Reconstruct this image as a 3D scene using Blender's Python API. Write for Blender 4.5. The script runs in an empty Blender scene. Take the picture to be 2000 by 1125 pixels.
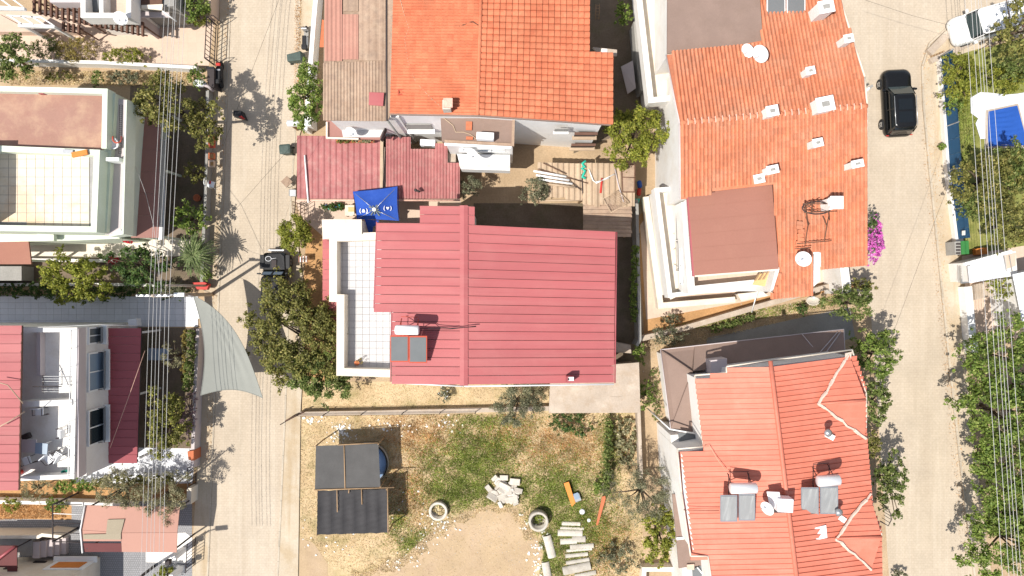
import bpy, math, random
import numpy as np
from mathutils import Vector, Matrix
random.seed(7)
rng = np.random.default_rng(7)
S = bpy.context.scene
COL = S.collection
H, F = 47.0, 1340.0            # drone height (m) and focal length (px of the 2000 px wide photo)
# ------------------------------------------------------------------ camera, sky, sun, exposure
cam = bpy.data.objects.new('camera', bpy.data.cameras.new('camera')); COL.objects.link(cam)
cam.location = (0, 0, H); cam.rotation_euler = (0, 0, 0)
cam.data.sensor_width = 36; cam.data.lens = 36 * F / 2000; cam.data.clip_end = 2000
S.camera = cam
W = bpy.data.worlds.new('World'); S.world = W; W.use_nodes = True
ELEV, AZ = math.radians(60), math.radians(33)      # shadows fall towards AZ
nt = W.node_tree; nt.nodes.clear()
sky = nt.nodes.new('ShaderNodeTexSky'); sky.sky_type = 'NISHITA'; sky.sun_disc = False
sky.sun_elevation = ELEV; sky.sun_rotation = math.atan2(-math.cos(AZ), -math.sin(AZ)) % (2 * math.pi)
bg = nt.nodes.new('ShaderNodeBackground'); bg.inputs[1].default_value = 0.108
wo = nt.nodes.new('ShaderNodeOutputWorld')
hs = nt.nodes.new('ShaderNodeHueSaturation'); hs.inputs['Saturation'].default_value = .6; nt.links.new(sky.outputs[0], hs.inputs['Color']); nt.links.new(hs.outputs[0], bg.inputs[0]); nt.links.new(bg.outputs[0], wo.inputs[0])
sd = bpy.data.lights.new('sun', 'SUN'); sd.energy = 4.2; sd.angle = math.radians(0.5); sd.color = (1, .95, .87)
sun = bpy.data.objects.new('sun', sd); COL.objects.link(sun)
sun.rotation_euler = Vector((math.cos(AZ) * math.cos(ELEV), math.sin(AZ) * math.cos(ELEV), -math.sin(ELEV))).to_track_quat('-Z', 'Y').to_euler()
S.view_settings.view_transform = 'Standard'; S.view_settings.look = 'None'
S.view_settings.gamma = 1; S.view_settings.use_curve_mapping = False
S.view_settings.exposure = 0.5
try:
    S.cycles.max_bounces = 6; S.cycles.diffuse_bounces = 4; S.cycles.transparent_max_bounces = 6
except Exception: pass

# ------------------------------------------------------------------ helpers
def P(u, v, z=0.0):
    s = (H - z) / F
    return Vector(((u - 1000) * s, (562.5 - v) * s, z))
def PP(pts, z): return [P(u, v, z) for u, v in pts]
def PZ(pts): return [P(u, v, z) for u, v, z in pts]
def inpoly(x, y, poly):
    c = False; n = len(poly); j = n - 1
    for i in range(n):
        xi, yi = poly[i][0], poly[i][1]; xj, yj = poly[j][0], poly[j][1]
        if (yi > y) != (yj > y) and x < (xj - xi) * (y - yi) / (yj - yi) + xi: c = not c
        j = i
    return c
LOC = {}
def wloc(o): return LOC.get(o.name, Vector((0, 0, 0)))
def tag(o, label, cat, group=None):
    o['label'] = label; o['category'] = cat
    if group: o['group'] = group
    return o
def T(name, label, cat, u, v, z=0.0, group=None):
    o = bpy.data.objects.new(name, None); COL.objects.link(o); o.empty_display_size = .3
    o.location = P(u, v, z); LOC[o.name] = Vector(o.location)
    return tag(o, label, cat, group)
def T3(name, label, cat, loc, group=None):
    o = bpy.data.objects.new(name, None); COL.objects.link(o); o.empty_display_size = .3
    o.location = loc; LOC[o.name] = Vector(loc)
    return tag(o, label, cat, group)
class MB:
    def __init__(s): s.v = []; s.f = []; s.sm = []
    def add(s, vs, fs, smooth=False):
        b = len(s.v); s.v += [tuple(p) for p in vs]
        for f in fs: s.f.append([b + i for i in f]); s.sm.append(smooth)
        return s
    def poly(s, pts): return s.add(pts, [list(range(len(pts)))])
    def slab(s, pts, t):
        n = len(pts); lo = [(p[0], p[1], p[2] - t) for p in pts]
        fs = [list(range(n)), list(range(2 * n - 1, n - 1, -1))] + [[i, n + i, n + (i + 1) % n, (i + 1) % n] for i in range(n)]
        return s.add(list(pts) + lo, fs)
    def prism(s, pts, z0, z1):
        return s.slab([(p[0], p[1], z1) for p in pts], z1 - z0)
    def box(s, c, d, rot=0.0, tilt=None):
        hx, hy, hz = d[0] / 2, d[1] / 2, d[2] / 2
        m = Matrix.Rotation(rot, 3, 'Z')
        if tilt is not None: m = m @ tilt
        vs = [Vector(c) + m @ Vector((x, y, z)) for z in (-hz, hz) for x, y in ((-hx, -hy), (hx, -hy), (hx, hy), (-hx, hy))]
        return s.add(vs, [[3, 2, 1, 0], [4, 5, 6, 7], [0, 1, 5, 4], [1, 2, 6, 5], [2, 3, 7, 6], [3, 0, 4, 7]])
    def tube(s, path, r, n=6, smooth=True, r1=None):
        path = [Vector(p) for p in path]; m = len(path); rings = []
        for i, p in enumerate(path):
            d = (path[min(i + 1, m - 1)] - path[max(i - 1, 0)]).normalized()
            a = d.cross(Vector((0, 0, 1)));
            if a.length < 1e-3: a = Vector((1, 0, 0))
            a.normalize(); b = d.cross(a); rr = r if r1 is None else r + (r1 - r) * i / max(1, m - 1)
            rings += [p + a * (math.cos(k * 2 * math.pi / n) * rr) + b * (math.sin(k * 2 * math.pi / n) * rr) for k in range(n)]
        fs = [[i * n + k, i * n + (k + 1) % n, (i + 1) * n + (k + 1) % n, (i + 1) * n + k] for i in range(m - 1) for k in range(n)]
        fs += [list(range(n - 1, -1, -1)), [(m - 1) * n + k for k in range(n)]]
        return s.add(rings, fs, smooth)
    def lathe(s, c, prof, n=20, M=None, smooth=True):
        vs = []; c = Vector(c)
        for r, z in prof:
            for k in range(n):
                p = Vector((r * math.cos(k * 2 * math.pi / n), r * math.sin(k * 2 * math.pi / n), z))
                vs.append(c + (M @ p if M is not None else p))
        fs = [[i * n + k, i * n + (k + 1) % n, (i + 1) * n + (k + 1) % n, (i + 1) * n + k] for i in range(len(prof) - 1) for k in range(n)]
        fs += [list(range(n - 1, -1, -1)), [(len(prof) - 1) * n + k for k in range(n)]]
        return s.add(vs, fs, smooth)
    def loft(s, rings, smooth=True):
        n = len(rings[0]); vs = [p for r in rings for p in r]
        fs = [[i * n + k, i * n + (k + 1) % n, (i + 1) * n + (k + 1) % n, (i + 1) * n + k] for i in range(len(rings) - 1) for k in range(n)]
        fs += [list(range(n - 1, -1, -1)), [(len(rings) - 1) * n + k for k in range(n)]]
        return s.add(vs, fs, smooth)
    def ribbon(s, pts, w, z0, z1, closed=False):
        pts = [Vector((p[0], p[1])) for p in pts]; n = len(pts); L = []; R = []
        for i in range(n):
            a = pts[(i - 1) % n] if (closed or i > 0) else None
            b = pts[(i + 1) % n] if (closed or i < n - 1) else None
            d1 = (pts[i] - a).normalized() if a is not None else None
            d2 = (b - pts[i]).normalized() if b is not None else None
            if d1 is None: d1 = d2
            if d2 is None: d2 = d1
            n1 = Vector((-d1.y, d1.x)); n2 = Vector((-d2.y, d2.x)); m = (n1 + n2)
            m = m.normalized() if m.length > 1e-6 else n1
            k = (w / 2) / max(.35, m.dot(n1)); L.append(pts[i] + m * k); R.append(pts[i] - m * k)
        vs = []
        for i in range(n):
            vs += [(L[i].x, L[i].y, z0), (R[i].x, R[i].y, z0), (R[i].x, R[i].y, z1), (L[i].x, L[i].y, z1)]
        fs = []
        for i in range(n if closed else n - 1):
            a, b = 4 * i, 4 * ((i + 1) % n)
            for k in range(4): fs.append([a + k, a + (k + 1) % 4, b + (k + 1) % 4, b + k])
        if not closed: fs += [[0, 1, 2, 3], [4 * n - 1, 4 * n - 2, 4 * n - 3, 4 * n - 4]]
        return s.add(vs, fs)
    def build(s, name, mat, parent=None, kind=None, bevel=0.0, org=None):
        if parent is None:
            a = np.array(s.v); o0 = Vector(org) if org is not None else Vector(((a[:, 0].min() + a[:, 0].max()) / 2, (a[:, 1].min() + a[:, 1].max()) / 2, a[:, 2].min()))
        else: o0 = wloc(parent)
        me = bpy.data.meshes.new(name)
        me.from_pydata([(x - o0.x, y - o0.y, z - o0.z) for x, y, z in s.v], [], s.f)
        me.polygons.foreach_set('use_smooth', s.sm); me.materials.append(mat)
        import bmesh
        b = bmesh.new(); b.from_mesh(me); bmesh.ops.recalc_face_normals(b, faces=b.faces); b.to_mesh(me); b.free()
        return link(name, me, parent, kind, o0, bevel)
def link(name, me, parent=None, kind=None, o0=None, bevel=0.0):
    o = bpy.data.objects.new(name, me); COL.objects.link(o)
    if parent is not None: o.parent = parent
    elif o0 is not None: o.location = o0
    LOC[o.name] = Vector(o0) if o0 is not None else Vector((0, 0, 0))
    if kind: o['kind'] = kind
    if bevel:
        md = o.modifiers.new('bevel', 'BEVEL'); md.width = bevel; md.segments = 2; md.limit_method = 'ANGLE'
    return o
def piece(name, me, parent, loc, mat4=None):       # a child sharing mesh data, at a world location
    o = bpy.data.objects.new(name, me); COL.objects.link(o); o.parent = parent
    l = Vector(loc) - wloc(parent)
    if mat4 is not None: o.matrix_basis = Matrix.Translation(l) @ mat4
    else: o.location = l
    return o
def mesh_only(mb, name, mat):
    me = bpy.data.meshes.new(name); me.from_pydata([tuple(p) for p in mb.v], [], mb.f); me.polygons.foreach_set('use_smooth', mb.sm); me.materials.append(mat)
    return me
def cp(root, loc, rot=0.0, label=None, group=None, scale=None):
    def rec(o, par):
        c = o.copy(); COL.objects.link(c)
        if par is not None: c.parent = par
        for ch in list(o.children): rec(ch, c)
        return c
    r = rec(root, None); r.location = loc; r.rotation_euler = (0, 0, rot)
    if label: r['label'] = label
    if group: r['group'] = group
    if scale: r.scale = (scale,) * 3
    return r
# ------------------------------------------------------------------ materials
MATS = {}
def nd(t, k, **kw):
    n = t.nodes.new(k)
    for a, b in kw.items(): setattr(n, a, b)
    return n
def mat(name, col, rough=.85, var=.18, scale=1.2, fine=14.0, fvar=.12, bump=.15, spec=.25, metal=0.0, stain=None, sscale=.7, samt=.5, rand=0.0, coat=0.0, pattern=None, streak=None):
    m = bpy.data.materials.new(name); m.use_nodes = True; t = m.node_tree; L = t.links.new
    b = t.nodes['Principled BSDF']; b.inputs['Roughness'].default_value = rough; b.inputs['Metallic'].default_value = metal
    b.inputs['Specular IOR Level'].default_value = spec; b.inputs['Coat Weight'].default_value = coat
    g = nd(t, 'ShaderNodeNewGeometry'); pos = g.outputs['Position']
    def noise(sc, det=5.0, ro=.6):
        n = nd(t, 'ShaderNodeTexNoise'); n.inputs['Scale'].default_value = sc; n.inputs['Detail'].default_value = det; n.inputs['Roughness'].default_value = ro
        L(pos, n.inputs['Vector']); return n.outputs['Fac']
    def ramp(fac, lo, hi, a, bb):
        r = nd(t, 'ShaderNodeMapRange'); L(fac, r.inputs[0])
        r.inputs[1].default_value, r.inputs[2].default_value, r.inputs[3].default_value, r.inputs[4].default_value = lo, hi, a, bb
        return r.outputs[0]
    def mul(a, c):
        x = nd(t, 'ShaderNodeMath', operation='MULTIPLY'); L(a, x.inputs[0])
        if isinstance(c, float): x.inputs[1].default_value = c
        else: L(c, x.inputs[1])
        return x.outputs[0]
    val = mul(ramp(noise(scale), .25, .75, 1 - var, 1 + var), ramp(noise(fine, 6, .7), .25, .75, 1 - fvar, 1 + fvar))
    if rand:
        oi = nd(t, 'ShaderNodeObjectInfo'); ad = nd(t, 'ShaderNodeMath', operation='ADD'); L(oi.outputs['Random'], ad.inputs[0]); L(g.outputs['Random Per Island'], ad.inputs[1])
        fr = nd(t, 'ShaderNodeMath', operation='FRACT'); L(ad.outputs[0], fr.inputs[0])
        val = mul(val, ramp(fr.outputs[0], 0, 1, 1 - rand, 1 + rand))
    base = nd(t, 'ShaderNodeRGB'); base.outputs[0].default_value = (*col, 1); c = base.outputs[0]
    def mixc(f, a, bcol):
        x = nd(t, 'ShaderNodeMix', data_type='RGBA'); L(f, x.inputs[0]); L(a, x.inputs[6])
        if isinstance(bcol, tuple): x.inputs[7].default_value = (*bcol, 1)
        else: L(bcol, x.inputs[7])
        return x.outputs[2]
    if stain: 
        for k, st in enumerate(stain if isinstance(stain, list) else [stain]):
            c = mixc(ramp(noise(sscale * (1 + .7 * k) + k * .13, 7, .65), .48, .66, 0, samt), c, st)
    for sx, sy, sc_, amt in (streak or []):
        vm = nd(t, 'ShaderNodeVectorMath', operation='MULTIPLY'); L(pos, vm.inputs[0]); vm.inputs[1].default_value = (sx, sy, .3)
        n = nd(t, 'ShaderNodeTexNoise'); n.inputs['Scale'].default_value = 1; n.inputs['Detail'].default_value = 6; n.inputs['Roughness'].default_value = .6; L(vm.outputs[0], n.inputs['Vector'])
        c = mixc(ramp(n.outputs['Fac'], .5, .7, 0, amt), c, sc_)
    bfac = noise(fine * 2.2, 5, .65)
    if pattern:
        kind, pc, px, py, mort = pattern
        br = nd(t, 'ShaderNodeTexBrick'); L(pos, br.inputs['Vector']); br.inputs['Scale'].default_value = 1
        br.inputs['Brick Width'].default_value = px; br.inputs['Row Height'].default_value = py; br.inputs['Mortar Size'].default_value = mort
        br.inputs['Color1'].default_value = (.965, .965, .965, 1); br.inputs['Color2'].default_value = (1.02, 1.02, 1.02, 1); br.inputs['Mortar'].default_value = (*pc, 1)
        br.inputs['Mortar Smooth'].default_value = .3
        if kind == 'grid': br.offset = 0
        x = nd(t, 'ShaderNodeMix', data_type='RGBA', blend_type='MULTIPLY'); x.inputs[0].default_value = 1
        L(c, x.inputs[6]); L(br.outputs['Color'], x.inputs[7]); c = x.outputs[2]
    x = nd(t, 'ShaderNodeVectorMath', operation='SCALE'); L(c, x.inputs[0]); L(val, x.inputs['Scale'])
    L(x.outputs[0], b.inputs['Base Color'])
    if bump:
        bp = nd(t, 'ShaderNodeBump'); bp.inputs['Strength'].default_value = bump; bp.inputs['Distance'].default_value = .05
        L(bfac, bp.inputs['Height']); L(bp.outputs[0], b.inputs['Normal'])
    MATS[name] = m
    return m
def leafmat(name, c1, c2, c3=None, tr=.36):
    m = bpy.data.materials.new(name); m.use_nodes = True; t = m.node_tree; L = t.links.new; t.nodes.clear()
    g = nd(t, 'ShaderNodeNewGeometry'); r = nd(t, 'ShaderNodeValToRGB'); L(g.outputs['Random Per Island'], r.inputs[0])
    r.color_ramp.elements[0].color = (*c1, 1); r.color_ramp.elements[1].color = (*c2, 1); r.color_ramp.elements[1].position = .8
    if c3: e = r.color_ramp.elements.new(.95); e.color = (*c3, 1)
    n = nd(t, 'ShaderNodeTexNoise'); n.inputs['Scale'].default_value = 1.1; L(g.outputs['Position'], n.inputs['Vector'])
    mr = nd(t, 'ShaderNodeMapRange'); L(n.outputs['Fac'], mr.inputs[0]); mr.inputs[1].default_value = .3; mr.inputs[2].default_value = .7; mr.inputs[3].default_value = .7; mr.inputs[4].default_value = 1.35
    x = nd(t, 'ShaderNodeVectorMath', operation='SCALE'); L(r.outputs[0], x.inputs[0]); L(mr.outputs[0], x.inputs['Scale'])
    p = nd(t, 'ShaderNodeBsdfPrincipled'); p.inputs['Roughness'].default_value = .55; p.inputs['Specular IOR Level'].default_value = .25; L(x.outputs[0], p.inputs['Base Color'])
    tl = nd(t, 'ShaderNodeBsdfTranslucent'); L(x.outputs[0], tl.inputs[0]); mx = nd(t, 'ShaderNodeMixShader'); mx.inputs[0].default_value = tr
    L(p.outputs[0], mx.inputs[1]); L(tl.outputs[0], mx.inputs[2]); o = nd(t, 'ShaderNodeOutputMaterial'); L(mx.outputs[0], o.inputs[0])
    return m
def glass(name, col, rough=.08):
    m = bpy.data.materials.new(name); m.use_nodes = True; b = m.node_tree.nodes['Principled BSDF']
    b.inputs['Base Color'].default_value = (*col, 1); b.inputs['Roughness'].default_value = rough; b.inputs['Specular IOR Level'].default_value = .8
    return m
# ground
m_soil = mat('soil', (.40, .29, .185), .95, .16, .35, 9, .2, .5, .1, stain=[(.32, .24, .15), (.47, .36, .24)], sscale=.25)
m_soilr = mat('red_soil', (.42, .24, .11), .95, .2, .6, 9, .2, .5, .1)
m_dark = mat('dark_and_shade_soil', (.17, .13, .095), .95, .2, .6, 9, .2, .5, .1, stain=(.10, .10, .05))
m_lot = mat('lot_ground', (.53, .40, .245), .95, .15, .3, 7, .22, .5, .1, stain=[(.5, .38, .22), (.33, .22, .11), (.22, .20, .08)], sscale=.22, samt=.55)
m_bare = mat('bare_earth', (.44, .325, .205), .95, .12, .4, 11, .12, .4, .1, stain=[(.52, .39, .28), (.38, .27, .18)], sscale=.5, samt=.4)
m_paver = mat('road_pavers', (.48, .403, .312), .9, .07, .25, 6, .09, .25, .15, stain=[(.53, .46, .375), (.41, .345, .265)], sscale=.16, samt=.45, pattern=('brick', (.90, .885, .87), .24, .17, .014), streak=[(1.1, .06, (.40, .33, .25), .5), (2.6, .1, (.55, .48, .39), .5), (.35, .3, (.42, .355, .28), .5)])
m_walk = mat('pavement_concrete', (.48, .40, .30), .92, .07, .4, 8, .1, .3, .15, stain=[(.40, .30, .18), (.53, .47, .38)], sscale=.35, samt=.55, streak=[(1.5, .12, (.36, .26, .15), .6)])
m_kerb = mat('kerb_concrete', (.45, .39, .31), .9, .15, 1, 12, .12, .3, .15, rand=.08)
m_court = mat('courtyard_paving', (.56, .43, .34), .8, .05, .4, 6, .06, .1, .2, pattern=('grid', (.93, .92, .9), .6, .6, .012))
m_slab = mat('white_paving', (.64, .65, .68), .7, .06, .5, 9, .06, .1, .3, rand=.04)
m_cob = mat('grey_cobbles', (.30, .30, .31), .85, .12, .6, 9, .2, .4, .2, pattern=('brick', (.72, .72, .72), .15, .15, .03))
m_mort = mat('joint_grey', (.27, .26, .24), .95)
m_jlt = mat('joint_light', (.34, .33, .32), .95)
# walls
m_white = mat('white_render', (.74, .72, .69), .85, .05, .6, 12, .06, .12, .2, stain=[(.62, .56, .47), (.78, .76, .73)], sscale=.9, samt=.4)
m_cream = mat('cream_render', (.70, .63, .53), .85, .06, .6, 12, .07, .15, .2, stain=[(.55, .44, .32), (.74, .68, .6)], sscale=1, samt=.4)
m_mint = mat('mint_render', (.64, .69, .57), .85, .05, .6, 12, .06, .12, .2, stain=(.7, .76, .68), sscale=1.3, samt=.4)
m_lil = mat('lilac_render', (.52, .46, .46), .85, .05, .6, 12, .05, .12, .2)
m_conc = mat('concrete', (.41, .34, .275), .92, .12, .7, 10, .14, .3, .15, stain=[(.54, .46, .38), (.36, .27, .19)], sscale=.9, samt=.5)
m_grey = mat('grey_concrete', (.30, .29, .27), .92, .14, .8, 10, .14, .3, .15)
m_stone = mat('rubble_concrete', (.50, .46, .40), .92, .12, 1.5, 15, .14, .3, .15, stain=[(.40, .35, .28), (.58, .54, .48)], sscale=2, samt=.6, rand=.14)
m_tilew = mat('terrace_tile', (.50, .487, .485), .6, .05, .7, 10, .06, .05, .35, rand=.05)
m_tilec = mat('cream_tile', (.68, .61, .50), .6, .05, .7, 10, .05, .05, .35, stain=[(.55, .30, .12), (.60, .48, .30)], sscale=.33, samt=.5, rand=.04)
# roofs
m_red = mat('red_metal', (.385, .105, .108), .6, .04, .4, 10, .03, .03, .3, stain=[(.41, .14, .135), (.36, .095, .1)], sscale=.3, samt=.5, rand=.05, streak=[(.12, 1.5, (.42, .155, .148), .5), (.25, 5, (.33, .085, .09), .35)])
m_redd = mat('red_metal_dark_and_shaded', (.33, .075, .085), .45, .05, .5, 10, .04, .03, .4, rand=.03)
m_maroon = mat('shade_maroon_cloth', (.12, .035, .035), .7, .08)  # darkened red, the shade on the corner awning is put into this colour
m_corr = mat('red_corrugated', (.34, .122, .118), .6, .12, .8, 9, .12, .05, .3, stain=[(.38, .17, .155), (.30, .10, .098), (.40, .24, .21)], sscale=.8, samt=.4, rand=.1)
m_terB = mat('terracotta_bright', (.53, .17, .088), .8, .1, .5, 9, .14, .15, .2, stain=[(.58, .22, .12), (.47, .12, .06)], sscale=.8, samt=.55, rand=.11)
m_terC = mat('terracotta_weathered', (.52, .19, .105), .85, .1, .6, 8, .14, .15, .15, stain=[(.52, .26, .165), (.44, .2, .125), (.58, .2, .10)], sscale=.5, samt=.55, rand=.13)
m_terD = mat('orange_metal_tile', (.57, .175, .115), .6, .06, .5, 10, .06, .05, .3, stain=[(.62, .22, .155), (.53, .15, .095)], sscale=.5, samt=.5, rand=.05, streak=[(.3, 3, (.62, .25, .18), .4)])
m_brown = mat('brown_roofing', (.245, .175, .145), .9, .07, .5, 20, .1, .1, .1, stain=[(.28, .2, .165), (.21, .15, .12)], sscale=.5, samt=.4)
m_pbrown = mat('pink_brown_roofing', (.31, .145, .108), .8, .05, .4, 12, .06, .05, .2, stain=(.335, .165, .12), sscale=.5, samt=.4)
m_sbrown = mat('stained_brown_roof', (.33, .19, .15), .9, .1, .4, 12, .08, .05, .15, stain=[(.52, .36, .24), (.33, .18, .14)], sscale=.38, samt=.65)
m_rust = mat('rusty_sheet', (.36, .255, .185), .85, .12, .7, 10, .12, .08, .2, stain=[(.43, .33, .24), (.30, .2, .14), (.25, .18, .14)], sscale=.9, samt=.6, rand=.1)
m_rustp = mat('pink_patch_sheet', (.42, .215, .165), .85, .08, .6, 10, .08, .05, .2, stain=(.47, .28, .21), samt=.5, rand=.05)
m_straw = mat('pale_sheet', (.44, .33, .23), .8, .1, 1, 10, .1, .08, .2, stain=[(.36, .26, .18), (.50, .40, .30)], samt=.5, rand=.1)
m_carp = mat('canopy_pink', (.42, .235, .185), .8, .04, .4, 14, .04, .05, .15)
m_olive = mat('canopy_patch', (.30, .255, .185), .8, .05)
m_brcan = mat('brown_canopy', (.32, .165, .14), .75, .05, .5, 12, .05, .04, .2)
m_flash = mat('cement_flashing', (.62, .50, .42), .9, .15, 3, 15, .2, .4, .1)
m_flashr = mat('mortar_ridge', (.68, .42, .33), .9, .2, 4, 15, .2, .4, .1)
# things
m_net2 = mat('black_shade_net', (.055, .053, .055), .9, .15, 1.2, 25, .15, .1, .1)
m_net = mat('shade_net', (.095, .092, .09), .9, .12, 1.2, 25, .15, .1, .1)
m_sail = mat('sail_cloth', (.255, .26, .235), .8, .06, .8, 20, .06, .05, .15)
m_blue = mat('blue_cloth', (.026, .078, .36), .75, .08, 1.5, 20, .06, .1, .15, stain=(.045, .11, .42), sscale=1.2, samt=.5)
m_bluef = mat('blue_fence', (.045, .15, .30), .6, .08, .7, 10, .06, .03, .3)
m_tarp = mat('blue_tarp', (.02, .085, .36), .5, .1, 1.2, 12, .06, .2, .3)
m_black = mat('black_plastic', (.02, .02, .022), .5, .1)
m_blackp = mat('black_paint', (.006, .006, .006), .25, .05, 1, 10, .03, 0, .4, coat=.35)
m_rub = mat('rubber', (.025, .025, .025), .85)
m_steel = mat('grey_steel', (.45, .46, .47), .35, .1, 2, 10, .05, .02, .4, metal=.7)
m_alu = mat('aluminium', (.72, .72, .73), .4, .05, 2, 10, .04, .02, .4, metal=.3)
m_iron = mat('dark_iron', (.05, .04, .04), .7, .1)
m_rusti = mat('rusty_iron', (.14, .075, .05), .85, .2, 4)
m_wp = mat('white_paint', (.80, .80, .79), .45, .03, 1, 10, .03, .02, .35)
m_wplas = mat('white_plastic', (.76, .77, .79), .5, .04, 2, 10, .04, .02, .3)
m_wood = mat('wood', (.33, .22, .13), .85, .15, 3, 20, .2, .2, .15, rand=.12)
m_brwood = mat('dark_brown_wood', (.13, .07, .05), .75, .12, 2, 15, .12, .1, .2, rand=.08)
m_orange = mat('orange_board', (.62, .22, .05), .75, .08, 2, 12, .08, .08, .2)
m_green = mat('green_plastic', (.035, .17, .045), .5, .1, 2)
m_bin = mat('bin_green_grey', (.06, .085, .075), .55, .2, 3, 12, .1, .03, .3)
m_teal = mat('teal_hose', (.03, .42, .30), .5, .1)
m_redp = mat('red_plastic', (.5, .04, .03), .5, .1)
m_pot = mat('terracotta_pot', (.48, .15, .07), .8, .1, rand=.1)
m_yell = mat('yellow_plastic', (.7, .55, .05), .5)
m_cable = mat('cable_grey', (.52, .51, .50), .6, .05)
m_blk = mat('black_cable', (.03, .03, .03), .7, .05)
m_tan = mat('tan_mat', (.62, .42, .2), .85, .1, 1.5, 12, .1, .1, .1)
m_bark = mat('bark', (.12, .09, .065), .95, .2, 4, 20, .2, .4, .1)
m_coll = mat('collector_grey', (.15, .16, .165), .45, .1, .6, 30, .05, .01, .3)
m_cols = mat('collector_silver', (.26, .265, .265), .4, .08, .8, 30, .06, .01, .4, streak=[(6, .5, (.46, .47, .46), .5)])
m_redf = mat('red_frame', (.45, .085, .05), .5, .05)
m_win = glass('window_glass', (.03, .04, .045)); m_sky = glass('pale_glass', (.25, .32, .40), .15); m_cart = glass('dark_car_glass', (.006, .008, .009), .05)
m_water = glass('pool_water', (.30, .45, .70), .25)  # sky reflection is put into the pale blue of the water
# foliage
lf_br = leafmat('leaf_bright', (0.090, 0.150, 0.027), (0.226, 0.301, 0.060), (0.391, 0.437, 0.136))
lf_md = leafmat('leaf_mid', (0.075, 0.113, 0.027), (0.188, 0.234, 0.063), (0.331, 0.347, 0.128))
lf_dk = leafmat('leaf_dark', (0.033, 0.067, 0.018), (0.090, 0.150, 0.036), (0.165, 0.211, 0.060))
lf_ol = leafmat('leaf_olive', (0.136, 0.136, 0.067), (0.316, 0.293, 0.165), (0.512, 0.466, 0.301))
lf_gr = leafmat('leaf_greygreen', (0.090, 0.098, 0.055), (0.226, 0.226, 0.136), (0.406, 0.384, 0.255))
lf_ye = leafmat('leaf_yellowgreen', (0.136, 0.165, 0.024), (0.286, 0.301, 0.046), (0.406, 0.384, 0.075))
lf_dr = leafmat('leaf_dry', (.20, .15, .04), (.36, .29, .08), (.45, .39, .15))
lf_am = leafmat('leaf_amber', (0.098, 0.105, 0.027), (0.241, 0.234, 0.063), (0.406, 0.347, 0.121))
lf_pk = leafmat('petal_pink', (.55, .08, .42), (.68, .2, .56), (.74, .34, .64))
lf_rd = leafmat('petal_red', (.55, .02, .04), (.62, .05, .08))
gr_dry = leafmat('grass_dry', (.50, .39, .20), (.70, .57, .33), (.76, .67, .46), .15)
gr_org = leafmat('grass_rust', (.44, .23, .085), (.60, .36, .16), (.68, .48, .26), .15)
gr_grn = leafmat('grass_green', (.14, .19, .03), (.28, .34, .07), (.45, .46, .16), .2)
# ------------------------------------------------------------------ plants
def quads(name, c, nrm, ln, wd, m, parent, kind=None, o0=None, ang=None):
    n = len(c); r = rng.normal(size=(n, 3)) if ang is None else ang
    a = r - nrm * (r * nrm).sum(1)[:, None]; a /= np.linalg.norm(a, axis=1)[:, None] + 1e-9
    b = np.cross(nrm, a); ln = np.asarray(ln).reshape(-1, 1); wd = np.asarray(wd).reshape(-1, 1)
    org = np.array(wloc(parent) if parent is not None else (o0 or (0, 0, 0)))
    c = c - org
    v = np.stack([c - a * ln * .5, c + b * wd * .5 + nrm * wd * .18, c + a * ln * .5 - nrm * ln * .1, c - b * wd * .5 + nrm * wd * .18], 1).reshape(-1, 3)
    me = bpy.data.meshes.new(name); me.vertices.add(4 * n); me.vertices.foreach_set('co', v.ravel().astype(np.float32))
    me.loops.add(4 * n); me.loops.foreach_set('vertex_index', np.arange(4 * n, dtype=np.int32))
    me.polygons.add(n); me.polygons.foreach_set('loop_start', np.arange(0, 4 * n, 4, dtype=np.int32))
    me.update(); me.materials.append(m)
    return link(name, me, parent, kind, Vector(org) if parent is None else Vector(org))
def cloud(cx, cy, cz, rx, ry, rz, leaf, dens=1.0, clump=.30, rag=.25, fill=.25):
    clump *= .72; leaf *= 1.1; dens *= .82; nc = max(8, int(dens * 3.2 * rx * ry / (clump * min(rx, ry)) ** 2 * .95)); C_ = []; R_ = []
    ph = rng.uniform(0, 6.28, 4)
    for _ in range(nc):
        th = rng.uniform(0, 2 * np.pi); out = rng.uniform() < .12; rr = rng.uniform(.92, 1.12) if out else np.sqrt(rng.uniform(fill * .2, 1)) * .92
        k = 1 + rag * (np.sin(2 * th + ph[0]) * .35 + np.sin(3 * th + ph[1]) * .35 + np.sin(5 * th + ph[2]) * .3 + np.sin(9 * th + ph[3]) * .25)
        z = np.sqrt(max(0, 1 - rr * rr)) * rng.uniform(.25, 1.05) if rng.uniform() < .8 else rng.uniform(-.5, .3)
        C_.append((cx + math.cos(th) * rr * rx * k, cy + math.sin(th) * rr * ry * k, cz + z * rz)); R_.append(clump * min(rx, ry) * (rng.uniform(.35, .7) if out else rng.uniform(.6, 1.3)))
    C_ = np.array(C_); R_ = np.array(R_)
    per = np.maximum(10, (dens * 19 * (R_ / leaf) ** 2).astype(int)); idx = np.repeat(np.arange(nc), per); n = len(idx)
    d = rng.normal(size=(n, 3)); d /= np.linalg.norm(d, axis=1)[:, None]
    rad = R_[idx] * rng.uniform(.2, 1.12, n)
    p = C_[idx] + d * rad[:, None] * np.array([1, 1, .75]); p[:, 2] = np.maximum(p[:, 2], .04)
    nr = d * .7 + rng.normal(size=(n, 3)) * .5 + np.array([0, 0, .55]); nr /= np.linalg.norm(nr, axis=1)[:, None]
    return p, nr, C_
NLEAF = 0
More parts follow.
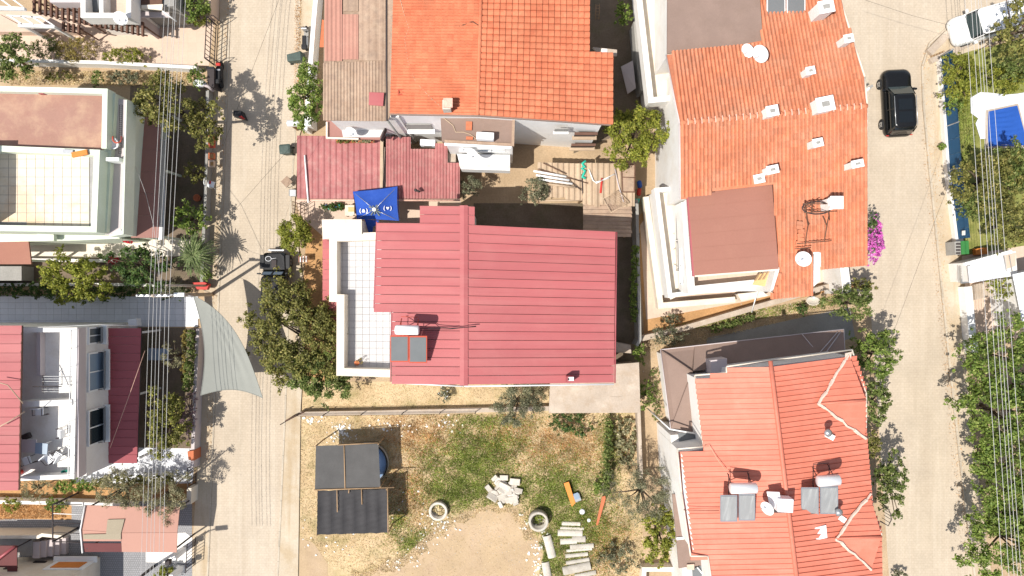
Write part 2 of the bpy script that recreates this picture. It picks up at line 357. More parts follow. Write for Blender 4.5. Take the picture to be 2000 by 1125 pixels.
def plant(name, label, cat, u, v, ru, rv, zc, rz, m, leaf=.15, dens=1.0, clump=.30, rag=.3, group=None, trunk=True, aspect=.6, base=None, extra=None, fill=.25):
    """crown centred on the pixel (u,v) at height zc, radii in px; the trunk stands on the ground below it"""
    global NLEAF
    s = (H - zc) / F; c = P(u, v, zc); rx, ry = ru * s, rv * s
    g0 = P(u, v, 0); b = base if base is not None else (c.x * .45 + g0.x * .55, c.y * .45 + g0.y * .55)
    t = T3(name, label, cat, (b[0], b[1], 0), group)
    p, nr, C_ = cloud(c.x, c.y, zc, rx, ry, rz, leaf, dens, clump, rag, fill); NLEAF += len(p)
    ln = leaf * rng.uniform(.7, 1.35, len(p)); quads('crown' if name.endswith('tree') else 'foliage', p, nr, ln, ln * aspect, m, t)
    if extra:
        mm, nn, sz = extra; k = rng.choice(len(p), min(nn, len(p)), replace=False); q = p[k] + nr[k] * .06
        quads('blossom', q, nr[k], np.full(len(q), sz), np.full(len(q), sz), mm, t)
    if trunk:
        B = MB(); top = Vector((c.x, c.y, max(.2, zc - rz * .2))); r0 = max(.03, min(.16, .045 * (rx + ry)))
        bb = Vector((b[0], b[1], -.05)); mid = (bb + top) / 2 + Vector((rng.normal() * .1, rng.normal() * .1, 0))
        B.tube([bb, mid, top], r0, 7, True, r0 * .6)
        o = B.build('trunk' if name.endswith('tree') else 'stem', m_bark, t)
        LB = MB()
        for k in rng.choice(len(C_), min(len(C_), 9), replace=False):
            st = mid.lerp(top, rng.uniform(.2, 1)); e = Vector(C_[k]); LB.tube([st, st.lerp(e, .5) + Vector((0, 0, .1 * rz)), e], r0 * .45, 5, True, r0 * .12)
        LB.build('limbs', m_bark, t, kind='stuff')
    return t
def strip_plant(name, label, cat, pts, w, zc, rz, m, leaf=.12, dens=1.0, kind=None, group=None, extra=None):
    """hedge or vine along a px polyline"""
    pts = [P(u, v, zc) for u, v in pts]; s = (H - zc) / F; t = T3(name, label, cat, (pts[0].x, pts[0].y, 0), group)
    allp, alln = [], []
    for a, b in zip(pts[:-1], pts[1:]):
        L = (b - a).length; k = max(1, int(L / (w * s * .9)))
        for i in range(k):
            q = a.lerp(b, (i + .5) / k); p, n, _ = cloud(q.x + rng.normal() * .05, q.y + rng.normal() * .05, zc, w * s * rng.uniform(.6, .85), w * s * rng.uniform(.6, .85), rz, leaf, dens, .45, .3); allp.append(p); alln.append(n)
    p = np.concatenate(allp); n = np.concatenate(alln); ln = leaf * rng.uniform(.7, 1.35, len(p))
    quads('foliage', p, n, ln, ln * .6, m, t)
    if extra:
        mm, nn, sz = extra; k = rng.choice(len(p), min(nn, len(p)), replace=False); q = p[k] + n[k] * .05; quads('blossom', q, n[k], np.full(len(q), sz), np.full(len(q), sz), mm, t)
    B = MB()
    for q in pts: B.tube([(q.x, q.y, -.03), (q.x + .05, q.y, zc)], .025, 5)
    B.build('stems', m_bark, t, kind='stuff')
    return t
# ------------------------------------------------------------------ building helpers
def wallmass(parent, pts, zt, z0=0.0, m=None, name='wall', zp=None, top=None):
    return MB().prism(PP(pts, zt if zp is None else zp), z0, zt if top is None else top).build(name, m or m_white, parent)
def deck(parent, name, pts, z, t, m, kind=None): return MB().slab(PP(pts, z), t).build(name, m, parent, kind)
def parapet(parent, pts, z0, z1, w, m, name='parapet', closed=False): return MB().ribbon([P(u, v, z1) for u, v in pts], w, z0, z1, closed).build(name, m, parent)
def strips(parent, name, vs, left, right, zf, m, rise=.045, gap=0, slope=0.0, uref=1000, th=.03, rib=False):
    """roof panels running left-right; zf(u) gives the height; north edge of each panel stands proud"""
    for v0, v1 in zip(vs[:-1], vs[1:]):
        vm = (v0 + v1) / 2; ul, ur = left(vm), right(vm)
        if ur - ul < 3: continue
        g = lambda u, v: P(u, v + slope * (u - uref), zf(u))
        a, b, c, d = g(ul, v0 + gap), g(ur, v0 + gap), g(ur, v1), g(ul, v1); B = MB()
        if rib:
            B.slab([a, b, c, d], th); e = Vector((0, -.045, 0)); up = Vector((0, 0, rise))
            B.slab([a + up, b + up, b + e + up, a + e + up], rise + .01)
        else:
            up = Vector((0, 0, rise)); B.slab([a + up, b + up, c, d], th + rise)
        B.build(name, m, parent)
def vstrips(parent, name, us, top, bot, zf, m, rise=.045, th=.03, nrib=1):
    """corrugated sheets running north-south; each sheet has nrib raised ribs"""
    for u0, u1 in zip(us[:-1], us[1:]):
        um = (u0 + u1) / 2; va, vb = top(um), bot(um)
        if vb - va < 3: continue
        B = MB(); n = nrib * 4; A_, B_ = [], []
        for i in range(n + 1):
            u = u0 + (u1 - u0) * i / n; h = rise if i % 4 in (1, 2) else 0
            A_.append(P(u, va, zf(va)) + Vector((0, 0, h))); B_.append(P(u, vb, zf(vb)) + Vector((0, 0, h)))
        k = len(A_); fs = [[i, i + 1, k + i + 1, k + i] for i in range(k - 1)]; B.add(A_ + B_, fs)
        dz = Vector((0, 0, -.02)); B.add([p + dz for p in A_ + B_], fs); B.build(name, m, parent)
def tile_mesh(kind):
    B = MB(); prof = {'double': [(-.5, .0), (-.38, .05), (-.22, .05), (-.1, .0), (.02, .0), (.14, .05), (.30, .05), (.42, 0), (.5, 0)], 'single': [(-.5, -.02), (-.40, .055), (-.1, .075), (.25, .06), (.41, .05), (.5, -.03)], 'round': [(-.5, 0), (-.34, .08), (-.05, .105), (.24, .08), (.40, 0), (.5, -.01)]}[kind]
    k = len(prof); vs = [(x, -.52, z) for x, z in prof] + [(x, .5, z + (.06 if kind != 'round' else .03)) for x, z in prof] + [(x, .5, -.04) for x, z in prof]
    fs = [[i, i + 1, k + i + 1, k + i] for i in range(k - 1)] + [[k + i, k + i + 1, 2 * k + i + 1, 2 * k + i] for i in range(k - 1)]
    return B.add(vs, fs)
def tiles(parent, R0, R1, E0, E1, nc, nr, inside, m, kind='single', cap=300, state=None, name='roof_tile'):
    """tiles on the slope between ridge R0-R1 and eave E0-E1 (world points); the first ones are parts, the rest stuff"""
    tm = tile_mesh(kind); me = mesh_only(tm, name, m); tv = np.array(tm.v); big_v, big_f = [], []; cells = []
    for j in range(nr):
        for i in range(nc):
            a, b = (i + .5) / nc, (j + .5) / nr; c = R0.lerp(R1, a).lerp(E0.lerp(E1, a), b)
            q = (c.x / (H - c.z) * F + 1000, 562.5 - c.y / (H - c.z) * F)
            if not inside(*q): continue
            ex = (R0.lerp(E0, b) - R1.lerp(E1, b)) / nc; ey = (E0.lerp(E1, a) - R0.lerp(R1, a)) / nr
            if (ex.cross(ey)).z < 0: ex = -ex
            ez = ex.cross(ey).normalized(); vis = -30 < q[1] < 1150 and -20 < q[0] < 2020
            cells.append((vis, c + ez * (.02 + random.uniform(-.006, .006)), ex * .985, ey, ez))
    cells.sort(key=lambda t: not t[0]); n = 0
    for k, (vis, c, ex, ey, ez) in enumerate(cells):
        M3 = Matrix(((ex.x, ey.x, ez.x), (ex.y, ey.y, ez.y), (ex.z, ey.z, ez.z)))
        if state is None or state[0] > 0:
            piece(name, me, parent, c, M3.to_4x4())
            if state is not None: state[0] -= 1
        else:
            w = tv @ np.array(M3).T + np.array(c); o = len(big_v) * len(tv); big_v.append(w); big_f += [[o + i for i in f] for f in tm.f]
    if big_v:
        B = MB(); B.v = [tuple(p) for p in np.concatenate(big_v)]; B.f = big_f; B.sm = [False] * len(big_f)
        o0 = wloc(parent); me2 = bpy.data.meshes.new(name); me2.from_pydata([(x - o0.x, y - o0.y, z - o0.z) for x, y, z in B.v], [], B.f); me2.materials.append(m)
        link('roof_tiles', me2, parent, 'stuff', o0)
def paving(parent, pts, z, pitch, m, name='floor_tile', th=.02, gap=.018, rot=0.0, ratio=1.0):
    poly = [(p.x, p.y) for p in PP(pts, z)]; px, py = pitch, pitch * ratio
    me = mesh_only(MB().box((0, 0, th / 2), (px - gap, py - gap, th)), name, m)
    xs = [p[0] for p in poly]; ys = [p[1] for p in poly]; cx, cy = (min(xs) + max(xs)) / 2, (min(ys) + max(ys)) / 2; R = max(max(xs) - min(xs), max(ys) - min(ys))
    n = int(R / min(px, py) / 1.3) + 2; cr, sr = math.cos(rot), math.sin(rot); k = 0
    for i in range(-n, n + 1):
        for j in range(-n, n + 1):
            x, y = i * px, j * py; X, Y = cx + x * cr - y * sr, cy + x * sr + y * cr
            if inpoly(X, Y, poly) and k < 300:
                piece(name, me, parent, (X, Y, z + random.uniform(0, .003)), Matrix.Rotation(rot, 4, 'Z')); k += 1
def win(parent, c, w, h, ax, m_fr, m_gl, depth=.08, bars=1, name='window', extra=None, fw=.07):
    """window on a vertical wall: c centre, ax horizontal direction along the wall; normal = ax rotated -90 degrees"""
    ax = Vector(ax).normalized(); n = Vector((ax.y, -ax.x, 0)); up = Vector((0, 0, 1)); B = MB(); c = Vector(c)
    def bar(o, sx, sz): 
        rot = math.atan2(ax.y, ax.x); B.box(c + o + n * depth * .5, (sx, depth, sz), rot)
    bar(ax * (w / 2), fw, h + fw); bar(-ax * (w / 2), fw, h + fw); bar(up * (h / 2), w - fw, fw); bar(-up * (h / 2), w - fw, fw)
    for i in range(bars): bar(ax * (w * ((i + 1) / (bars + 1) - .5)), fw * .7, h - fw)
    f = B.build(name, m_fr, parent)
    MB().box(c + n * .02, (w - fw, .02, h - fw), math.atan2(ax.y, ax.x)).build('pane', m_gl, f)
    return f
def dish(label, u, v, z, r, az, el, m, mast=.5, group=None):
    """satellite dish facing azimuth az (world), elevation el"""
    c = P(u, v, z); t = T3('satellite_dish', label, 'satellite dish', (c.x, c.y, z - mast), group)
    M3 = Matrix.Rotation(az, 3, 'Z') @ Matrix.Rotation(math.pi / 2 - el, 3, 'Y')
    prof = [(r * k / 6, .22 * r * (k / 6) ** 2) for k in range(0, 7)]; prof[0] = (.01, 0); prof += [(r, .22 * r - .02), (r * .5, .03 * r - .03), (.02, -.03)]
    MB().lathe(c, prof, 28, M3).build('reflector', m, t)
    f = c + M3 @ Vector((0, 0, r * .9)); b = c + M3 @ Vector((r * .95, 0, .2 * r))
    MB().tube([b, f], .018, 5).build('feed_arm', m_steel, t); MB().box(f, (.1, .1, .14)).build('receiver', m_wplas, t)
    MB().tube([(c.x, c.y, z - mast), tuple(c)], .03, 6).build('mast', m_steel, t)
    return t
def cable(label, path, r=.012, m=None, name='power_cable', cat='cable', group=None):
    o = MB().tube(path, r, 5).build(name, m or m_cable, None); return tag(o, label, cat, group)
def rrect(l, w, r, z, cx=0, cy=0, n=5):
    pts = []
    for sx, sy, a0 in ((1, 1, 0), (-1, 1, 90), (-1, -1, 180), (1, -1, 270)):
        for k in range(n):
            a = math.radians(a0 + 90 * k / (n - 1)); pts.append(Vector((cx + sx * (w / 2 - r) + r * math.cos(a), cy + sy * (l / 2 - r) + r * math.sin(a), z)))
    return pts
# ------------------------------------------------------------------ the ground, roads and yards
def sheet(name, pts, z, m): return MB().poly(PP(pts, 0)[:]).build(name, m, None, 'structure') if z == 0 else _sh(name, pts, z, m)
def _sh(name, pts, z, m):
    B = MB(); B.poly([(p.x, p.y, z) for p in PP(pts, 0)]); return B.build(name, m, None, 'structure')
B = MB(); B.poly([(-400, -400, 0), (400, -400, 0), (400, 400, 0), (-400, 400, 0)]); B.build('ground', m_soil, None, 'structure')
sheet('road', [(452, -700), (590, -700), (583, 0), (577, 230), (565, 420), (562, 600), (556, 800), (541, 1125), (530, 1900), (392, 1900), (408, 1125), (424, 700), (440, 330), (450, 60)], .004, m_paver)
sheet('road', [(1500, -700), (2700, -900), (2700, -160), (2050, -20), (1850, 52), (1812, 85), (1798, 130), (1800, 200), (1812, 330), (1832, 520), (1850, 700), (1872, 900), (1900, 1125), (1990, 1900), (1700, 1900), (1690, 1125), (1660, 700), (1590, 420), (1560, 200), (1500, -50)], .004, m_paver)
sheet('pavement', [(585, -700), (660, -700), (620, 0), (606, 200), (585, 268), (575, 420), (600, 600), (588, 800), (583, 1125), (580, 1900), (538, 1900), (545, 1125), (560, 800), (566, 600), (569, 420), (581, 230), (588, 0)], .10, m_walk)
sheet('pavement', [(425, -300), (449, -300), (447, 60), (437, 330), (421, 700), (405, 1125), (389, 1900), (360, 1900), (372, 1125), (388, 880), (398, 600), (408, 300), (430, 60)], .008, m_walk)
sheet('pavement', [(1852, 55), (2050, -16), (2050, 60), (1960, 80), (1840, 118), (1850, 300), (1868, 470), (1880, 660), (1905, 900), (1935, 1125), (2010, 1900), (1995, 1900), (1904, 1125), (1876, 900), (1854, 700), (1836, 520), (1816, 330), (1804, 200), (1802, 132), (1816, 88)], .10, m_walk)
def kerb(path, w=.12, h=.12, parent=None):
    pts = [P(u, v, 0) for u, v in path]; L = 0
    me = mesh_only(MB().box((0, 0, h / 2), (.985, w, h)), 'kerb_stone', m_kerb); root = None
    root = bpy.data.objects.new('kerb', None); COL.objects.link(root); root['kind'] = 'structure'; root.location = pts[0]; LOC[root.name] = pts[0]
    for a, b in zip(pts[:-1], pts[1:]):
        n = max(1, round((b - a).length)); ang = math.atan2(b.y - a.y, b.x - a.x)
        for i in range(n):
            q = a.lerp(b, (i + .5) / n); piece('kerb_stone', me, root, (q.x, q.y, random.uniform(-.006, .006)), Matrix.Rotation(ang + random.uniform(-.006, .006), 4, 'Z') @ Matrix.Diagonal(((b - a).length / n, 1, 1, 1)))
kerb([(586, -60), (586, 0), (579, 230), (567, 420), (564, 600), (558, 800), (543, 1125), (541, 1180)])
kerb([(1960, 18), (1851, 53), (1814, 86), (1800, 130), (1802, 200), (1814, 330), (1834, 520), (1852, 700), (1874, 900), (1902, 1125), (1906, 1180)])
kerb([(450, -40), (448, 60), (438, 330), (422, 700), (406, 1125), (404, 1160)], .10, .04)
# yards
sheet('courtyard', [(-60, 22), (210, 22), (380, -60), (430, -60), (408, 128), (60, 124), (-60, 90)], .004, m_court)
sheet('garden_soil', [(-60, 138), (405, 138), (402, 200), (-60, 170)], .004, m_soil)
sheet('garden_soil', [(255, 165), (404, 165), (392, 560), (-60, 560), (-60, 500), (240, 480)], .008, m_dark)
sheet('courtyard', [(55, 466), (375, 468), (372, 500), (60, 506)], .014, m_cream)
pth = sheet('path', [(-60, 575), (384, 580), (382, 636), (-60, 640)], .010, m_mort)
paving(pth, [(-10, 576), (384, 581), (382, 638), (-10, 641)], .010, .52, m_slab, 'paving_slab', .03, .012, 0, .8)
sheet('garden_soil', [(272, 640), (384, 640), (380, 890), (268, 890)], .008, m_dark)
sheet('courtyard', [(140, 872), (382, 876), (376, 944), (140, 944)], .014, m_slab)
sheet('garden_soil', [(-60, 938), (382, 940), (380, 985), (-60, 1040)], .010, m_soilr)
sheet('path', [(-60, 1012), (140, 1015), (140, 978), (375, 978), (376, 1300), (-60, 1300)], .014, m_cob)
sheet('courtyard', [(285, 1046), (362, 1040), (376, 1050), (374, 1100), (285, 1098)], .022, m_white)
sheet('yard', [(600, 425), (640, 425), (700, 470), (700, 560), (640, 700), (720, 790), (590, 800), (588, 640)], .006, m_soilr)
sheet('yard', [(575, 390), (900, 390), (900, 470), (640, 470), (590, 425)], .010, m_court)
sheet('yard', [(590, 745), (1080, 745), (1080, 798), (590, 806)], .012, m_lot)
sheet('yard', [(890, 290), (1260, 290), (1250, 470), (890, 470)], .004, m_soil)
sheet('yard', [(925, 397), (1142, 397), (1142, 470), (925, 470)], .016, m_dark)  # dark sheet standing in for the shadow strip behind the house
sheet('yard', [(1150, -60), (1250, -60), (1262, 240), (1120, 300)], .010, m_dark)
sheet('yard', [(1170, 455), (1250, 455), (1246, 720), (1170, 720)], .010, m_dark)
sheet('yard', [(1245, 425), (1330, 330), (1600, 540), (1690, 560), (1640, 575), (1258, 655)], .006, m_soilr)
sheet('path', [(1250, 440), (1330, 330), (1340, 560), (1480, 555), (1600, 525), (1640, 545), (1450, 590), (1262, 624)], .012, m_court)
sheet('garden_soil', [(1250, 655), (1660, 560), (1700, 600), (1740, 1180), (1240, 1180)], .008, m_soil)
sheet('driveway', [(1380, 660), (1660, 600), (1670, 660), (1380, 720)], .014, m_grey)
sheet('yard', [(1252, 795), (1330, 700), (1330, 1180), (1258, 1180)], .014, m_soil)
sheet('vacant_lot', [(583, 808), (1252, 800), (1258, 1200), (578, 1200)], .016, m_lot)
def jag(pts, a=5):
    out = []
    for (x0, y0), (x1, y1) in zip(pts, pts[1:] + pts[:1]):
        n = max(1, int(math.hypot(x1 - x0, y1 - y0) / 7))
        for k in range(n): out.append((x0 + (x1 - x0) * k / n + random.uniform(-a, a), y0 + (y1 - y0) * k / n + random.uniform(-a, a)))
    return out
sheet('earth_track', jag([(590, 1200), (690, 1125), (790, 1085), (850, 1030), (905, 1000), (960, 985), (1010, 995), (1040, 1040), (1062, 1080), (1040, 1125), (1030, 1200)]), .020, m_bare)
sheet('earth_track', [(584, 1200), (584, 1050), (612, 1060), (640, 1100), (640, 1200)], .024, m_bare)
m_turf = mat('turf', (.20, .21, .06), .95, .2, .8, 9, .25, .4, .1, stain=[(.34, .29, .12), (.13, .16, .04)], sscale=.8)
sheet('lawn', [(1845, 112), (2060, 60), (2060, 480), (1880, 500)], .004, m_turf)
sheet('yard', [(1878, 500), (2060, 470), (2060, 700), (1900, 700)], .008, m_court)
sheet('garden_soil', [(1898, 660), (2060, 660), (2060, 1200), (1960, 1200)], .012, m_soil)
# ------------------------------------------------------------------ walls of the plots
def lowwall(label, path, w, h, m, cap=None, cat='wall', name='garden_wall', group=None):
    pts = [P(u, v, 0) for u, v in path]; t = T3(name, label, cat, pts[0], group)
    MB().ribbon(pts, w, 0, h, False).build('wall', m, t)
    if cap: MB().ribbon(pts, w + .06, h, h + .05, False).build('coping', cap, t)
    return t
lowwall('long white garden wall between the pink courtyard and the weedy strip', [(-60, 126), (70, 127), (210, 130), (396, 140)], .22, .9, m_white)
lowwall('pinkish wall stub along the street north of the iron gate', [(428, -60), (424, 40)], .22, 1.3, m_court)
lowwall('grey street wall in front of the green house garden, planters on it', [(414, 182), (412, 300), (408, 440)], .2, .7, m_grey)
lowwall('short grey wall beside the palm and the power pole', [(407, 445), (402, 560)], .2, .7, m_grey)
lowwall('pinkish street wall left of the grey shade sail', [(398, 640), (392, 760), (387, 908)], .22, .9, m_lil)
lowwall('white wall between the paved yard and the olive trees', [(-60, 972), (140, 976), (268, 980)], .22, .8, m_white)
lowwall('white gate pillar wall at the corner of the olive yard', [(383, 945), (382, 972), (368, 974)], .3, 1.0, m_cream)
lowwall('white wall under the hedge beside the white paved path', [(-60, 556), (240, 556), (375, 558)], .2, .7, m_white)
lowwall('white wall below the green house with red flowers on it', [(55, 508), (230, 510)], .2, .6, m_white)
lowwall('long white street wall behind the scooter and the bin', [(634, -80), (622, 60), (611, 205), (606, 262)], .28, 1.2, m_wp)
lowwall('long low concrete wall between the red metal house and the vacant lot', [(590, 806), (760, 803), (1000, 797), (1080, 795)], .3, .55, m_conc)
lowwall('grey wall running north to south right of the red metal house', [(1236, 395), (1240, 560), (1242, 660), (1236, 672)], .2, 1.5, m_grey)
lowwall('sloping cream wall between the terracotta house and the shaded drive', [(1240, 662), (1330, 640), (1460, 602), (1600, 562), (1660, 548)], .35, .8, m_conc)
lowwall('pale wall along the bean patch of the vacant lot', [(1243, 800), (1248, 930)], .22, .9, m_conc)
lowwall('white wall of the small yard at the bottom by the yellow-green bush', [(1250, 1180), (1254, 1103), (1310, 1103)], .3, .8, m_cream)
lowwall('dark grey wall along the shaded passage beside the white balcony', [(1232, 60), (1238, 130), (1246, 190)], .2, 1.6, m_grey)
lowwall('white wall under the blue screen fence beside the right road', [(1834, 118), (1848, 330), (1866, 478)], .5, .5, m_white)
lowwall('white wall with a gate beside the right road below the dumpster', [(1876, 560), (1884, 650), (1890, 690)], .5, .8, m_wp)
# grass and litter
def scatter(name, poly, n, m, h, w, z0=.02, dens=None, kind='stuff'):
    xs = [p[0] for p in poly]; ys = [p[1] for p in poly]; out = []
    while len(out) < n:
        u, v = random.uniform(min(xs), max(xs)), random.uniform(min(ys), max(ys))
        if inpoly(u, v, poly) and (dens is None or random.random() < dens(u, v)): out.append(P(u, v, 0))
    c = np.array([(p.x, p.y, z0) for p in out]); N = len(c); c[:, 2] += rng.uniform(.2, 1, N) * h * .5
    nr = rng.normal(size=(N, 3)) * np.array([1, 1, .8]) + np.array([0, 0, .5]); nr /= np.linalg.norm(nr, axis=1)[:, None]
    ln = h * rng.uniform(.6, 1.6, N); return quads(name, c, nr, ln, w * rng.uniform(.6, 1.4, N), m, None, kind, (c[:, 0].mean(), c[:, 1].mean(), 0))
def blob(*bs):
    def f(u, v):
        k = 0
        for x, y, a, b, w in bs: k = max(k, w * math.exp(-(((u - x) / a) ** 2 + ((v - y) / b) ** 2)))
        t = .5 + .5 * math.sin(u * .11 + 1.3 * math.sin(v * .07)) * math.sin(v * .13 + u * .03)
        return k * (.35 + .65 * t)
    return f
lotp = [(586, 812), (1250, 806), (1256, 1130), (1050, 1130), (1062, 1080), (1040, 1040), (1010, 995), (960, 985), (905, 1000), (850, 1030), (790, 1085), (690, 1125), (640, 1100), (612, 1060), (588, 1050)]
scatter('dry_grass', lotp, 30000, gr_dry, .15, .022)
scatter('dry_grass', lotp, 22000, gr_org, .15, .028, dens=blob((820, 850, 70, 40, 1), (1100, 870, 90, 40, 1), (800, 960, 40, 60, .8), (1000, 850, 60, 40, .8), (1180, 1060, 40, 60, .7)))
scatter('dry_grass', jag([(690, 1118), (790, 1078), (850, 1024), (905, 994), (960, 980), (1010, 990), (1045, 1040), (1030, 1060), (1000, 1010), (960, 1000), (905, 1016), (860, 1045), (800, 1100), (700, 1130)], 8), 5000, gr_dry, .12, .025)
scatter('dry_grass', [(600, 1130), (700, 1120), (860, 1040), (960, 995), (1020, 1010), (1055, 1080), (1040, 1130)], 1200, gr_dry, .1, .02)
scatter('green_grass', lotp, 62000, gr_grn, .17, .03, dens=blob((930, 900, 62, 38, 1), (960, 870, 60, 26, .9), (900, 955, 70, 32, 1), (905, 880, 24, 60, .8), (860, 905, 40, 40, .5), (1010, 950, 40, 25, .7), (1090, 960, 60, 60, .8), (1130, 1030, 60, 60, .9), (1080, 1080, 30, 50, .9), (1190, 880, 20, 70, .6), (960, 825, 70, 14, .6), (820, 1060, 40, 20, .8), (780, 1020, 20, 30, .5)))
scatter('dry_grass', [(592, 750), (1075, 752), (1075, 794), (592, 800)], 4000, gr_dry, .1, .02, .015)
scatter('dry_grass', [(1255, 660), (1640, 575), (1640, 600), (1400, 660), (1255, 690)], 3500, gr_dry, .15, .025, .015)
scatter('green_grass', [(1290, 640), (1460, 608), (1640, 575), (1640, 592), (1400, 640)], 2500, gr_grn, .18, .03, .015)
scatter('green_grass', [(1848, 120), (1880, 110), (1890, 130), (1960, 130), (1915, 180), (1900, 300), (1870, 330)], 6000, gr_grn, .14, .03, .01)
scatter('dry_grass', [(20, 140), (390, 140), (395, 168), (20, 166)], 4000, gr_dry, .2, .03, .01)
scatter('dry_grass', [(0, 965), (110, 965), (130, 1010), (0, 1015)], 3000, gr_org, .15, .03, .015)
scatter('fallen_leaves', [(577, 0), (590, 0), (585, 200), (574, 260)], 900, gr_org, .07, .05, .12)
scatter('fallen_leaves', [(1796, 90), (1812, 90), (1880, 900), (1896, 1100), (1876, 1100), (1800, 300)], 1300, gr_org, .06, .05, .1)
scatter('fallen_leaves', [(440, 0), (452, 0), (436, 400), (412, 900), (400, 900), (425, 400)], 700, gr_org, .06, .05, .02)
m_lit = mat('litter_white', (.74, .72, .69), .8, .1, 2, 10, .1, .1, .2, rand=.2)
def chips(name, n, spots, m, s0, s1):
    B = MB()
    for _ in range(n):
        x, y, a, b = random.choice(spots); p = P(random.gauss(x, a), random.gauss(y, b), 0); s = random.uniform(s0, s1)
        n_ = random.randint(4, 7); a0 = random.uniform(0, 6); q = [(p.x + s * .5 * random.uniform(.5, 1.15) * math.cos(a0 + k * 6.283 / n_), p.y + s * .5 * random.uniform(.4, 1.1) * math.sin(a0 + k * 6.283 / n_), .025 + s * random.uniform(.1, .4)) for k in range(n_)]; B.slab(q, s * .25)
    return B.build(name, m, None, 'stuff')
chips('litter', 170, [(665, 835, 12, 7), (672, 850, 16, 8), (770, 832, 25, 8), (880, 830, 22, 8), (605, 820, 15, 4)], m_lit, .06, .22)
chips('litter', 170, [(785, 1100, 16, 9), (820, 1065, 18, 10), (845, 1025, 18, 12), (868, 1020, 12, 14), (820, 1000, 30, 30), (640, 1050, 40, 25)], m_lit, .05, .2)
chips('litter', 120, [(1030, 1020, 10, 12), (1045, 1085, 8, 14), (1060, 1060, 10, 10), (1055, 1115, 7, 8)], m_lit, .06, .22)
chips('gravel', 500, [(900, 1060, 80, 40), (1000, 1060, 40, 40), (690, 900, 80, 70), (880, 1040, 60, 20)], m_stone, .02, .07)
chips('gravel', 160, [(1180, 1000, 20, 60), (1270, 740, 12, 60), (1500, 600, 60, 12)], m_stone, .03, .1)

chips('gravel', 420, [(444, 120, 5, 120), (430, 330, 6, 80), (412, 800, 6, 200), (580, 100, 4, 90), (1800, 300, 7, 180), (1845, 700, 8, 160), (1880, 950, 8, 120)], m_kerb, .02, .06)
ip = np.interp
# ================================================================== the house with the red metal roof (middle)
h = T('house', 'house with a pinkish red standing seam metal roof and a white tiled terrace', 'house', 960, 590)
wallmass(h, [(745, 442), (1192, 460), (1190, 741), (772, 739), (772, 614), (745, 600)], 6.1)
wallmass(h, [(828, 408), (920, 408), (920, 452), (828, 452)], 6.1, 0, m_white)
wallmass(h, [(637, 470), (738, 470), (738, 600), (768, 612), (768, 722), (670, 722), (670, 590), (656, 582), (656, 470)], 3.3)
zf = lambda u: 6.8 - .5 * abs(u - 906) / (170 if u < 906 else 297)
lft = lambda v: 820 if v < 433 else (736 - 6 * (v - 433) / 170 if v < 604 else 765)
vs = [402, 419, 436] + [436 + (751 - 436) * k / 18 for k in range(1, 19)]
strips(h, 'roof_panel', vs, lft, lambda v: 906, zf, m_red, .05, .9, .008, 906, .06, True)
vs2 = [402, 419, 438] + [438 + (751 - 438) * k / 18 for k in range(1, 19)]
class _e: pass
for k, (v0, v1) in enumerate(zip(vs2[:-1], vs2[1:])):        # the east slope fans slightly
    ur = 927 if v1 <= 438 else 1202 - 3 * (v1 - 450) / 300
    sk = lambda u, v: v + (u - 906) / 297 * (14 - 18 * (v - 438) / 313)
    a, b_, c, d = [P(u, sk(u, v), zf(u)) for u, v in ((906, v0 + .9), (ur, v0 + .9), (ur, v1), (906, v1))]; B = MB(); B.slab([a, b_, c, d], .06)
    e = Vector((0, -.045, 0)); up = Vector((0, 0, .05)); B.slab([a + up, b_ + up, b_ + e + up, a + e + up], .06); B.build('roof_panel', m_red, h)
B = MB()
for s_ in (-1, 1): B.slab([P(906, 401, 6.89), P(906, 753, 6.89), P(906 + s_ * 8, 753, 6.84), P(906 + s_ * 8, 401, 6.84)][::s_], .03)
B.build('ridge_cap', m_red, h)
B = MB(); B.tube([P(765, 747.5, 6.3), P(905, 754.5, 6.6)], .045, 6); B.tube([P(907, 754.5, 6.6), P(1199, 750.5, 6.3)], .045, 6); B.build('gutter', m_wp, h)
B = MB(); B.tube([P(1204.5, 453, 6.25), P(1201, 748, 6.25)], .045, 6); B.build('gutter', m_redd, h)
B = MB(); B.slab([P(734.5, 433, 6.3), P(736.5, 433, 6.3), P(731.5, 602, 6.3), P(729, 602, 6.3)], .16); B.slab([P(763.5, 608, 6.42), P(765.3, 608, 6.42), P(763.5, 746, 6.42), P(761.5, 746, 6.42)], .16); B.build('fascia', m_redd, h)
# terrace
deck(h, 'terrace_floor', [(654, 466), (746, 466), (742, 602), (772, 612), (768, 724), (666, 722), (668, 588), (654, 580)], 3.34, .1, m_jlt)
paving(h, [(660, 466), (742, 466), (740, 602), (770, 612), (766, 722), (674, 720), (674, 588), (660, 580)], 3.36, .43, m_tilew, 'floor_tile', .02, .018)
parapet(h, [(738, 461), (650.5, 464), (650.5, 582), (665, 582.5), (664.5, 726.5), (763, 729.5)], 3.2, 4.35, .48, m_cream)
o = MB().prism(PP([(630, 430), (705, 430), (705, 456), (632, 466)], 4.4), 0, 4.4).build('stair_tower', m_cream, h)
deck(h, 'roof_slab', [(628.5, 428.5), (706.5, 428.5), (706.5, 457.5), (630, 467.5)], 4.48, .1, m_cream)
for k in range(6): 
    v = 467 + 20 * k; MB().slab(PZ([(630, v, 2.75), (648, v, 2.95), (648, v + 19.4, 2.95), (630, v + 19.4, 2.75)]), .05).build('awning_panel', m_red, h)
for k in range(6):
    v = 588 + 21 * k; MB().slab(PZ([(642, v, 2.75), (664, v, 2.95), (664, v + 20.4, 2.95), (642, v + 20.4, 2.75)]), .05).build('awning_panel', m_red, h)
c = MB().box(P(1113, 740, 6.9), (.42, .36, .7)).build('chimney', m_redd, h)
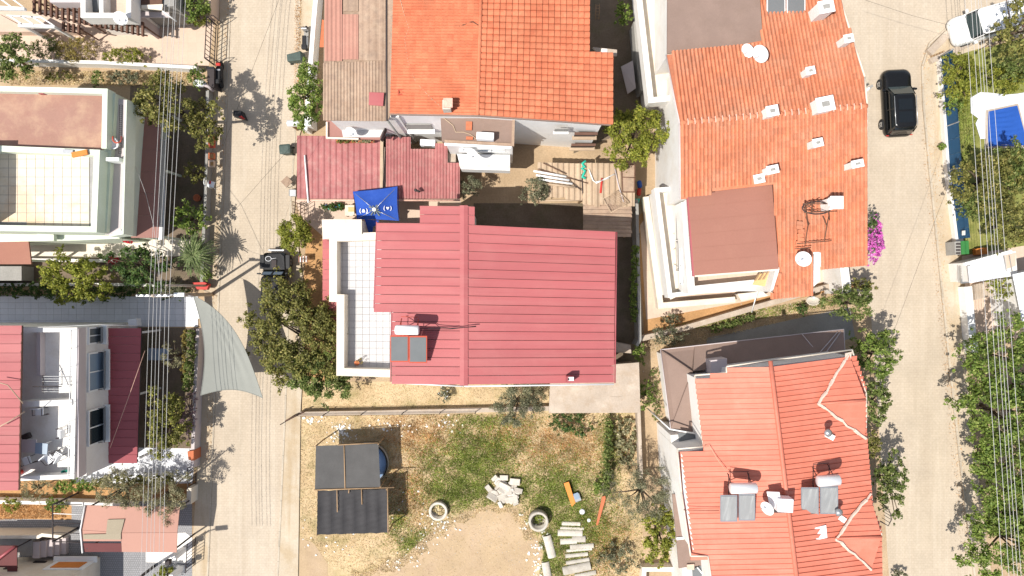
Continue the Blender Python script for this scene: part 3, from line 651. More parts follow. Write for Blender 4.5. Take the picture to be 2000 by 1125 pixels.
MB().box(P(1115.5, 740, 7.27), (.3, .22, .05)).build('cap', m_wp, c); MB().box(P(1110.5, 740.5, 7.28), (.1, .12, .05)).build('flue', m_iron, c)
# flower pot on the terrace
t = T('flower_pot', 'terracotta pot with a withered plant on the white roof terrace', 'flower pot', 699, 708, 3.36)
MB().lathe(P(699, 708, 3.36), [(.1, 0), (.16, .25), (.17, .28), (.13, .27)], 14).build('pot', m_pot, t)
p, nr, _ = cloud(*P(704, 705, 3.75), .25, .2, .2, .07, .5, .6); quads('leaves', p, nr, np.full(len(p), .07), np.full(len(p), .04), lf_dr, t)
# flat concrete outbuilding at its south-east corner
h = T('outbuilding', 'flat concrete roofed outbuilding at the corner of the red metal house', 'outbuilding', 1160, 760)
wallmass(h, [(1205, 716), (1243, 713), (1245, 802), (1076, 802), (1079, 755), (1205, 755)], 2.4, 0, m_conc)
deck(h, 'roof', [(1195, 712), (1248, 708), (1251, 806), (1072, 807), (1075, 735), (1195, 735)], 2.6, .22, m_conc)
B = MB(); B.box(P(1203, 787, 2.61), (.75, .8, .03)); B.build('hatch', m_conc, h)
wallmass(h, [(1200, 668), (1232, 674), (1233, 690), (1200, 688)], 1.1, 0, m_conc, 'step')
# solar heater
def heater(name, label, pan, tank, z0, ztop, frame_m, tank_m, pan_m, rt=.27):
    t = T(name, label, 'solar water heater', (pan[0][0] + pan[-1][1]) / 2, pan[0][3], z0)
    for (u0, u1, v0, v1) in pan:
        q = [P(u0, v1, z0), P(u1, v1, z0), P(u1, v0, ztop), P(u0, v0, ztop)]
        f = MB().slab(q, .07).build('collector', frame_m, t)
        n = (q[1] - q[0]).cross(q[3] - q[0]).normalized(); cx = sum(q, Vector()) / 4
        MB().slab([cx + (p - cx) * .88 + n * .012 + (p - cx).normalized() * .02 for p in q], .03).build('absorber', pan_m, f)
    a, b = P(tank[0], tank[2], ztop + .35), P(tank[1], tank[3], ztop + .35); d = (b - a).normalized()
    M3 = d.to_track_quat('Z', 'Y').to_matrix(); L = (b - a).length
    MB().lathe(a, [(.05, -.02), (rt * .8, 0), (rt, .05), (rt, L - .05), (rt * .8, L), (.05, L + .02)], 20, M3).build('tank', tank_m, t)
    B = MB()
    for q in (P(tank[0] + 6, tank[2] + 4, ztop + .1), P(tank[1] - 6, tank[3] + 4, ztop + .1)):
        B.tube([q, (q.x, q.y + .05, z0 - .1)], .025, 5); B.tube([q, (q.x, q.y + .7, z0 - .1)], .025, 5); B.tube([(q.x, q.y + .7, z0 + .1), (q.x, q.y - 1.2, z0 + .1)], .025, 5)
    q0, q1 = P(tank[0] + 6, tank[2], ztop + .1), P(tank[1] - 6, tank[3], ztop + .1); B.tube([q0, q1], .025, 5); B.tube([q0 - Vector((0, -.7, ztop - z0)), q1 - Vector((0, -.7, ztop - z0))], .02, 5)
    B.build('stand', frame_m if frame_m is m_redf else m_iron, t); return t
heater('solar_heater', 'solar heater with orange frame and white tank on the pinkish red metal roof', [(762, 798, 655, 707), (799, 834, 656, 709)], (772, 818, 644, 645), 7.0, 8.0, m_redf, m_wp, m_coll)
for k, (dv, lab) in enumerate(((0, 'black pipe from the solar tank to the red roof ridge'), (4, 'thinner black pipe lying just below the first one on the red roof'))):
    cable(lab, [P(820, 638 + dv, 7.9), P(850, 638 + dv, 6.98), P(880, 641 + dv * .4, 7.1), P(930, 638 - dv * .3, 7.14)], .022, m_blk, 'pipe', 'pipe')
# ================================================================== terracotta house at the top
h = T('house', 'house with a bright orange clay tile roof, rusty sheet annex attached', 'house', 960, 100)
wallmass(h, [(775, -90), (1142, -90), (1146, 104), (1190, 112), (1180, 235), (933, 219), (775, 219)], 7.9, 0, m_wp)
R0, R1 = P(942, -90, 9.4), P(933, 225, 9.4)
W0, W1 = P(772, -90, 8.0), P(763, 222, 8.0); E0, E1 = P(1196, -90, 8.0), P(1196, 244, 8.0)
for q in ([R0, W0, W1, R1], [R0, R1, P(1062, 234, 8.74)]): pass
MB().slab([R0, W0, W1, R1], .12).build('roof', m_terB, h)
MB().slab([R0, R1, P(1193, 242, 8.02), P(1199, 110, 8.0), P(1152, 104, 8.23), P(1149, -90, 8.24)], .12).build('roof', m_terB, h)
st = [300]
eb = lambda u, v: u < (1153 if v < 103 else 1201 - (v - 103) * .06) and v < 226 + (u - 935) * .068
tiles(h, R0, R1, E0, E1, 26, 22, eb, m_terB, 'single', state=st)
tiles(h, R0, R1, W0, W1, 26, 14, lambda u, v: True, m_terB, 'double', state=[0])
B = MB(); B.tube([R0 + Vector((0, 0, .05)), R1 + Vector((0, 0, .05))], .11, 8); B.build('ridge', m_terB, h)
B = MB(); B.slab([P(763, 221, 8.02), P(933, 224.5, 9.42), P(933, 227, 9.42), P(763, 224, 8.02)], .14); B.slab([P(933, 224.5, 9.42), P(1193, 241.5, 8.06), P(1193, 245, 8.06), P(933, 227, 9.42)], .14); B.build('verge', m_brown, h)
# south wall windows
def yw(v, z): return P(0, v, z).y
ys = yw(238, 7.9) - .03
for (u, z, w, hh) in ((1143, 4.9, 1.3, 1.0), (1138, 1.6, 1.5, 1.1)):
    x = P(u, 0, z).x; f = MB().box((x, ys - .02, z), (w, .06, hh)).build('window', m_iron, h)
    MB().box((x, ys - .08, z + hh * .5), (w + .1, .16, .06)).build('awning', m_brwood, f); MB().box((x, ys - .12, z - hh * .5), (w + .2, .24, .1)).build('sill', m_straw, f)
x = P(1096, 0, 6).x; f = MB().box((x, ys - .02, 6.1), (.8, .05, .7)).build('window', m_grey, h); MB().box((x, ys - .09, 5.7), (.9, .16, .06)).build('sill', m_wp, f)
# south wall of the west half
ys2 = yw(219, 7.9) - .02
f = MB().box((P(820, 0, 4.5).x, ys2 - .03, 4.6), (1.5, .06, 1.3)).build('window', m_grey, h); MB().box((P(820, 0, 4.5).x, ys2 - .16, 3.9), (1.7, .3, .07)).build('sill', m_wp, f)
B = MB(); B.tube([P(757, 236, 7.4), (P(757, 236, 7.4).x + .05, P(757, 236, 7.4).y, 0)], .07, 6); B.build('downpipe', m_grey, h)
# middle block with flat brown roof
MB().prism(PP([(864, 226), (1003, 233), (1001, 281), (868, 275)], 6.4), 0, 6.35).build('wall', m_wp, h)
deck(h, 'flat_roof', [(860, 222), (1006, 230), (1004, 285), (863, 277)], 6.5, .15, m_brown)
B = MB()
B.ribbon([P(u, v, 6.7) for u, v in ((1003, 233), (1001.5, 282), (868, 275))], .16, 6.5, 6.62); B.build('kerb', m_rust, h)
B = MB(); B.slab(PZ([(868, 276, 6.1), (1000, 284, 6.1), (998, 290, 6.0), (868, 284, 6.0)]), .1); B.build('ledge', m_wp, h)
a = PP([(868, 277), (998, 285)], 6.1); yb = a[0].y
bal = MB().prism([(P(893, 0, 3.4).x, yb - .2), (P(996, 0, 3.4).x, yb - .25), (P(996, 0, 3.4).x, P(0, 333, 3.4).y), (P(900, 0, 3.4).x, P(0, 330, 3.4).y)], 2.3, 3.4).build('balcony', m_wp, h)
MB().slab([P(896, 318, 3.46), P(994, 322, 3.46), P(994, 329, 3.46), P(898, 326, 3.46)], .05).build('coping', m_cream, bal)
f = win(h, (P(945, 0, 4.2).x, yb - .1, 4.4), 2.6, .8, (1, 0, 0), m_wp, m_sky, .08, 2)
MB().box((P(905, 0, 4.2).x, yb - .15, 4.2), (.5, .2, .25)).build('air_conditioner', m_wplas, h)
for (u, v, w, l) in ((916, 246, .36, .5), (917, 270, .4, .18)):
    tag(MB().box(P(u, v, 6.55), (w, l, .09), -.03).build('roof_tile_stack', m_terB, None), 'small stack of orange clay tiles on the flat brown roof, %s' % ('upper and larger' if v < 260 else 'lower by the white box'), 'tile stack')
t = T('water_tank', 'white box water tank on the flat brown roof above the white balcony', 'water tank', 948, 267, 6.5)
MB().box(P(948, 267, 6.85), (1.02, .42, .6), -.05).build('tank', m_wplas, t, bevel=.04); MB().box(P(948, 267, 6.53), (.9, .5, .06), -.05).build('stand', m_iron, t)
cable('pale hose snaking over the flat brown roof to the white box tank', [P(866, 230, 6.55), P(885, 245, 6.54), P(890, 258, 6.54), P(905, 258, 6.54), P(918, 262, 6.54), P(932, 272, 6.6)], .025, m_straw, 'hose', 'hose')
# annex with rusty sheets
g = h
wallmass(g, [(640, -90), (779, -90), (779, 229), (640, 230)], 7.2, 0, m_white)
MB().slab(PZ([(634, -90, 7.32), (765, -90, 7.42), (757, 236, 7.42), (631, 235, 7.32)]), .1).build('annex_roof', m_rust, g)
vstrips(g, 'roof_sheet', [631 + 12.4 * k for k in range(11)], lambda u: 122 - (u - 630) * .01 + random.uniform(-2, 2), lambda u: 235 + (u - 631) * .015, lambda v: 7.40, m_rust, .04, nrib=2)
vstrips(g, 'roof_sheet', [634, 651, 668], lambda u: -90, lambda u: 119, lambda v: 7.43, m_rustp, .03, nrib=2)
vstrips(g, 'roof_sheet', [669, 685, 700], lambda u: 28, lambda u: 116, lambda v: 7.44, m_rustp, .02, nrib=2)
vstrips(g, 'roof_sheet', [670, 685, 700], lambda u: -90, lambda u: 22, lambda v: 7.44, m_rust, .02, nrib=1)
vstrips(g, 'roof_sheet', [701, 713, 726, 740, 753], lambda u: -90, lambda u: 118, lambda v: 7.44, m_rust, .02, nrib=1)
MB().slab(PZ([(721, 180, 7.56), (750, 181, 7.6), (748, 207, 7.6), (720, 205, 7.56)]), .05).build('roof_sheet', m_red, g)
MB().slab(PZ([(757, -90, 7.75), (771, -90, 7.95), (764, 222, 7.95), (757, 236, 7.6)]), .06).build('flashing', m_rust, g)
B = MB(); B.tube([P(756, -90, 7.62), P(755, 120, 7.62), P(756, 180, 7.62), P(756, 236, 7.62)], .06, 6); B.build('gutter', m_iron, g)
# annex balcony
deck(g, 'balcony', [(637, 226), (764, 230), (744, 273), (638, 269)], 4.0, .2, m_brcan)
MB().slab(PZ([(664, 238, 4.06), (756, 238, 4.06), (742, 268, 4.06), (670, 268, 4.06)]), .05).build('balcony_floor', m_tilew, g)
parapet(g, [(638, 238), (638, 269), (700, 271)], 4.0, 4.18, .1, m_cream)
parapet(g, [(743, 273), (757, 237)], 4.0, 4.6, .06, m_iron, 'railing')
t = T('plant_row', 'row of green and reddish succulents along the edge of the white balcony', 'plants', 690, 274, 3.2)
p, nr, _ = cloud(*P(675, 274, 3.5), .6, .22, .3, .12, .9, .45); quads('leaves', p, nr, np.full(len(p), .14), np.full(len(p), .07), lf_am, t)
p, nr, _ = cloud(*P(712, 273, 3.5), .62, .2, .3, .12, .9, .45); quads('leaves', p, nr, np.full(len(p), .14), np.full(len(p), .07), lf_ol, t)
MB().box(P(694, 274, 3.3), (2.4, .3, .3)).build('planter', m_pot, t)
dish('white satellite dish on the balcony above the succulents', 687, 256, 5.0, .36, math.radians(250), math.radians(35), m_wp)
dish('pale satellite dish over the white balcony parapet below the water tank', 925, 300, 4.9, .45, math.radians(230), math.radians(30), m_wp, .6)
c = T('chimney', 'grey concrete chimney at the south edge of the bright tiled roof', 'chimney', 874, 214, 8.7)
MB().box(P(874, 210, 9.2), (.44, .5, 1.2)).build('shaft', m_stone, c); MB().box(P(875, 201, 9.85), (.5, .5, .1)).build('cap', m_flashr, c)
c = T('roof_vent', 'small dark square vent sunk in the bright tiled roof', 'roof vent', 782, 180, 8.1)
B = MB(); B.ribbon([P(778, 175, 8.3), P(787, 175, 8.3), P(787, 184, 8.3), P(778, 184, 8.3)], .05, 8.1, 8.3, True); B.build('rim', m_redf, c); MB().box(P(782.5, 179.5, 8.16), (.2, .2, .04)).build('opening', m_iron, c)
cable('thin pale cable crossing the bright tiled roof down to the chimney', [P(777, -20, 8.2), P(790, 30, 8.25), P(799, 55, 8.32), P(790, 75, 8.28), P(797, 120, 8.3), P(812, 160, 8.45), P(845, 195, 8.75), P(868, 214, 8.92)], .018, m_straw)
cable('short dark antenna rod lying beside the ridge of the bright tiled roof', [P(893, 53, 9.1), P(917, 44, 9.3), P(922, 42, 9.45), P(936, 50, 9.5)], .025, m_rusti, 'antenna', 'antenna')
# orange wooden board by the wall
tag(MB().slab(PZ([(629, 38, 1.2), (635, 40, 1.6), (633, 92, 1.6), (624, 92, 1.2)]), .05).build('board', m_pot, None), 'rust red board leaning between the white street wall and the rusty annex', 'board')
# small grey side porch on its east side
h = T('porch_roof', 'small grey porch roof with a white patch beside the bright tiled roof', 'porch roof', 1180, 102)
MB().slab(PZ([(1158, 92, 6.6), (1205, 97, 6.6), (1205, 108, 6.6), (1170, 107, 6.6)]), .2).build('slab', m_conc, h); MB().slab(PZ([(1175, 95, 6.64), (1186, 95.5, 6.64), (1186, 106, 6.64), (1175, 106, 6.64)]), .04).build('patch', m_wp, h)
MB().box((P(1195, 102, 6.4).x, P(1195, 102, 6.4).y, 3.15), (.18, .18, 6.4)).build('post', m_conc, h)
# red corrugated shed in front
h = T('shed', 'long low shed with a dusty red corrugated roof behind the blue parasol', 'shed', 740, 330)
wallmass(h, [(590, 272), (890, 300), (890, 380), (586, 380)], 2.45, 0, m_conc)
top = lambda u: 265 + (u - 585) * .012 if u < 800 else (291 if u < 848 else (280 if u < 878 else 318))
zs = lambda v: 2.95 - .35 * (v - 265) / 123
vstrips(h, 'roof_sheet', [580 + 11.6 * k for k in range(15)], top, lambda u: 388, zs, m_corr, .05, nrib=1)
vstrips(h, 'roof_sheet', [754 + 12.0 * k for k in range(13)], top, lambda u: 388, zs, m_corr, .05, nrib=2)
MB().slab(PZ([(742.5, 274, 3.0), (748.5, 274, 3.0), (747, 389, 2.68), (741.5, 389, 2.68)]), .04).build('flashing', m_straw, h)
B = MB(); B.tube([P(581, 391, 2.56), P(899, 391, 2.56)], .07, 7); B.build('gutter', m_flashr, h)
tag(MB().tube([P(595, 303, 2.98), P(602, 396, 2.7)], .055, 8).build('pipe', m_wp, None), 'long white pipe lying across the dusty red corrugated roof', 'pipe')
t = T('flue_pipe', 'small black bent flue pipe sticking up from the dusty red corrugated roof', 'flue pipe', 819, 374, 2.65)
MB().tube([P(819, 374, 2.5), P(819, 374, 3.1), P(813, 372, 3.2)], .07, 8).build('pipe', m_iron, t); MB().lathe(P(812, 371.5, 3.16), [(.1, 0), (.1, .1), (.02, .12)], 10).build('cap', m_iron, t)
t = T('air_conditioner', 'white appliance in the dark gap of the dusty red corrugated roof', 'air conditioner', 838, 282, 2.3)
MB().box(P(836, 280, 2.7), (.95, .4, .6), -.05).build('case', m_wplas, t, bevel=.03); MB().box(P(836, 286, 2.7), (.5, .02, .4), -.05).build('grille', m_grey, t)
# blue parasol
t = T('parasol', 'square blue parasol with white emblems, one corner drooping, between shed and house', 'parasol', 733, 412)
apex = P(731, 409, 3.75); cor = [P(689, 374, 3.2), P(776, 364, 3.25), P(779, 431, 3.2), P(697, 428, 3.15)]
# canopy as a grid of four sagging gores
B = MB()
for a, b in zip(cor, cor[1:] + cor[:1]):
    n = 8; rows = []
    for i in range(n + 1):
        f = i / n; row = []
        for j in range(n + 1):
            e = a.lerp(b, j / n) + (Vector((apex.x, apex.y, a.z)) - a.lerp(b, j / n)) * .04 * math.sin(math.pi * j / n); p = apex.lerp(e, f); p.z += -.1 * math.sin(math.pi * f) * (.4 + .6 * math.sin(math.pi * j / n)); row.append(p)
        rows.append(row)
    k = n + 1; B.add([p for r in rows for p in r], [[i * k + j, i * k + j + 1, (i + 1) * k + j + 1, (i + 1) * k + j] for i in range(n) for j in range(n)], True)
B.build('canopy', m_blue, t)
B = MB()
for a, b in ((cor[0], cor[1]), (cor[1], cor[2]), (cor[3], cor[0])): B.add([a, b, b - Vector((0, 0, .22)), a - Vector((0, 0, .22))], [[0, 1, 2, 3]])
B.build('valance', m_blue, t)
fl = [P(712, 428, 3.14), P(740, 431, 3.16), P(736, 439, 3.0), P(729, 443, 2.9), P(727.5, 455, 2.6), P(720, 456, 2.6), P(716, 442, 2.9)]
MB().slab(fl, .015).build('drooping_flap', m_blue, t)
MB().tube([apex + Vector((0, 0, .05)), (apex.x, apex.y, 0)], .03, 8).build('pole', m_wp, t); MB().lathe(apex + Vector((0, 0, -.01)), [(.14, 0), (.12, .05), (.02, .09)], 14).build('cap', m_wp, t)
B = MB()
for k, q in enumerate(cor): B.tube([apex - Vector((0, 0, .03)), q - Vector((0, 0, .03))], .018, 5)
B.build('ribs', m_steel, t, kind='stuff')
def onc(u, v):                    # height of the canopy at a pixel
    best = 3.4
    for _ in range(8):
        q = P(u, v, best); mx = 0
        for a, b in zip(cor, cor[1:] + cor[:1]):
            e1, e2 = Vector((a.x - apex.x, a.y - apex.y)), Vector((b.x - apex.x, b.y - apex.y)); d = e1.x * e2.y - e1.y * e2.x; w = Vector((q.x - apex.x, q.y - apex.y))
            s_ = (w.x * e2.y - w.y * e2.x) / d; r_ = (e1.x * w.y - e1.y * w.x) / d
            if s_ >= -1e-6 and r_ >= -1e-6: best = apex.z + (a.z - apex.z) * s_ + (b.z - apex.z) * r_ - .04; break
    return best + .06
def emblem(name, polys, cx, cy):
    B = MB()
    for pl in polys: B.slab([P(cx + x, cy + y, onc(cx + x, cy + y)) for x, y in pl], .012)
    B.build(name, m_wp, t)
br = [(-8, -6), (-6.6, -6.6), (-8.2, -2), (-8.2, 2.5), (-6, 6), (-7.4, 6.2), (-10, 2.6), (-10, -2)]
sc8 = lambda ps: [[(x * .78, y * .78) for x, y in q_] for q_ in ps]
emblem('emblem', sc8([br, [(-x, y) for x, y in br], [(-4, -3), (-1.5, -4), (0, -2), (1.5, -4), (4, -3), (3.2, 0), (.5, 3.6), (-2.4, 1.2)]]), 757, 407)
emblem('emblem', sc8([br, [(-x, y) for x, y in br], [(-2.4, -3.5), (0, -4.5), (2.4, -3.2), (4, 1), (3.6, 3.5), (-3.6, 3.5), (-4, 1)]]), 710, 412)
gm = mat('umbrella_print', (.16, .19, .17), .7, .1)
for k, (an, ln) in enumerate(((0, 9), (.5, 14), (.9, 16), (1.5, 10), (2.1, 13), (2.9, 9), (3.6, 12), (4.3, 8), (5.2, 10), (5.7, 9))):
    c_, s_ = math.cos(an), math.sin(an); q = lambda r, w: (731 + c_ * r - s_ * w, 409 + s_ * r + c_ * w)
    pl = [q(4, -.7), q(ln, -1.3), q(ln, 1.3), q(4, .7)]; MB().slab([P(x, y, onc(x, y)) for x, y in pl], .008).build('printed_ray', gm, t)
# ================================================================== weathered terracotta house (right)
h = T('house', 'house with a large weathered terracotta roof and nested white balconies, left of the right road', 'house', 1480, 300)
wallmass(h, [(1336, 110), (1486, 80), (1480, -90), (1600, -90), (1636, 0), (1684, 150), (1684, 508), (1604, 512), (1600, 490), (1584, 490), (1584, 566), (1516, 570), (1526, 528), (1516, 366), (1336, 384)], 7.9, top=7.0)
RW, RE = P(1329, 240, 9.3), P(1693, 207, 9.3)
# north slope and south slope (ridge runs east-west)
zn = lambda v: 9.3 - 1.5 * (224 - v) / 224
NW, NE = P(1296, -20, 7.75), P(1640, -52, 7.75); SW, SE = P(1330, 600, 7.3), P(1694, 567, 7.3)
zN = lambda u, v: 9.3 - (1.55) * max(0, (240 - (u - 1329) * .09 - v)) / 260
zS = lambda u, v: 9.3 - 2.0 * max(0, (v - 240 + (u - 1329) * .09)) / 360
npoly = [(1303, 107), (1390, 98), (1489, 79), (1478, -90), (1612, -90), (1641, 0), (1668, 85), (1689, 150), (1693, 207), (1329, 240)]
spoly = [(1329, 240), (1693, 207), (1691, 515), (1603, 520), (1602, 493), (1587, 494), (1587, 571), (1508, 578), (1524, 527), (1511, 360), (1346, 379), (1342, 388), (1331, 389)]
MB().slab([P(u, v, zN(u, v) - .02) for u, v in npoly], .12).build('roof', m_terC, h); MB().slab([P(u, v, zS(u, v) - .02) for u, v in spoly], .12).build('roof', m_terC, h)
st = [150]
tiles(h, RW, RE, NW, NE, 48, 21, lambda u, v: inpoly(u, v, npoly), m_terC, 'round', state=st)
st = [150]
tiles(h, RW, RE, SW, SE, 48, 28, lambda u, v: inpoly(u, v, spoly), m_terC, 'round', state=st)
tm = MB().lathe((0, 0, 0), [(.15, -.2), (.13, .2)], 10, Matrix.Rotation(math.pi / 2, 3, 'Y')); me = mesh_only(tm, 'ridge_tile', m_terC); mo = mesh_only(MB().box((0, 0, 0), (.05, .34, .12)), 'mortar', m_flashr)
dr = (RE - RW).normalized(); a_ = math.atan2(dr.y, dr.x)
for k in range(27):
    q = RW.lerp(RE, (k + .5) / 27); piece('ridge_tile', me, h, q, Matrix.Rotation(a_, 4, 'Z'))
    if k < 26: piece('mortar_joint', mo, h, RW.lerp(RE, (k + 1) / 27) + Vector((0, 0, .1)), Matrix.Rotation(a_, 4, 'Z'))
B = MB(); 
for a, b in zip(spoly[2:6], spoly[3:7]): B.tube([P(*a, zS(*a) - .03), P(*b, zS(*b) - .03)], .05, 6)
B.build('gutter', m_wp, h)
B = MB()
for a, b in (((1303, 107), (1329, 240)), ((1329, 240), (1331, 389))): B.tube([P(a[0] - 1.5, a[1], 7.9 + (a[1] == 240) * 1.3), P(b[0] - 1.5, b[1], 7.9 + (b[1] == 240) * 1.3 + (b[1] == 389) * .4)], .055, 6)
B.build('verge', m_lil, h)
B = MB()
for a, b in (((1641, -2), (1668, 85)), ((1668, 85), (1689, 150)), ((1689, 150), (1693.5, 207)), ((1693.5, 207), (1692, 300)), ((1692, 300), (1691.5, 515))):
    z = lambda q: (zN if q[1] < 207 else zS)(*q); B.tube([P(*a, z(a)), P(*b, z(b))], .05, 6)
B.build('verge', m_cream, h)
# grey-brown flat roof on the north west
MB().slab(PZ([(1304, -90, 8.0), (1478, -90, 8.3), (1490, 79, 8.3), (1390, 98, 8.15), (1303, 104, 8.0)]), .12).build('flat_roof', m_brown, h)
wallmass(h, [(1308, -90), (1474, -90), (1484, 78), (1310, 100)], 7.8)
# pink brown terrace roof
q = [(1344, 378), (1508, 361), (1521, 525), (1356, 538)]
for k in range(6):
    f0, f1 = k / 6, (k + 1) / 6; l = lambda a, b, f: (a[0] + (b[0] - a[0]) * f, a[1] + (b[1] - a[1]) * f)
    A_, B_, C_, D_ = l(q[0], q[3], f0), l(q[1], q[2], f0), l(q[1], q[2], f1), l(q[0], q[3], f1)
    up = .0 if k else .0
    MB().slab([P(*A_, 7.62 + .015), P(*B_, 7.8 + .015), P(*C_, 7.8), P(*D_, 7.62)], .06).build('roof_panel', m_pbrown, h)
B = MB(); B.slab(PZ([(1357, 538, 7.6), (1521, 525, 7.75), (1521, 528, 7.75), (1357, 541, 7.6)]), .15); B.build('eave_trim', m_cream, h)
B = MB(); B.slab(PZ([(1341, 378, 7.6), (1345, 378, 7.62), (1357, 540, 7.62), (1353, 540, 7.6)]), .15); B.build('eave_trim', m_redd, h)
wallmass(h, [(1350, 385), (1508, 370), (1516, 515), (1362, 528)], 7.5)
# upper terrace wall strips on the west and the south
parapet(h, [(1338, 394), (1350.5, 566), (1487, 552), (1530, 548)], 3.6, 5.9, .42, m_white)
deck(h, 'terrace_floor', [(1345, 500), (1520, 490), (1520, 552), (1350, 566)], 4.9, .1, m_court)
# first floor balcony
deck(h, 'terrace_floor', [(1278, 368), (1352, 360), (1362, 560), (1310, 585), (1304, 575)], 3.5, .14, m_cream)
parapet(h, [(1340, 366), (1283, 371), (1309, 577), (1370, 569), (1490, 562)], 3.3, 4.35, .26, m_white)
B = MB().prism(PP([(1283, 371), (1345, 366), (1350, 572), (1309, 577)], 3.3), 0, 3.3); B.build('wall', m_white, h)
# ground floor veranda parapet
parapet(h, [(1262, 384), (1290.5, 597), (1400, 588), (1436, 585)], 0, .95, .38, m_cream)
# balcony by the north west corner
deck(h, 'terrace_floor', [(1243, -90), (1318, -90), (1326, 190), (1268, 196)], 3.4, .14, m_cream)
parapet(h, [(1246, -90), (1249, 0), (1271.5, 195.5), (1318, 191)], 3.2, 4.3, .34, m_white)
wallmass(h, [(1247, -90), (1310, -90), (1322, 188), (1272, 193)], 3.2, 0, m_white)
parapet(h, [(1302, -90), (1312, 104)], 3.4, 4.6, .3, m_white)
# west wall with windows
xw = P(1331, 0, 7.9).x
for (v, z, w) in ((445, 4.6, 2.2), (520, 4.6, 2.2)):
    f = win(h, (P(1352, 0, 5.9).x - .35, P(0, v, 4.8).y, 4.85), w, .55, (0, -1, 0), m_wp, m_win, .1, 1)
# lower south bits
wallmass(h, [(1587, 496), (1601, 495), (1602, 548), (1589, 560)], 7.2, 3, m_white, 'wall_fin')
wallmass(h, [(1640, 514), (1656, 513), (1664, 572), (1646, 574)], 2.6, 0, m_white, 'wall_fin')
wallmass(h, [(1440, 574), (1490, 569), (1500, 578), (1448, 588)], 1.0, 0, m_cream, 'step')
MB().box(P(1437, 574, 3.6), (.2, .06, .12)).build('drain_spout', m_iron, h)
# tan mat and chairs on its terrace
t = T('mat', 'folded tan mat lying on the white terrace corner by the pink brown roof', 'mat', 1492, 545, 5.0)
MB().slab(PZ([(1470, 556, 5.95), (1480, 536, 6.0), (1512, 529, 6.1), (1518, 548, 6.05), (1512, 562, 5.95)]), .08).build('sheet', m_tan, t)
for k in range(3): MB().slab(PZ([(1473 + 8 * k, 548 - k, 6.08), (1484 + 8 * k, 532 - k, 6.14), (1487 + 8 * k, 531 - k, 6.14), (1477 + 8 * k, 548 - k, 6.08)]), .07).build('fold', m_wood, t)
for k, (v, n_) in enumerate(((440, 'upper'), (500, 'lower'))):
    t = T('drying_rack', '%s grey drying rack on the white balcony beside the pink brown roof' % n_, 'drying rack', 1330, v, 3.5)
    B = MB(); x, y = P(1330, v, 4.2).x, P(1330, v, 4.2).y
    for j in range(5): B.tube([(x - .3 + .12 * j, y - .9, 4.3), (x - .34 + .12 * j, y + .9, 4.3)], .012, 4)
    for sy in (-.9, .9): B.tube([(x - .35, y + sy, 4.3), (x + .25, y + sy, 4.3)], .015, 4); B.tube([(x - .3, y + sy, 4.3), (x + .2, y + sy * .5, 3.5)], .015, 4); B.tube([(x + .2, y + sy, 4.3), (x - .3, y + sy * .5, 3.5)], .015, 4)
    B.build('rack', m_iron, t)
# chimneys
def chimney(label, u, v, z, w, d, hh, style=0, rot=.2):
    c = P(u, v, z); t = T3('chimney', label, 'chimney', c, 'white chimneys on the weathered roof')
    MB().box(c + Vector((0, 0, hh / 2 - .3)), (w, d, hh + .6), rot).build('shaft', m_white, t)
    if style == 0:
        MB().box(c + Vector((0, 0, hh + .04)), (w + .1, d + .1, .08), rot).build('cap', m_wp, t)
        MB().box(c + Vector((0, 0, hh + .09)), (w * .5, d * .4, .03), rot).build('opening', m_grey, t)
    else:
        B = MB()
        for sx in (-1, 0, 1):
            for sy in (-1, 1): B.box(c + Vector((sx * w * .42, sy * d * .42, hh + .15)), (.09, .09, .3), 0)
        B.build('pillars', m_wp, t, kind='stuff'); MB().box(c + Vector((0, 0, hh + .33)), (w + .08, d + .08, .08), 0).build('cap', m_wp, t)
        MB().box(c + Vector((0, 0, hh + .12)), (w * .6, d * .6, .22), 0).build('opening', m_grey, t)
    return t
chimney('white chimney nearest the right road in the top part of the weathered roof', 1635, 92, 8.3, .42, .36, 1.3)
chimney('small white chimney left of the black car, between road edge and ridge', 1568, 149, 8.8, .40, .34, .95)
chimney('white chimney standing just above the ridge line, in the middle of the roof', 1496, 225, 9.2, .55, .48, .9)
chimney('widest white chimney straddling the ridge of the weathered roof', 1597, 212, 9.25, .85, .7, .9)
chimney('small white chimney a little below the ridge, south of the widest one', 1582, 286, 8.9, .46, .36, .95)
chimney('white chimney by the road edge in the lower half of the weathered roof', 1655, 327, 8.6, .55, .32, 1.1)
chimney('white chimney next to the corner of the pink brown roof', 1494, 338, 8.5, .55, .36, 1.1)
chimney('low white chimney stub just left of the one at the pink brown roof corner', 1476, 352, 8.4, .5, .4, .5)
chimney('tall white chimney with a pillared top beside the rusty frame', 1610, 402, 8.2, .62, .62, 1.15, 1)
chimney('big white chimney beside the two solar panels at the top edge', 1588, 36, 8.0, .75, .6, 1.6)
dish('large white satellite dish at the edge of the grey-brown flat roof', 1487, 104, 9.3, .5, math.radians(215), math.radians(24), m_wp, 1.0)
dish('smaller white satellite dish left of the large one by the flat roof', 1462, 98, 9.0, .4, math.radians(215), math.radians(22), m_wp, .8)
dish('white satellite dish at the lower edge of the weathered roof, below the rusty frame', 1570, 505, 8.6, .44, math.radians(210), math.radians(48), m_wp, 1.0)
dish('pink white satellite dish on the sloping cream wall', 1588, 589, 1.6, .42, math.radians(110), math.radians(42), m_cream, .9)
cable('pale cable looping over the weathered roof below the flat roof edge', [P(1303, 106, 8.1), P(1400, 98, 8.35), P(1430, 100, 8.4), P(1450, 125, 8.6), P(1475, 138, 8.65), P(1497, 122, 8.6)], .018, m_straw)
heater('solar_heater', 'solar heater with two grey panels at the top edge by the big white chimney', [(1498, 1534, -22, 38), (1537, 1573, -22, 37)], (1505, 1570, -34, -36), 8.0, 9.0, m_wp, m_wp, m_coll)
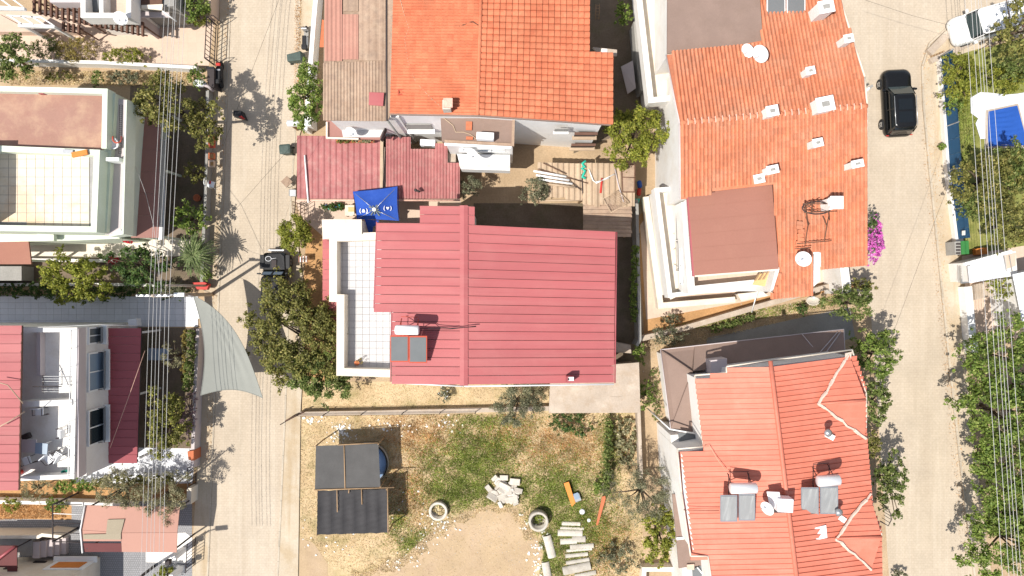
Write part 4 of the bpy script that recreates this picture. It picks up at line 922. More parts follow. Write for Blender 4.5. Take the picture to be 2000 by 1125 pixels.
# rusty frame
t = T('heater_frame', 'rusty iron frame of an old solar heater lying on the weathered roof', 'iron frame', 1600, 430, 8.2)
B = MB(); zz = 8.35
for a, b in (((1568, 398, .9), (1620, 398, .9)), ((1570, 415, .8), (1635, 412, .8)), ((1572, 400, .8), (1578, 440, .1)), ((1616, 397, .9), (1620, 430, .1)), ((1578, 440, .1), (1572, 480, .0)), ((1574, 424, .1), (1580, 440, .1)), ((1607, 422, .1), (1614, 440, .1)), ((1618, 424, .1), (1610, 470, .0)), ((1556, 476, .05), (1624, 470, .05)), ((1552, 486, .05), (1584, 483, .05)), ((1586, 392, .9), (1585, 416, .7)), ((1568, 410, .8), (1600, 390, .95)), ((1590, 410, .8), (1570, 396, .9))):
    B.tube([P(a[0], a[1], zz + a[2]), P(b[0], b[1], zz + b[2])], .03, 5)
B.build('bars', m_rusti, t)
B = MB(); B.tube([P(1595 + 28 * math.cos(k * .33) , 406 + 12 * math.sin(k * .33), zz + .75) for k in range(20)], .04, 6); B.build('hoop', m_iron, t)
# stack of loose tiles beside it
t = T('tile_stack', 'loose terracotta tiles lying left of the rusty frame', 'tile stack', 1562, 450, 8.3)
for k in range(6): MB().box(P(1564 + random.uniform(-3, 3) - k * .6, 436 + 8 * k, 8.35), (.35, .22, .1), random.uniform(-.2, .2)).build('tile', m_terC, t)
cable('white pipe leaning from the terrace onto the sloping cream wall', [P(1480, 567, 2.2), P(1468, 610, .9)], .04, m_wp, 'pipe', 'pipe')
# ================================================================== orange house (bottom right)
h = T('house', 'house with a bright orange ribbed roof, grey mortar hips and two solar heaters', 'house', 1530, 900)
wallmass(h, [(1366, 742), (1426, 738), (1428, 724), (1658, 695), (1684, 775), (1684, 850), (1698, 1000), (1712, 1050), (1712, 1180), (1396, 1180), (1390, 1078), (1354, 1078), (1334, 960), (1330, 884), (1380, 874)], 6.7)
lf2 = lambda v: (1419 if v < 730 else ip(v, [730, 733, 870], [1419, 1357, 1373]) if v < 732 else ip(v, [732, 872], [1357, 1374]) if v < 873 else ip(v, [876, 960, 1085], [1323, 1331, 1349]) if v < 1086 else ip(v, [1086, 1180], [1383, 1396]))
rg = lambda v: ip(v, [700, 1180], [1504, 1562]); rt2 = lambda v: ip(v, [683, 770, 845, 1000, 1045, 1180], [1665, 1692, 1692, 1705, 1722, 1724])
zd = lambda u, v: 8.3 - (1.5 * (rg(v) - u) / 180 if u < rg(v) else 1.4 * (u - rg(v)) / 180)
vv = 676
while vv < 1150:
    v1 = vv + 10.1; vm = (vv + v1) / 2; up = Vector((0, 0, .05))
    ul, ur = lf2(vm), rg(vm)
    if vm > 718 - (vm < 730) * 6:
        if vm > 714: a, b, c, d = P(ul, vv - (ul - ur) * .02, zd(ul, vm)), P(ur, vv, zd(ur, vm)), P(ur, v1, zd(ur, vm)), P(ul, v1 - (ul - ur) * .02, zd(ul, vm)); MB().slab([a + up, b + up, c, d], .08).build('roof_rib', m_terD, h)
    ur2 = rt2(vm - 12); k = .13
    if vm > 712:
        a, b, c, d = P(ur, vv, zd(ur, vm)), P(ur2, vv - (ur2 - ur) * k, zd(ur2, vm)), P(ur2, v1 - (ur2 - ur) * k, zd(ur2, vm)), P(ur, v1, zd(ur, vm)); MB().slab([a + up, b + up, c, d], .08).build('roof_rib', m_terD, h)
    vv = v1
B = MB(); B.tube([P(rg(v), v, 8.36) for v in (705, 800, 900, 1000, 1150)], .13, 8); B.build('ridge_cap', m_terD, h)
B = MB()
for a, b in (((1357, 733), (1419, 728)), ((1419, 716), (1664, 683)), ((1664, 683), (1692, 770)), ((1692, 770), (1691, 850)), ((1691, 850), (1705, 1000)), ((1705, 1000), (1722, 1045)), ((1357, 733), (1374, 872)), ((1374, 872), (1323, 877)), ((1323, 877), (1331, 960)), ((1331, 960), (1349, 1086)), ((1349, 1086), (1383, 1086)), ((1383, 1086), (1396, 1180)), ((1419, 728), (1419, 716))):
    A_, B_ = P(*a, 6.95 if a[0] != 1419 else 7.55), P(*b, 6.95 if b[0] != 1419 else 7.55); B.tube([A_, B_], .05, 5)
B.build('trim', m_cream, h)
# two small gables on the east side
def gable(apex, e, n, s, label=None):
    za = zd(*apex) + .1; ze = za + .05
    # north face ribs running along the ridge, south face smooth
    nb = 7
    for k in range(nb):
        f0, f1 = k / nb, (k + 1) / nb
        A0 = P(*apex, za).lerp(P(*n, zd(*n) + .06), f0); A1 = P(*apex, za).lerp(P(*n, zd(*n) + .06), f1); E0 = P(*e, ze).lerp(P(*n, zd(*n) + .06), f0); E1 = P(*e, ze).lerp(P(*n, zd(*n) + .06), f1); up = Vector((0, 0, .05))
        MB().slab([A0, E0, E1 + up, A1 + up], .06).build('gable_rib', m_terD, h)
    MB().slab([P(*apex, za), P(*s, zd(*s) + .06), P(*e, ze)], .06).build('gable_slope', m_terD, h)
    B = MB(); up = Vector((0, 0, .06))
    for p_, q_ in ((apex, n), (apex, s)):
        pts = []; 
        for k in range(9): a = P(*p_, za).lerp(P(*q_, zd(*q_) + .08), k / 8); pts.append(a + up + Vector((random.uniform(-.06, .06), random.uniform(-.06, .06), 0)))
        for a, b in zip(pts[:-1], pts[1:]): B.tube([a, b], random.uniform(.06, .11), 6, False)
    B.build('mortar_hip', m_flash, h)
    B = MB(); B.tube([P(*apex, za + .03), P(*e, ze + .03)], .08, 6); B.build('ridge_cap', m_terD, h)
gable((1597, 789), (1691, 781), (1658, 692), (1689, 856)); gable((1632, 1052), (1722, 1048), (1698, 964), (1702, 1112))
B = MB(); B.slab([P(u, v, zd(u, v) + .12) for u, v in ((1651, 690), (1664, 687), (1662, 700), (1656, 704), (1651, 700))], .05); B.build('mortar_patch', m_flash, h)
# lower brown roofs around it
MB().slab(PZ([(1290, 683, 3.3), (1357, 675, 3.3), (1352, 726, 4.05), (1370, 850, 4.0), (1372, 868, 4.0), (1310, 838, 3.3)]), .12).build('lower_roof', m_brown, h)
MB().slab(PZ([(1357, 674.5, 3.3), (1648, 643, 3.3), (1650, 690, 4.0), (1354, 725, 4.05)]), .12).build('lower_roof', m_brown, h)
B = MB()
for a, b in (((1290, 683), (1648, 643)), ((1648, 643), (1650, 690)), ((1290, 683), (1310, 838)), ((1310, 838), (1372, 868))): B.tube([P(*a, 3.32), P(*b, 3.32 if b[0] < 1640 or b[1] < 650 else 3.9)], .032, 5)
for a, b in (((1566, 652), (1606, 700)), ((1642, 648), (1612, 690)), ((1636, 648), (1600, 690))): B.tube([P(*a, 3.4), P(*b, 3.95)], .03, 5)
B.build('white_edging', m_lil, h)
B = MB(); B.tube([P(1291, 684, 3.36), P(1354, 727, 4.12)], .05, 5); B.build('hip_line', m_brown, h)
wallmass(h, [(1302, 696), (1640, 655), (1642, 700), (1370, 740), (1372, 850), (1322, 834)], 3.1, 0, m_white)
wallmass(h, [(1388, 704), (1420, 700), (1420, 728), (1388, 731)], 4.9, 3.5, m_lil, 'wall_box')
wallmass(h, [(1310, 850), (1366, 845), (1366, 862), (1376, 872), (1330, 880), (1338, 960), (1318, 960)], 4.2, 0, m_white)
MB().slab(PZ([(1324, 846, 4.3), (1366, 845, 4.3), (1366, 866, 4.3), (1328, 868, 4.3)]), .06).build('glass_roof', m_coll, h)
B = MB(); B.tube([P(1308, 838, 4.4), P(1364, 848, 4.5)], .05, 6); B.tube([P(1265, 798, .9), P(1308, 838, 4.4)], .045, 6); B.build('pipe', m_wp, h)
MB().slab(PZ([(1313, 965, 4.1), (1340, 965, 4.1), (1352, 1085, 4.1), (1384, 1085, 4.1), (1380, 1103, 4.1), (1326, 1110, 4.0)]), .12).build('lower_roof', m_brown, h)
B = MB(); B.slab(PZ([(1321, 1050, 4.14), (1346, 1048, 4.14), (1346, 1052, 4.14), (1322, 1055, 4.14)]), .05); B.build('white_edging', m_wp, h)
wallmass(h, [(1318, 970), (1338, 970), (1348, 1090), (1378, 1092), (1390, 1180), (1340, 1180)], 3.8, 0, m_white)
MB().slab(PZ([(1342, 1103, 4.2), (1356, 1102, 4.2), (1356, 1113, 4.2), (1342, 1113, 4.2)]), .1).build('patch', m_court, h)
MB().slab(PZ([(1352, 1112, 4.1), (1380, 1100, 4.1), (1384, 1180, 4.1), (1356, 1180, 4.1)]), .06).build('glass_roof', m_coll, h)
B = MB(); B.tube([P(1362, 1108, 4.2), P(1380, 1130, 4.2)], .05, 5); B.build('glazing_bar', m_wp, h)
tag(MB().box(P(1312, 930, 2.2), (.45, .7, .6), .1).build('air_conditioner', m_wplas, None, bevel=.03), 'white air conditioner on the wall beside the big grey-green olive tree', 'air conditioner')
heater('solar_heater', 'solar heater with silver tank on the left slope of the orange ribbed roof', [(1407, 1440, 967, 1019), (1443, 1475, 965, 1017)], (1426, 1478, 954, 953), 7.9, 8.7, m_steel, m_alu, m_cols, .3)
heater('solar_heater', 'solar heater with silver tank right of the ridge of the orange ribbed roof', [(1565, 1599, 952, 1006), (1602, 1637, 950, 1004)], (1596, 1640, 940, 937), 7.9, 8.8, m_steel, m_alu, m_cols, .3)
t = T('water_tank', 'white box tank straddling the ridge between the two silver solar heaters', 'water tank', 1528, 985, 8.3)
MB().box(P(1530, 984, 8.95), (.85, .75, .7), -.05).build('tank', m_wplas, t, bevel=.04); MB().box(P(1513, 976, 8.9), (.7, .9, .05), .2, Matrix.Rotation(-.7, 3, 'Y')).build('lid', m_wplas, t); MB().box(P(1526, 986, 8.45), (.9, .8, .3)).build('stand', m_iron, t)
dish('white satellite dish left of the white box tank on the orange roof', 1500, 992, 9.1, .4, math.radians(200), math.radians(35), m_wp, .8)
t = T('chimney', 'small grey metal chimney with white collar on the orange roof, right of the ridge', 'chimney', 1618, 846, 7.5)
MB().box(P(1619, 851, 7.6), (.55, .3, .3), -.5).build('collar', m_wp, t); MB().tube([P(1616, 845, 7.4), P(1616, 845, 8.5)], .13, 10).build('pipe', m_steel, t); MB().lathe(P(1616, 845, 8.5), [(.2, 0), (.22, .12), (.03, .2)], 12).build('cap', m_steel, t)
t = T('chimney', 'grey metal chimney with white collar by the lower mortar hip, right of the solar heater', 'chimney', 1640, 1005, 7.4)
MB().box(P(1640, 1010, 7.45), (.65, .3, .3), -.6).build('collar', m_wp, t); MB().tube([P(1637, 1000, 7.3), P(1637, 1000, 8.3)], .13, 10).build('pipe', m_steel, t); MB().lathe(P(1637, 1000, 8.3), [(.2, 0), (.22, .12), (.03, .2)], 12).build('cap', m_steel, t)
t = T('skylight', 'square white skylight on the orange roof below the right solar heater', 'skylight', 1601, 1041, 7.7)
B = MB(); B.ribbon([P(u, v, 7.95) for u, v in ((1589, 1033), (1612, 1028), (1614, 1049), (1591, 1054))], .1, 7.7, 7.95, True); B.build('frame', m_wp, t); MB().slab([P(u, v, 7.92) for u, v in ((1589, 1033), (1612, 1028), (1614, 1049), (1591, 1054))], .05).build('pane', m_wplas, t)
t = T('iron_grille', 'curved dark iron balcony grille sticking out over the street beside the orange roof', 'iron grille', 1720, 1010, 3.0)
B = MB(); ar = [(1716, 998), (1731, 988), (1739, 1002), (1741, 1015), (1735, 1027), (1718, 1018)]
for z in (3.2, 4.1): B.tube([P(u, v, z) for u, v in ar], .03, 5)
B.build('rail', m_iron, t)
for u, v in ar[1:5] + [(1735, 995), (1740, 1008), (1738, 1021)]: q = P(u, v, 4.1); MB().tube([q, (q.x, q.y, 3.2)], .018, 5).build('bar', m_iron, t)
cable('pale cable on the orange roof running to the left solar heater', [P(1376, 870, 7.15), P(1385, 869, 7.3), P(1400, 895, 7.5), P(1418, 920, 7.7)], .018, m_straw)
cable('dark line of old sealing across the left slope of the orange roof', [P(1335, 996, 7.05), P(1370, 997, 7.3), P(1405, 997, 7.6)], .018, m_rusti)
# ================================================================== mint green house (left)
h = T('house', 'flat roofed mint green house with a cream tiled roof terrace, left edge', 'house', 120, 320)
wallmass(h, [(-90, 170), (214, 177), (206, 290), (196, 452), (-90, 448)], 6.3, 0, m_mint, zp=6.9)
deck(h, 'flat_roof', [(-90, 178), (204, 182), (202, 292), (-90, 292)], 6.36, .1, m_sbrown)
parapet(h, [(-90, 171), (205, 178), (203, 290)], 6.0, 6.85, .30, m_mint)
MB().box(P(83, 181, 6.5), (.3, .2, .3)).build('vent', m_redd, h)
deck(h, 'terrace_floor', [(-90, 290), (188, 296), (184, 446), (-90, 442)], 6.4, .1, m_jlt)
paving(h, [(-60, 300), (182, 302), (180, 444), (-60, 440)], 6.42, .53, m_tilec, 'floor_tile', .02, .022)
parapet(h, [(-90, 290), (-2, 290), (189, 298), (183, 448), (-90, 444)], 6.0, 7.15, .34, m_mint)
MB().prism(PP([(-190, 300), (-6, 300), (-7, 440), (-190, 440)], 6.4), 6.3, 8.9).build('wall', m_cream, h)
# rust stain source: a rusty heap at the parapet
tag(MB().box(P(156, 300, 7.25), (.9, .3, .12), .2).build('rusty_sheet', m_orange, None), 'curled rusty orange sheet lying on the parapet between the brown roof and the cream terrace', 'metal sheet')
tag(MB().box(P(133, 296, 7.22), (.6, .22, .12), -.1).build('grey_bag', m_steel, None), 'grey crumpled bag left of the rusty sheet on the parapet', 'bag')
# east balcony
deck(h, 'balcony_floor', [(214, 190), (245, 195), (238, 460), (205, 458)], 5.95, .7, m_lil)
parapet(h, [(246, 195), (239.5, 456), (214, 460)], 5.92, 6.95, .1, m_mint)
MB().box(P(229, 314, 6.45), (.75, .2, 1.0)).build('divider', m_wp, h)
MB().slab(PZ([(220, 455, 6.9), (234, 447, 6.9), (239, 455, 6.9)]), .2).build('coping', m_wp, h)
f = MB(); q0, q1 = P(239, 205, 7.0), P(237, 300, 7.0)
for k in range(26): a = q0.lerp(q1, k / 25); f.tube([a, (a.x - .16, a.y, a.z)], .012, 4)
f.tube([q0, q1], .02, 4); f.tube([q0 - Vector((.16, 0, 0)), q1 - Vector((.16, 0, 0))], .02, 4); f.build('drying_rail', m_iron, h, kind='stuff')
t = T('wicker_chair', 'round wicker chair in shade on the mint green balcony', 'chair', 229, 283, 5.95)
MB().lathe(P(229, 283, 6.0), [(.2, 0), (.3, .35), (.34, .4), (.28, .4), (.22, .3)], 16).build('seat', m_wplas, t); MB().tube([P(229 + 9 * math.cos(a), 270 + 9 * math.sin(a), 6.6) for a in np.linspace(-.5, 3.6, 10)], .05, 6).build('backrest', m_redf, t)
# brown canopy below
for k in range(6):
    v0 = 205 + 43.3 * k; MB().slab(PZ([(258, v0, 3.1), (314 - k * .5, v0, 2.85), (312 - k * .5, v0 + 43, 2.85), (256, v0 + 43, 3.1)]), .05).build('canopy_panel', m_brcan, h)
B = MB(); B.slab(PZ([(313, 270, 2.84), (324, 272, 2.84), (316, 468, 2.84), (309, 468, 2.84)]), .1); B.tube([P(324, 272, 2.8), P(318, 468, 2.8)], .05, 5); B.build('gutter', m_steel, h)
for v in (215, 330, 462): q = P(312, v, 2.8); MB().box((q.x, q.y, 1.4), (.14, .14, 2.8)).build('post', m_mint, h)
wallmass(h, [(-90, 440), (195, 452), (205, 462), (120, 466), (-90, 470)], 3.4, 0, m_mint, 'wall', 5)
MB().slab(PZ([(72, 457, 4.0), (105, 458, 4.0), (105, 470, 4.0), (72, 468, 4.0)]), .3).build('box_window', m_mint, h)
# small brown awning below it
h = T('porch_roof', 'small pinkish brown porch roof at the left edge below the mint green house', 'porch roof', 30, 488)
MB().slab(PZ([(-60, 456, 3.4), (54, 459, 3.4), (61, 516, 3.2), (-60, 516, 3.2)]), .12).build('roof', m_pbrown, h)
for u, v in ((50, 465), (54, 508), (-20, 510)): q = P(u, v, 3.2); MB().box((q.x, q.y, 1.6), (.12, .12, 3.2)).build('post', m_mint, h)
MB().prism(PP([(-60, 520), (42, 520), (42, 548), (-60, 548)], 1.2), 0, 1.2).build('step', m_grey, h)
# ================================================================== white house with a red metal roof (lower left)
h = T('house', 'white house with two furnished roof terraces and a red metal roof, left edge', 'house', 120, 790)
x0 = P(150, 0, 6.6).x
def X(u, z): return P(u, 0, z).x
def Y(v, z): return P(0, v, z).y
rect = lambda xa, xb, ya, yb: [(xa, ya), (xb, ya), (xb, yb), (xa, yb)]
MB().prism(rect(X(-420, 6.6), x0 - .04, Y(938, 6.6), Y(640, 6.6)), 0, 5.62).build('wall', m_white, h)
MB().prism(rect(X(-420, 7.6), -29.7, Y(950, 7.6), Y(640, 7.6)), 5.6, 7.4).build('upper_wall', m_grey, h)
v = 636
while v < 956:
    MB().slab(PZ([(-420, v, 9.4), (42 - (v - 636) * .02, v, 7.66), (42 - (v - 636) * .02, v + 17.6, 7.62), (-420, v + 17.6, 9.36)]), .06).build('roof_panel', m_red, h); v += 17.9
B = MB(); B.tube([P(43.5, 636, 7.58), P(37.5, 956, 7.58)], .06, 6); B.build('gutter', m_brwood, h)
deck(h, 'terrace_floor', [(30, 642), (148, 642), (142, 934), (30, 934)], 5.72, .08, m_white)
parapet(h, [(44, 645), (146.5, 644), (140.5, 931), (40, 935)], 5.5, 6.6, .26, m_white)
parapet(h, [(40, 790), (140, 786)], 5.7, 6.7, .34, m_white, 'dividing_wall')
B = MB()
B.ribbon([(x0 + .04, Y(933, 6.6)), (x0 + .03, Y(641, 6.6))], .08, 5.85, 6.55); B.build('fascia_band', m_lil, h)
B = MB(); B.box(P(80, 690, 5.95), (.22, 2.6, .45)); B.build('low_partition', m_lil, h)
# railing with bars on the parapet
B = MB(); pts = [P(139, 645, 7.0), P(133, 930, 7.0)]; B.tube(pts, .03, 5)
for k in range(9): a = pts[0].lerp(pts[1], k / 8); B.tube([a, (a.x, a.y, 6.5)], .02, 4)
B.build('railing', m_wp, h)
# east wall windows
xw = x0 + .0
def ewin(zc, vc, w, hh, shutter, pane, lab=None):
    y = Y(vc, zc); f = win(h, (xw, y, zc), w, hh, (0, 1, 0), m_wp, pane, .1, 1, fw=.09)
    MB().box((xw + .16, y, zc - hh * .5 - .1), (.34, w + .25, .08)).build('sill', m_wp, f)
    if shutter: 
        s_ = MB().box((xw + .22, y, zc - hh * .5 + .25), (.05, w + .05, .9), 0, Matrix.Rotation(.45, 3, 'Y')).build('shutter', m_coll, f)
        B = MB(); B.tube([(xw, y - w * .5, zc), (xw + .3, y - w * .5, zc - .2)], .02, 4); B.tube([(xw, y + w * .5, zc), (xw + .3, y + w * .5, zc - .2)], .02, 4); B.build('stay', m_iron, f, kind='stuff')
ewin(4.9, 655, .95, 1.3, True, m_coll); ewin(4.75, 725, 2.3, 1.6, True, m_sky); ewin(4.75, 832, 2.1, 1.6, True, m_win)
# lower red roof, the shade of the house put into its darker red
v = 641
while v < 900:
    MB().slab(PZ([(205, v, 3.45), (275 - (v - 641) * .03, v, 2.85), (275 - (v - 641) * .03, v + 16.2, 2.82), (205, v + 16.2, 3.42)]), .06).build('lower_roof_panel', m_redd, h); v += 16.5
B = MB(); B.tube([P(276, 640, 2.75), P(268, 902, 2.75)], .06, 6); B.build('gutter', m_iron, h)
for v in (650, 770, 895): q = P(270, v, 2.8); MB().box((q.x, q.y, 1.4), (.12, .12, 2.8)).build('post', m_wp, h)
# terrace furniture
def chair(label, u, v, rot, z=5.76, m=m_wplas, fm=m_iron):
    t = T3('chair', label, 'chair', P(u, v, z), 'chairs on the white roof terraces')
    c = Vector(P(u, v, z)); R_ = Matrix.Rotation(rot, 3, 'Z')
    w = lambda x, y, zz: c + R_ @ Vector((x, y, zz))
    MB().box(w(0, 0, .45), (.48, .46, .05), rot).build('seat', m, t, bevel=.015)
    MB().slab([w(-.24, .24, .95), w(.24, .24, .95), w(.24, .2, .95), w(-.24, .2, .95)], .45).build('backrest', m, t)
    for sx in (-.22, .22):
        B = MB(); B.tube([w(sx * 1.25, -.24, 0), w(sx * 1.25, -.22, .65), w(sx * 1.25, .22, .68)], .02, 5); B.build('armrest', fm, t)
        for sy in (-.2, .2): MB().tube([w(sx, sy, 0), w(sx, sy, .44)], .018, 5).build('leg', fm, t)
    return t
chair('white chair against the dividing wall of the lower roof terrace', 87, 801, 0)
chair('white chair by the east parapet of the lower roof terrace', 130, 843, -1.57)
chair('white chair with dark arms turned sideways in the middle of the lower terrace', 106, 893, .7)
chair('white chair facing the table next to the parapet of the lower terrace', 122, 888, -2.1)
chair('shaded white chair left of the middle, below the blue-white table', 63, 896, .3)
t = T('table', 'grey table with a pale blue top panel on the lower roof terrace', 'table', 65, 872, 5.76)
MB().box(P(55, 871, 6.46), (1.0, .75, .05)).build('tabletop', m_lil, t); MB().box(P(81, 876, 6.5), (.72, .64, .05), -.08).build('side_leaf', m_sky, t)
for u, v in ((46, 862), (46, 881), (88, 866), (88, 885)): q = P(u, v, 6.4); MB().tube([(q.x, q.y, 5.76), q], .025, 5).build('leg', m_wp, t)
tag(MB().lathe(P(131, 921, 5.78), [(.12, 0), (.16, .3), (.17, .32), (.13, .3), (.1, .05)], 14).build('bucket', m_teal, None), 'small teal bucket in the corner of the lower roof terrace', 'bucket')
tag(MB().lathe(P(42, 921, 5.78), [(.14, 0), (.19, .4), (.2, .42), (.15, .4), (.12, .05)], 14).build('bucket', m_redp, None), 'red bucket under the eave on the lower roof terrace', 'bucket')
tag(MB().box(P(52, 852, 6.0), (.5, .35, .3), .4).build('cushion', m_iron, None, bevel=.08), 'dark brown cushion above the table on the lower roof terrace', 'cushion')
t = T('drying_rack', 'white and dark drying rack on the upper roof terrace', 'drying rack', 110, 745, 5.76)
B = MB(); 
for k in range(7): B.tube([P(82, 735 + 5 * k, 6.7), P(138, 735 + 5 * k, 6.7)], .012, 4)
B.build('wires', m_wp, t)
B = MB()
for u in (84, 136): B.tube([P(u, 733, 6.7), P(u, 768, 6.7)], .025, 5); B.tube([P(u, 735, 6.7), P(u, 755, 5.8)], .025, 5); B.tube([P(u, 766, 6.7), P(u, 745, 5.8)], .025, 5)
B.tube([P(64, 755, 7.0), P(120, 755, 7.0)], .03, 5); B.build('legs', m_iron, t)
tag(MB().box(P(263, 630, 1.6), (.6, .5, .6), .1).build('water_meter_box', m_wplas, None, bevel=.05), 'white round-cornered box on the north side of the shaded red lower roof', 'box')
cable('red brown cable hanging from the house wall to the dark yard', [P(283, 685, 3.5), P(255, 765, 3.6), P(215, 875, 3.7)], .018, m_flashr)
for k, (lab, pt) in enumerate((('pale cable crossing the red metal roof towards the terrace, upper one', [P(-10, 745, 8.3), P(15, 752, 8.3), P(45, 788, 8.0)]), ('pale cable crossing the red metal roof towards the terrace, lower one', [P(-10, 838, 8.3), P(20, 822, 8.3), P(48, 804, 8.0)]))): cable(lab, pt, .03, m_straw)
cable('grey cable along the top edge of the white house with roof terraces', [P(42, 640, 6.9), P(110, 638, 6.8), P(190, 634, 6.6), P(262, 636, 5.5)], .02)
t = T('table', 'pale blue garden table in the dark yard right of the red metal roof', 'table', 312, 693)
MB().box(P(309, 692, .75), (1.35, .8, .05)).build('tabletop', m_sky, t)
for u, v in ((290, 682), (328, 682), (290, 703), (328, 703)): q = P(u, v, .72); MB().tube([(q.x, q.y, 0), q], .03, 5).build('leg', m_wp, t)
t = T('pallet', 'white clutter of boxes and pipes at the foot of the white house wall', 'clutter', 205, 885)
MB().box(P(188, 898, .3), (.9, .4, .5)).build('box', m_wplas, t); MB().box(P(210, 882, .5), (.5, .4, .4), .4).build('bag', m_wp, t); B = MB(); B.tube([P(165 + 4 * k, 906 + 3 * math.sin(k), .3) for k in range(8)], .03, 5); B.build('hose', m_flashr, t)
# ================================================================== carport bottom left
h = T('carport', 'pinkish carport canopy with a grey-green patch by the bottom left street', 'carport', 255, 1030)
zc = 2.7
MB().slab(PZ([(166, 987, zc - .1), (248, 989, zc + .05), (236, 1040, zc + .18), (158, 1035, zc)]), .05).build('canopy', m_carp, h); MB().slab(PZ([(158, 1035.5, zc), (236, 1040.5, zc + .18), (237, 1057, zc + .1), (161, 1057, zc - .05)]), .05).build('canopy', m_carp, h)
MB().slab(PZ([(248, 989, zc + .05), (351, 990, zc - .05), (346, 1040, zc + .1), (236, 1040.5, zc + .18)]), .05).build('canopy', m_carp, h); MB().slab(PZ([(236, 1041, zc + .18), (346, 1040.5, zc + .1), (345, 1079, zc - .1), (238, 1078, zc - .05)]), .05).build('canopy', m_carp, h)
MB().slab(PZ([(210, 1015, zc + .14), (243, 1014, zc + .19), (236, 1042, zc + .24), (236, 1054, zc + .18), (163, 1053, zc + .05), (162, 1044, zc + .06), (207, 1043, zc + .18)]), .03).build('patch', m_olive, h)
MB().slab(PZ([(162, 1061, zc - .05), (236, 1061, zc + .05), (238, 1078, zc - .1), (164, 1078, zc - .15)]), .05).build('lower_flap', m_maroon, h)
for u, v in ((170, 992), (345, 994), (342, 1072), (168, 1072)): q = P(u, v, zc); MB().box((q.x, q.y, zc / 2 - .05), (.08, .08, zc - .1)).build('post', m_iron, h)
B = MB(); B.tube([P(166, 987, zc), P(157, 1035, zc + .08), P(161, 1080, zc - .05)], .05, 6); B.build('edge_tube', m_wp, h)
h = T('metal_frame', 'black steel frame of an uncovered pergola left of the pinkish carport', 'pergola frame', 130, 1020)
fp = [(103, 985), (103, 1058), (160, 1059), (160, 985)]
B = MB(); B.tube([P(*fp[0], 2.6), P(*fp[1], 2.6)], .05, 6); B.tube([P(*fp[1], 2.6), P(*fp[2], 2.6)], .04, 6); B.tube([P(*fp[0], 2.6), P(*fp[3], 2.6)], .03, 6); B.build('beam', m_iron, h)
for v in (1003, 1021, 1040): MB().tube([P(103, v, 2.6), P(160, v + 2, 2.6)], .025, 5).build('crossbar', m_iron if v != 1003 else m_wp, h)
for q in ((103, 1058), (103, 986)): a = P(*q, 2.6); MB().tube([a, (a.x, a.y, 0)], .06, 6).build('post', m_iron, h)
# stairs and house in the corner
h = T('stairs', 'grey outdoor stairs beside the cobbled yard, bottom left corner', 'stairs', 95, 1068)
for k in range(5): MB().box((X(70 + 13 * k, 1.0 - .17 * k), Y(1070, .6), (1.0 - .17 * k) / 2), (.46, 1.1, 1.0 - .17 * k)).build('step', m_lil, h)
MB().prism(rect(X(-60, 1), X(64, 1), Y(1085, 1), Y(1052, 1)), 0, 1.05).build('landing', m_grey, h)
B = MB(); B.ribbon([P(-60, 1050, 1.6), P(72, 1050, 1.6), P(80, 1046, 1.6), P(132, 1044, 1.0)], .22, 0, 1.5); B.build('parapet', m_cream, h)
h = T('house', 'beige house wall with a brown shuttered window in the bottom left corner', 'house', 110, 1100)
yn = Y(1088, 0)
MB().prism(rect(X(36, 0), X(196, 0), yn - 6, yn), 0, 3.3).build('wall', m_cream, h)
MB().box((X(140, 1.2), yn + .03, 1.5), (2.6, .06, 1.3)).build('window_frame', m_wp, h); MB().box((X(140, 1.2), yn + .07, 1.5), (1.9, .05, .9)).build('shutter', m_orange, h); MB().box((X(140, 1.2), yn + .16, .8), (2.9, .4, .09)).build('sill', m_wp, h)
for u in (80, 45): MB().box((X(u, .8), yn + .03, .9 + (80 - u) * .03), (.8, .06, .25)).build('vent_slot', m_iron, h)
MB().box((X(60, 3.4), yn - .2, 3.4), (7, .6, .1)).build('eave', m_cream, h)
h = T('awning', 'red awning darkened for shade, with a rolled edge in the bottom left corner', 'awning', 10, 1095)
MB().slab(PZ([(-60, 1066, 2.6), (33, 1066, 2.6), (33, 1122, 2.4), (14, 1122, 2.4), (14, 1108, 2.45), (-60, 1108, 2.45)]), .06).build('cloth', m_maroon, h); MB().tube([P(-20, 1104, 2.75), P(28, 1068, 2.75)], .1, 8).build('roller', m_redd, h)
for u, v in ((30, 1070), (-40, 1070)): q = P(u, v, 2.5); MB().tube([q, (q.x, q.y, 0)], .04, 6).build('post', m_iron, h)
# ================================================================== pale house and pergolas at the top left
h = T('house', 'white house with terrace parapets cut by the top edge, left of the iron gate', 'house', 210, 10)
MB().prism(PP([(160, -90), (255, -90), (255, 10), (252, 28), (160, 28)], 3.6), 0, 3.55).build('wall', m_white, h)
parapet(h, [(162, -90), (162, 29.5), (251, 30), (252, -90)], 3.4, 4.5, .3, m_white); parapet(h, [(196, -90), (198, 29)], 3.5, 4.4, .25, m_white)
deck(h, 'terrace_floor', [(164, -90), (252, -90), (250, 26), (164, 26)], 3.62, .05, m_court)
MB().slab(PZ([(170, -20, 3.9), (196, -20, 3.9), (192, 23, 3.75), (170, 23, 3.75)]), .05).build('glass_roof', m_coll, h)
MB().prism(PP([(254, -90), (262, -90), (265, 42), (262, 44), (254, 38)], 3.0), 0, 3.0).build('grey_wall', m_lil, h)
MB().prism(PP([(265, -90), (340, -90), (340, 12), (265, 15)], 3.2), 0, 3.2).build('wall', m_grey, h)
MB().slab(PZ([(261, -90, 3.4), (318, -90, 3.4), (316, 17, 3.35), (262, 15, 3.35)]), .08).build('dark_roof', m_brwood, h)
MB().slab(PZ([(276, 10, 3.5), (318, 8, 3.5), (316, 20, 3.45), (276, 16, 3.45)]), .08).build('ledge', m_cream, h)
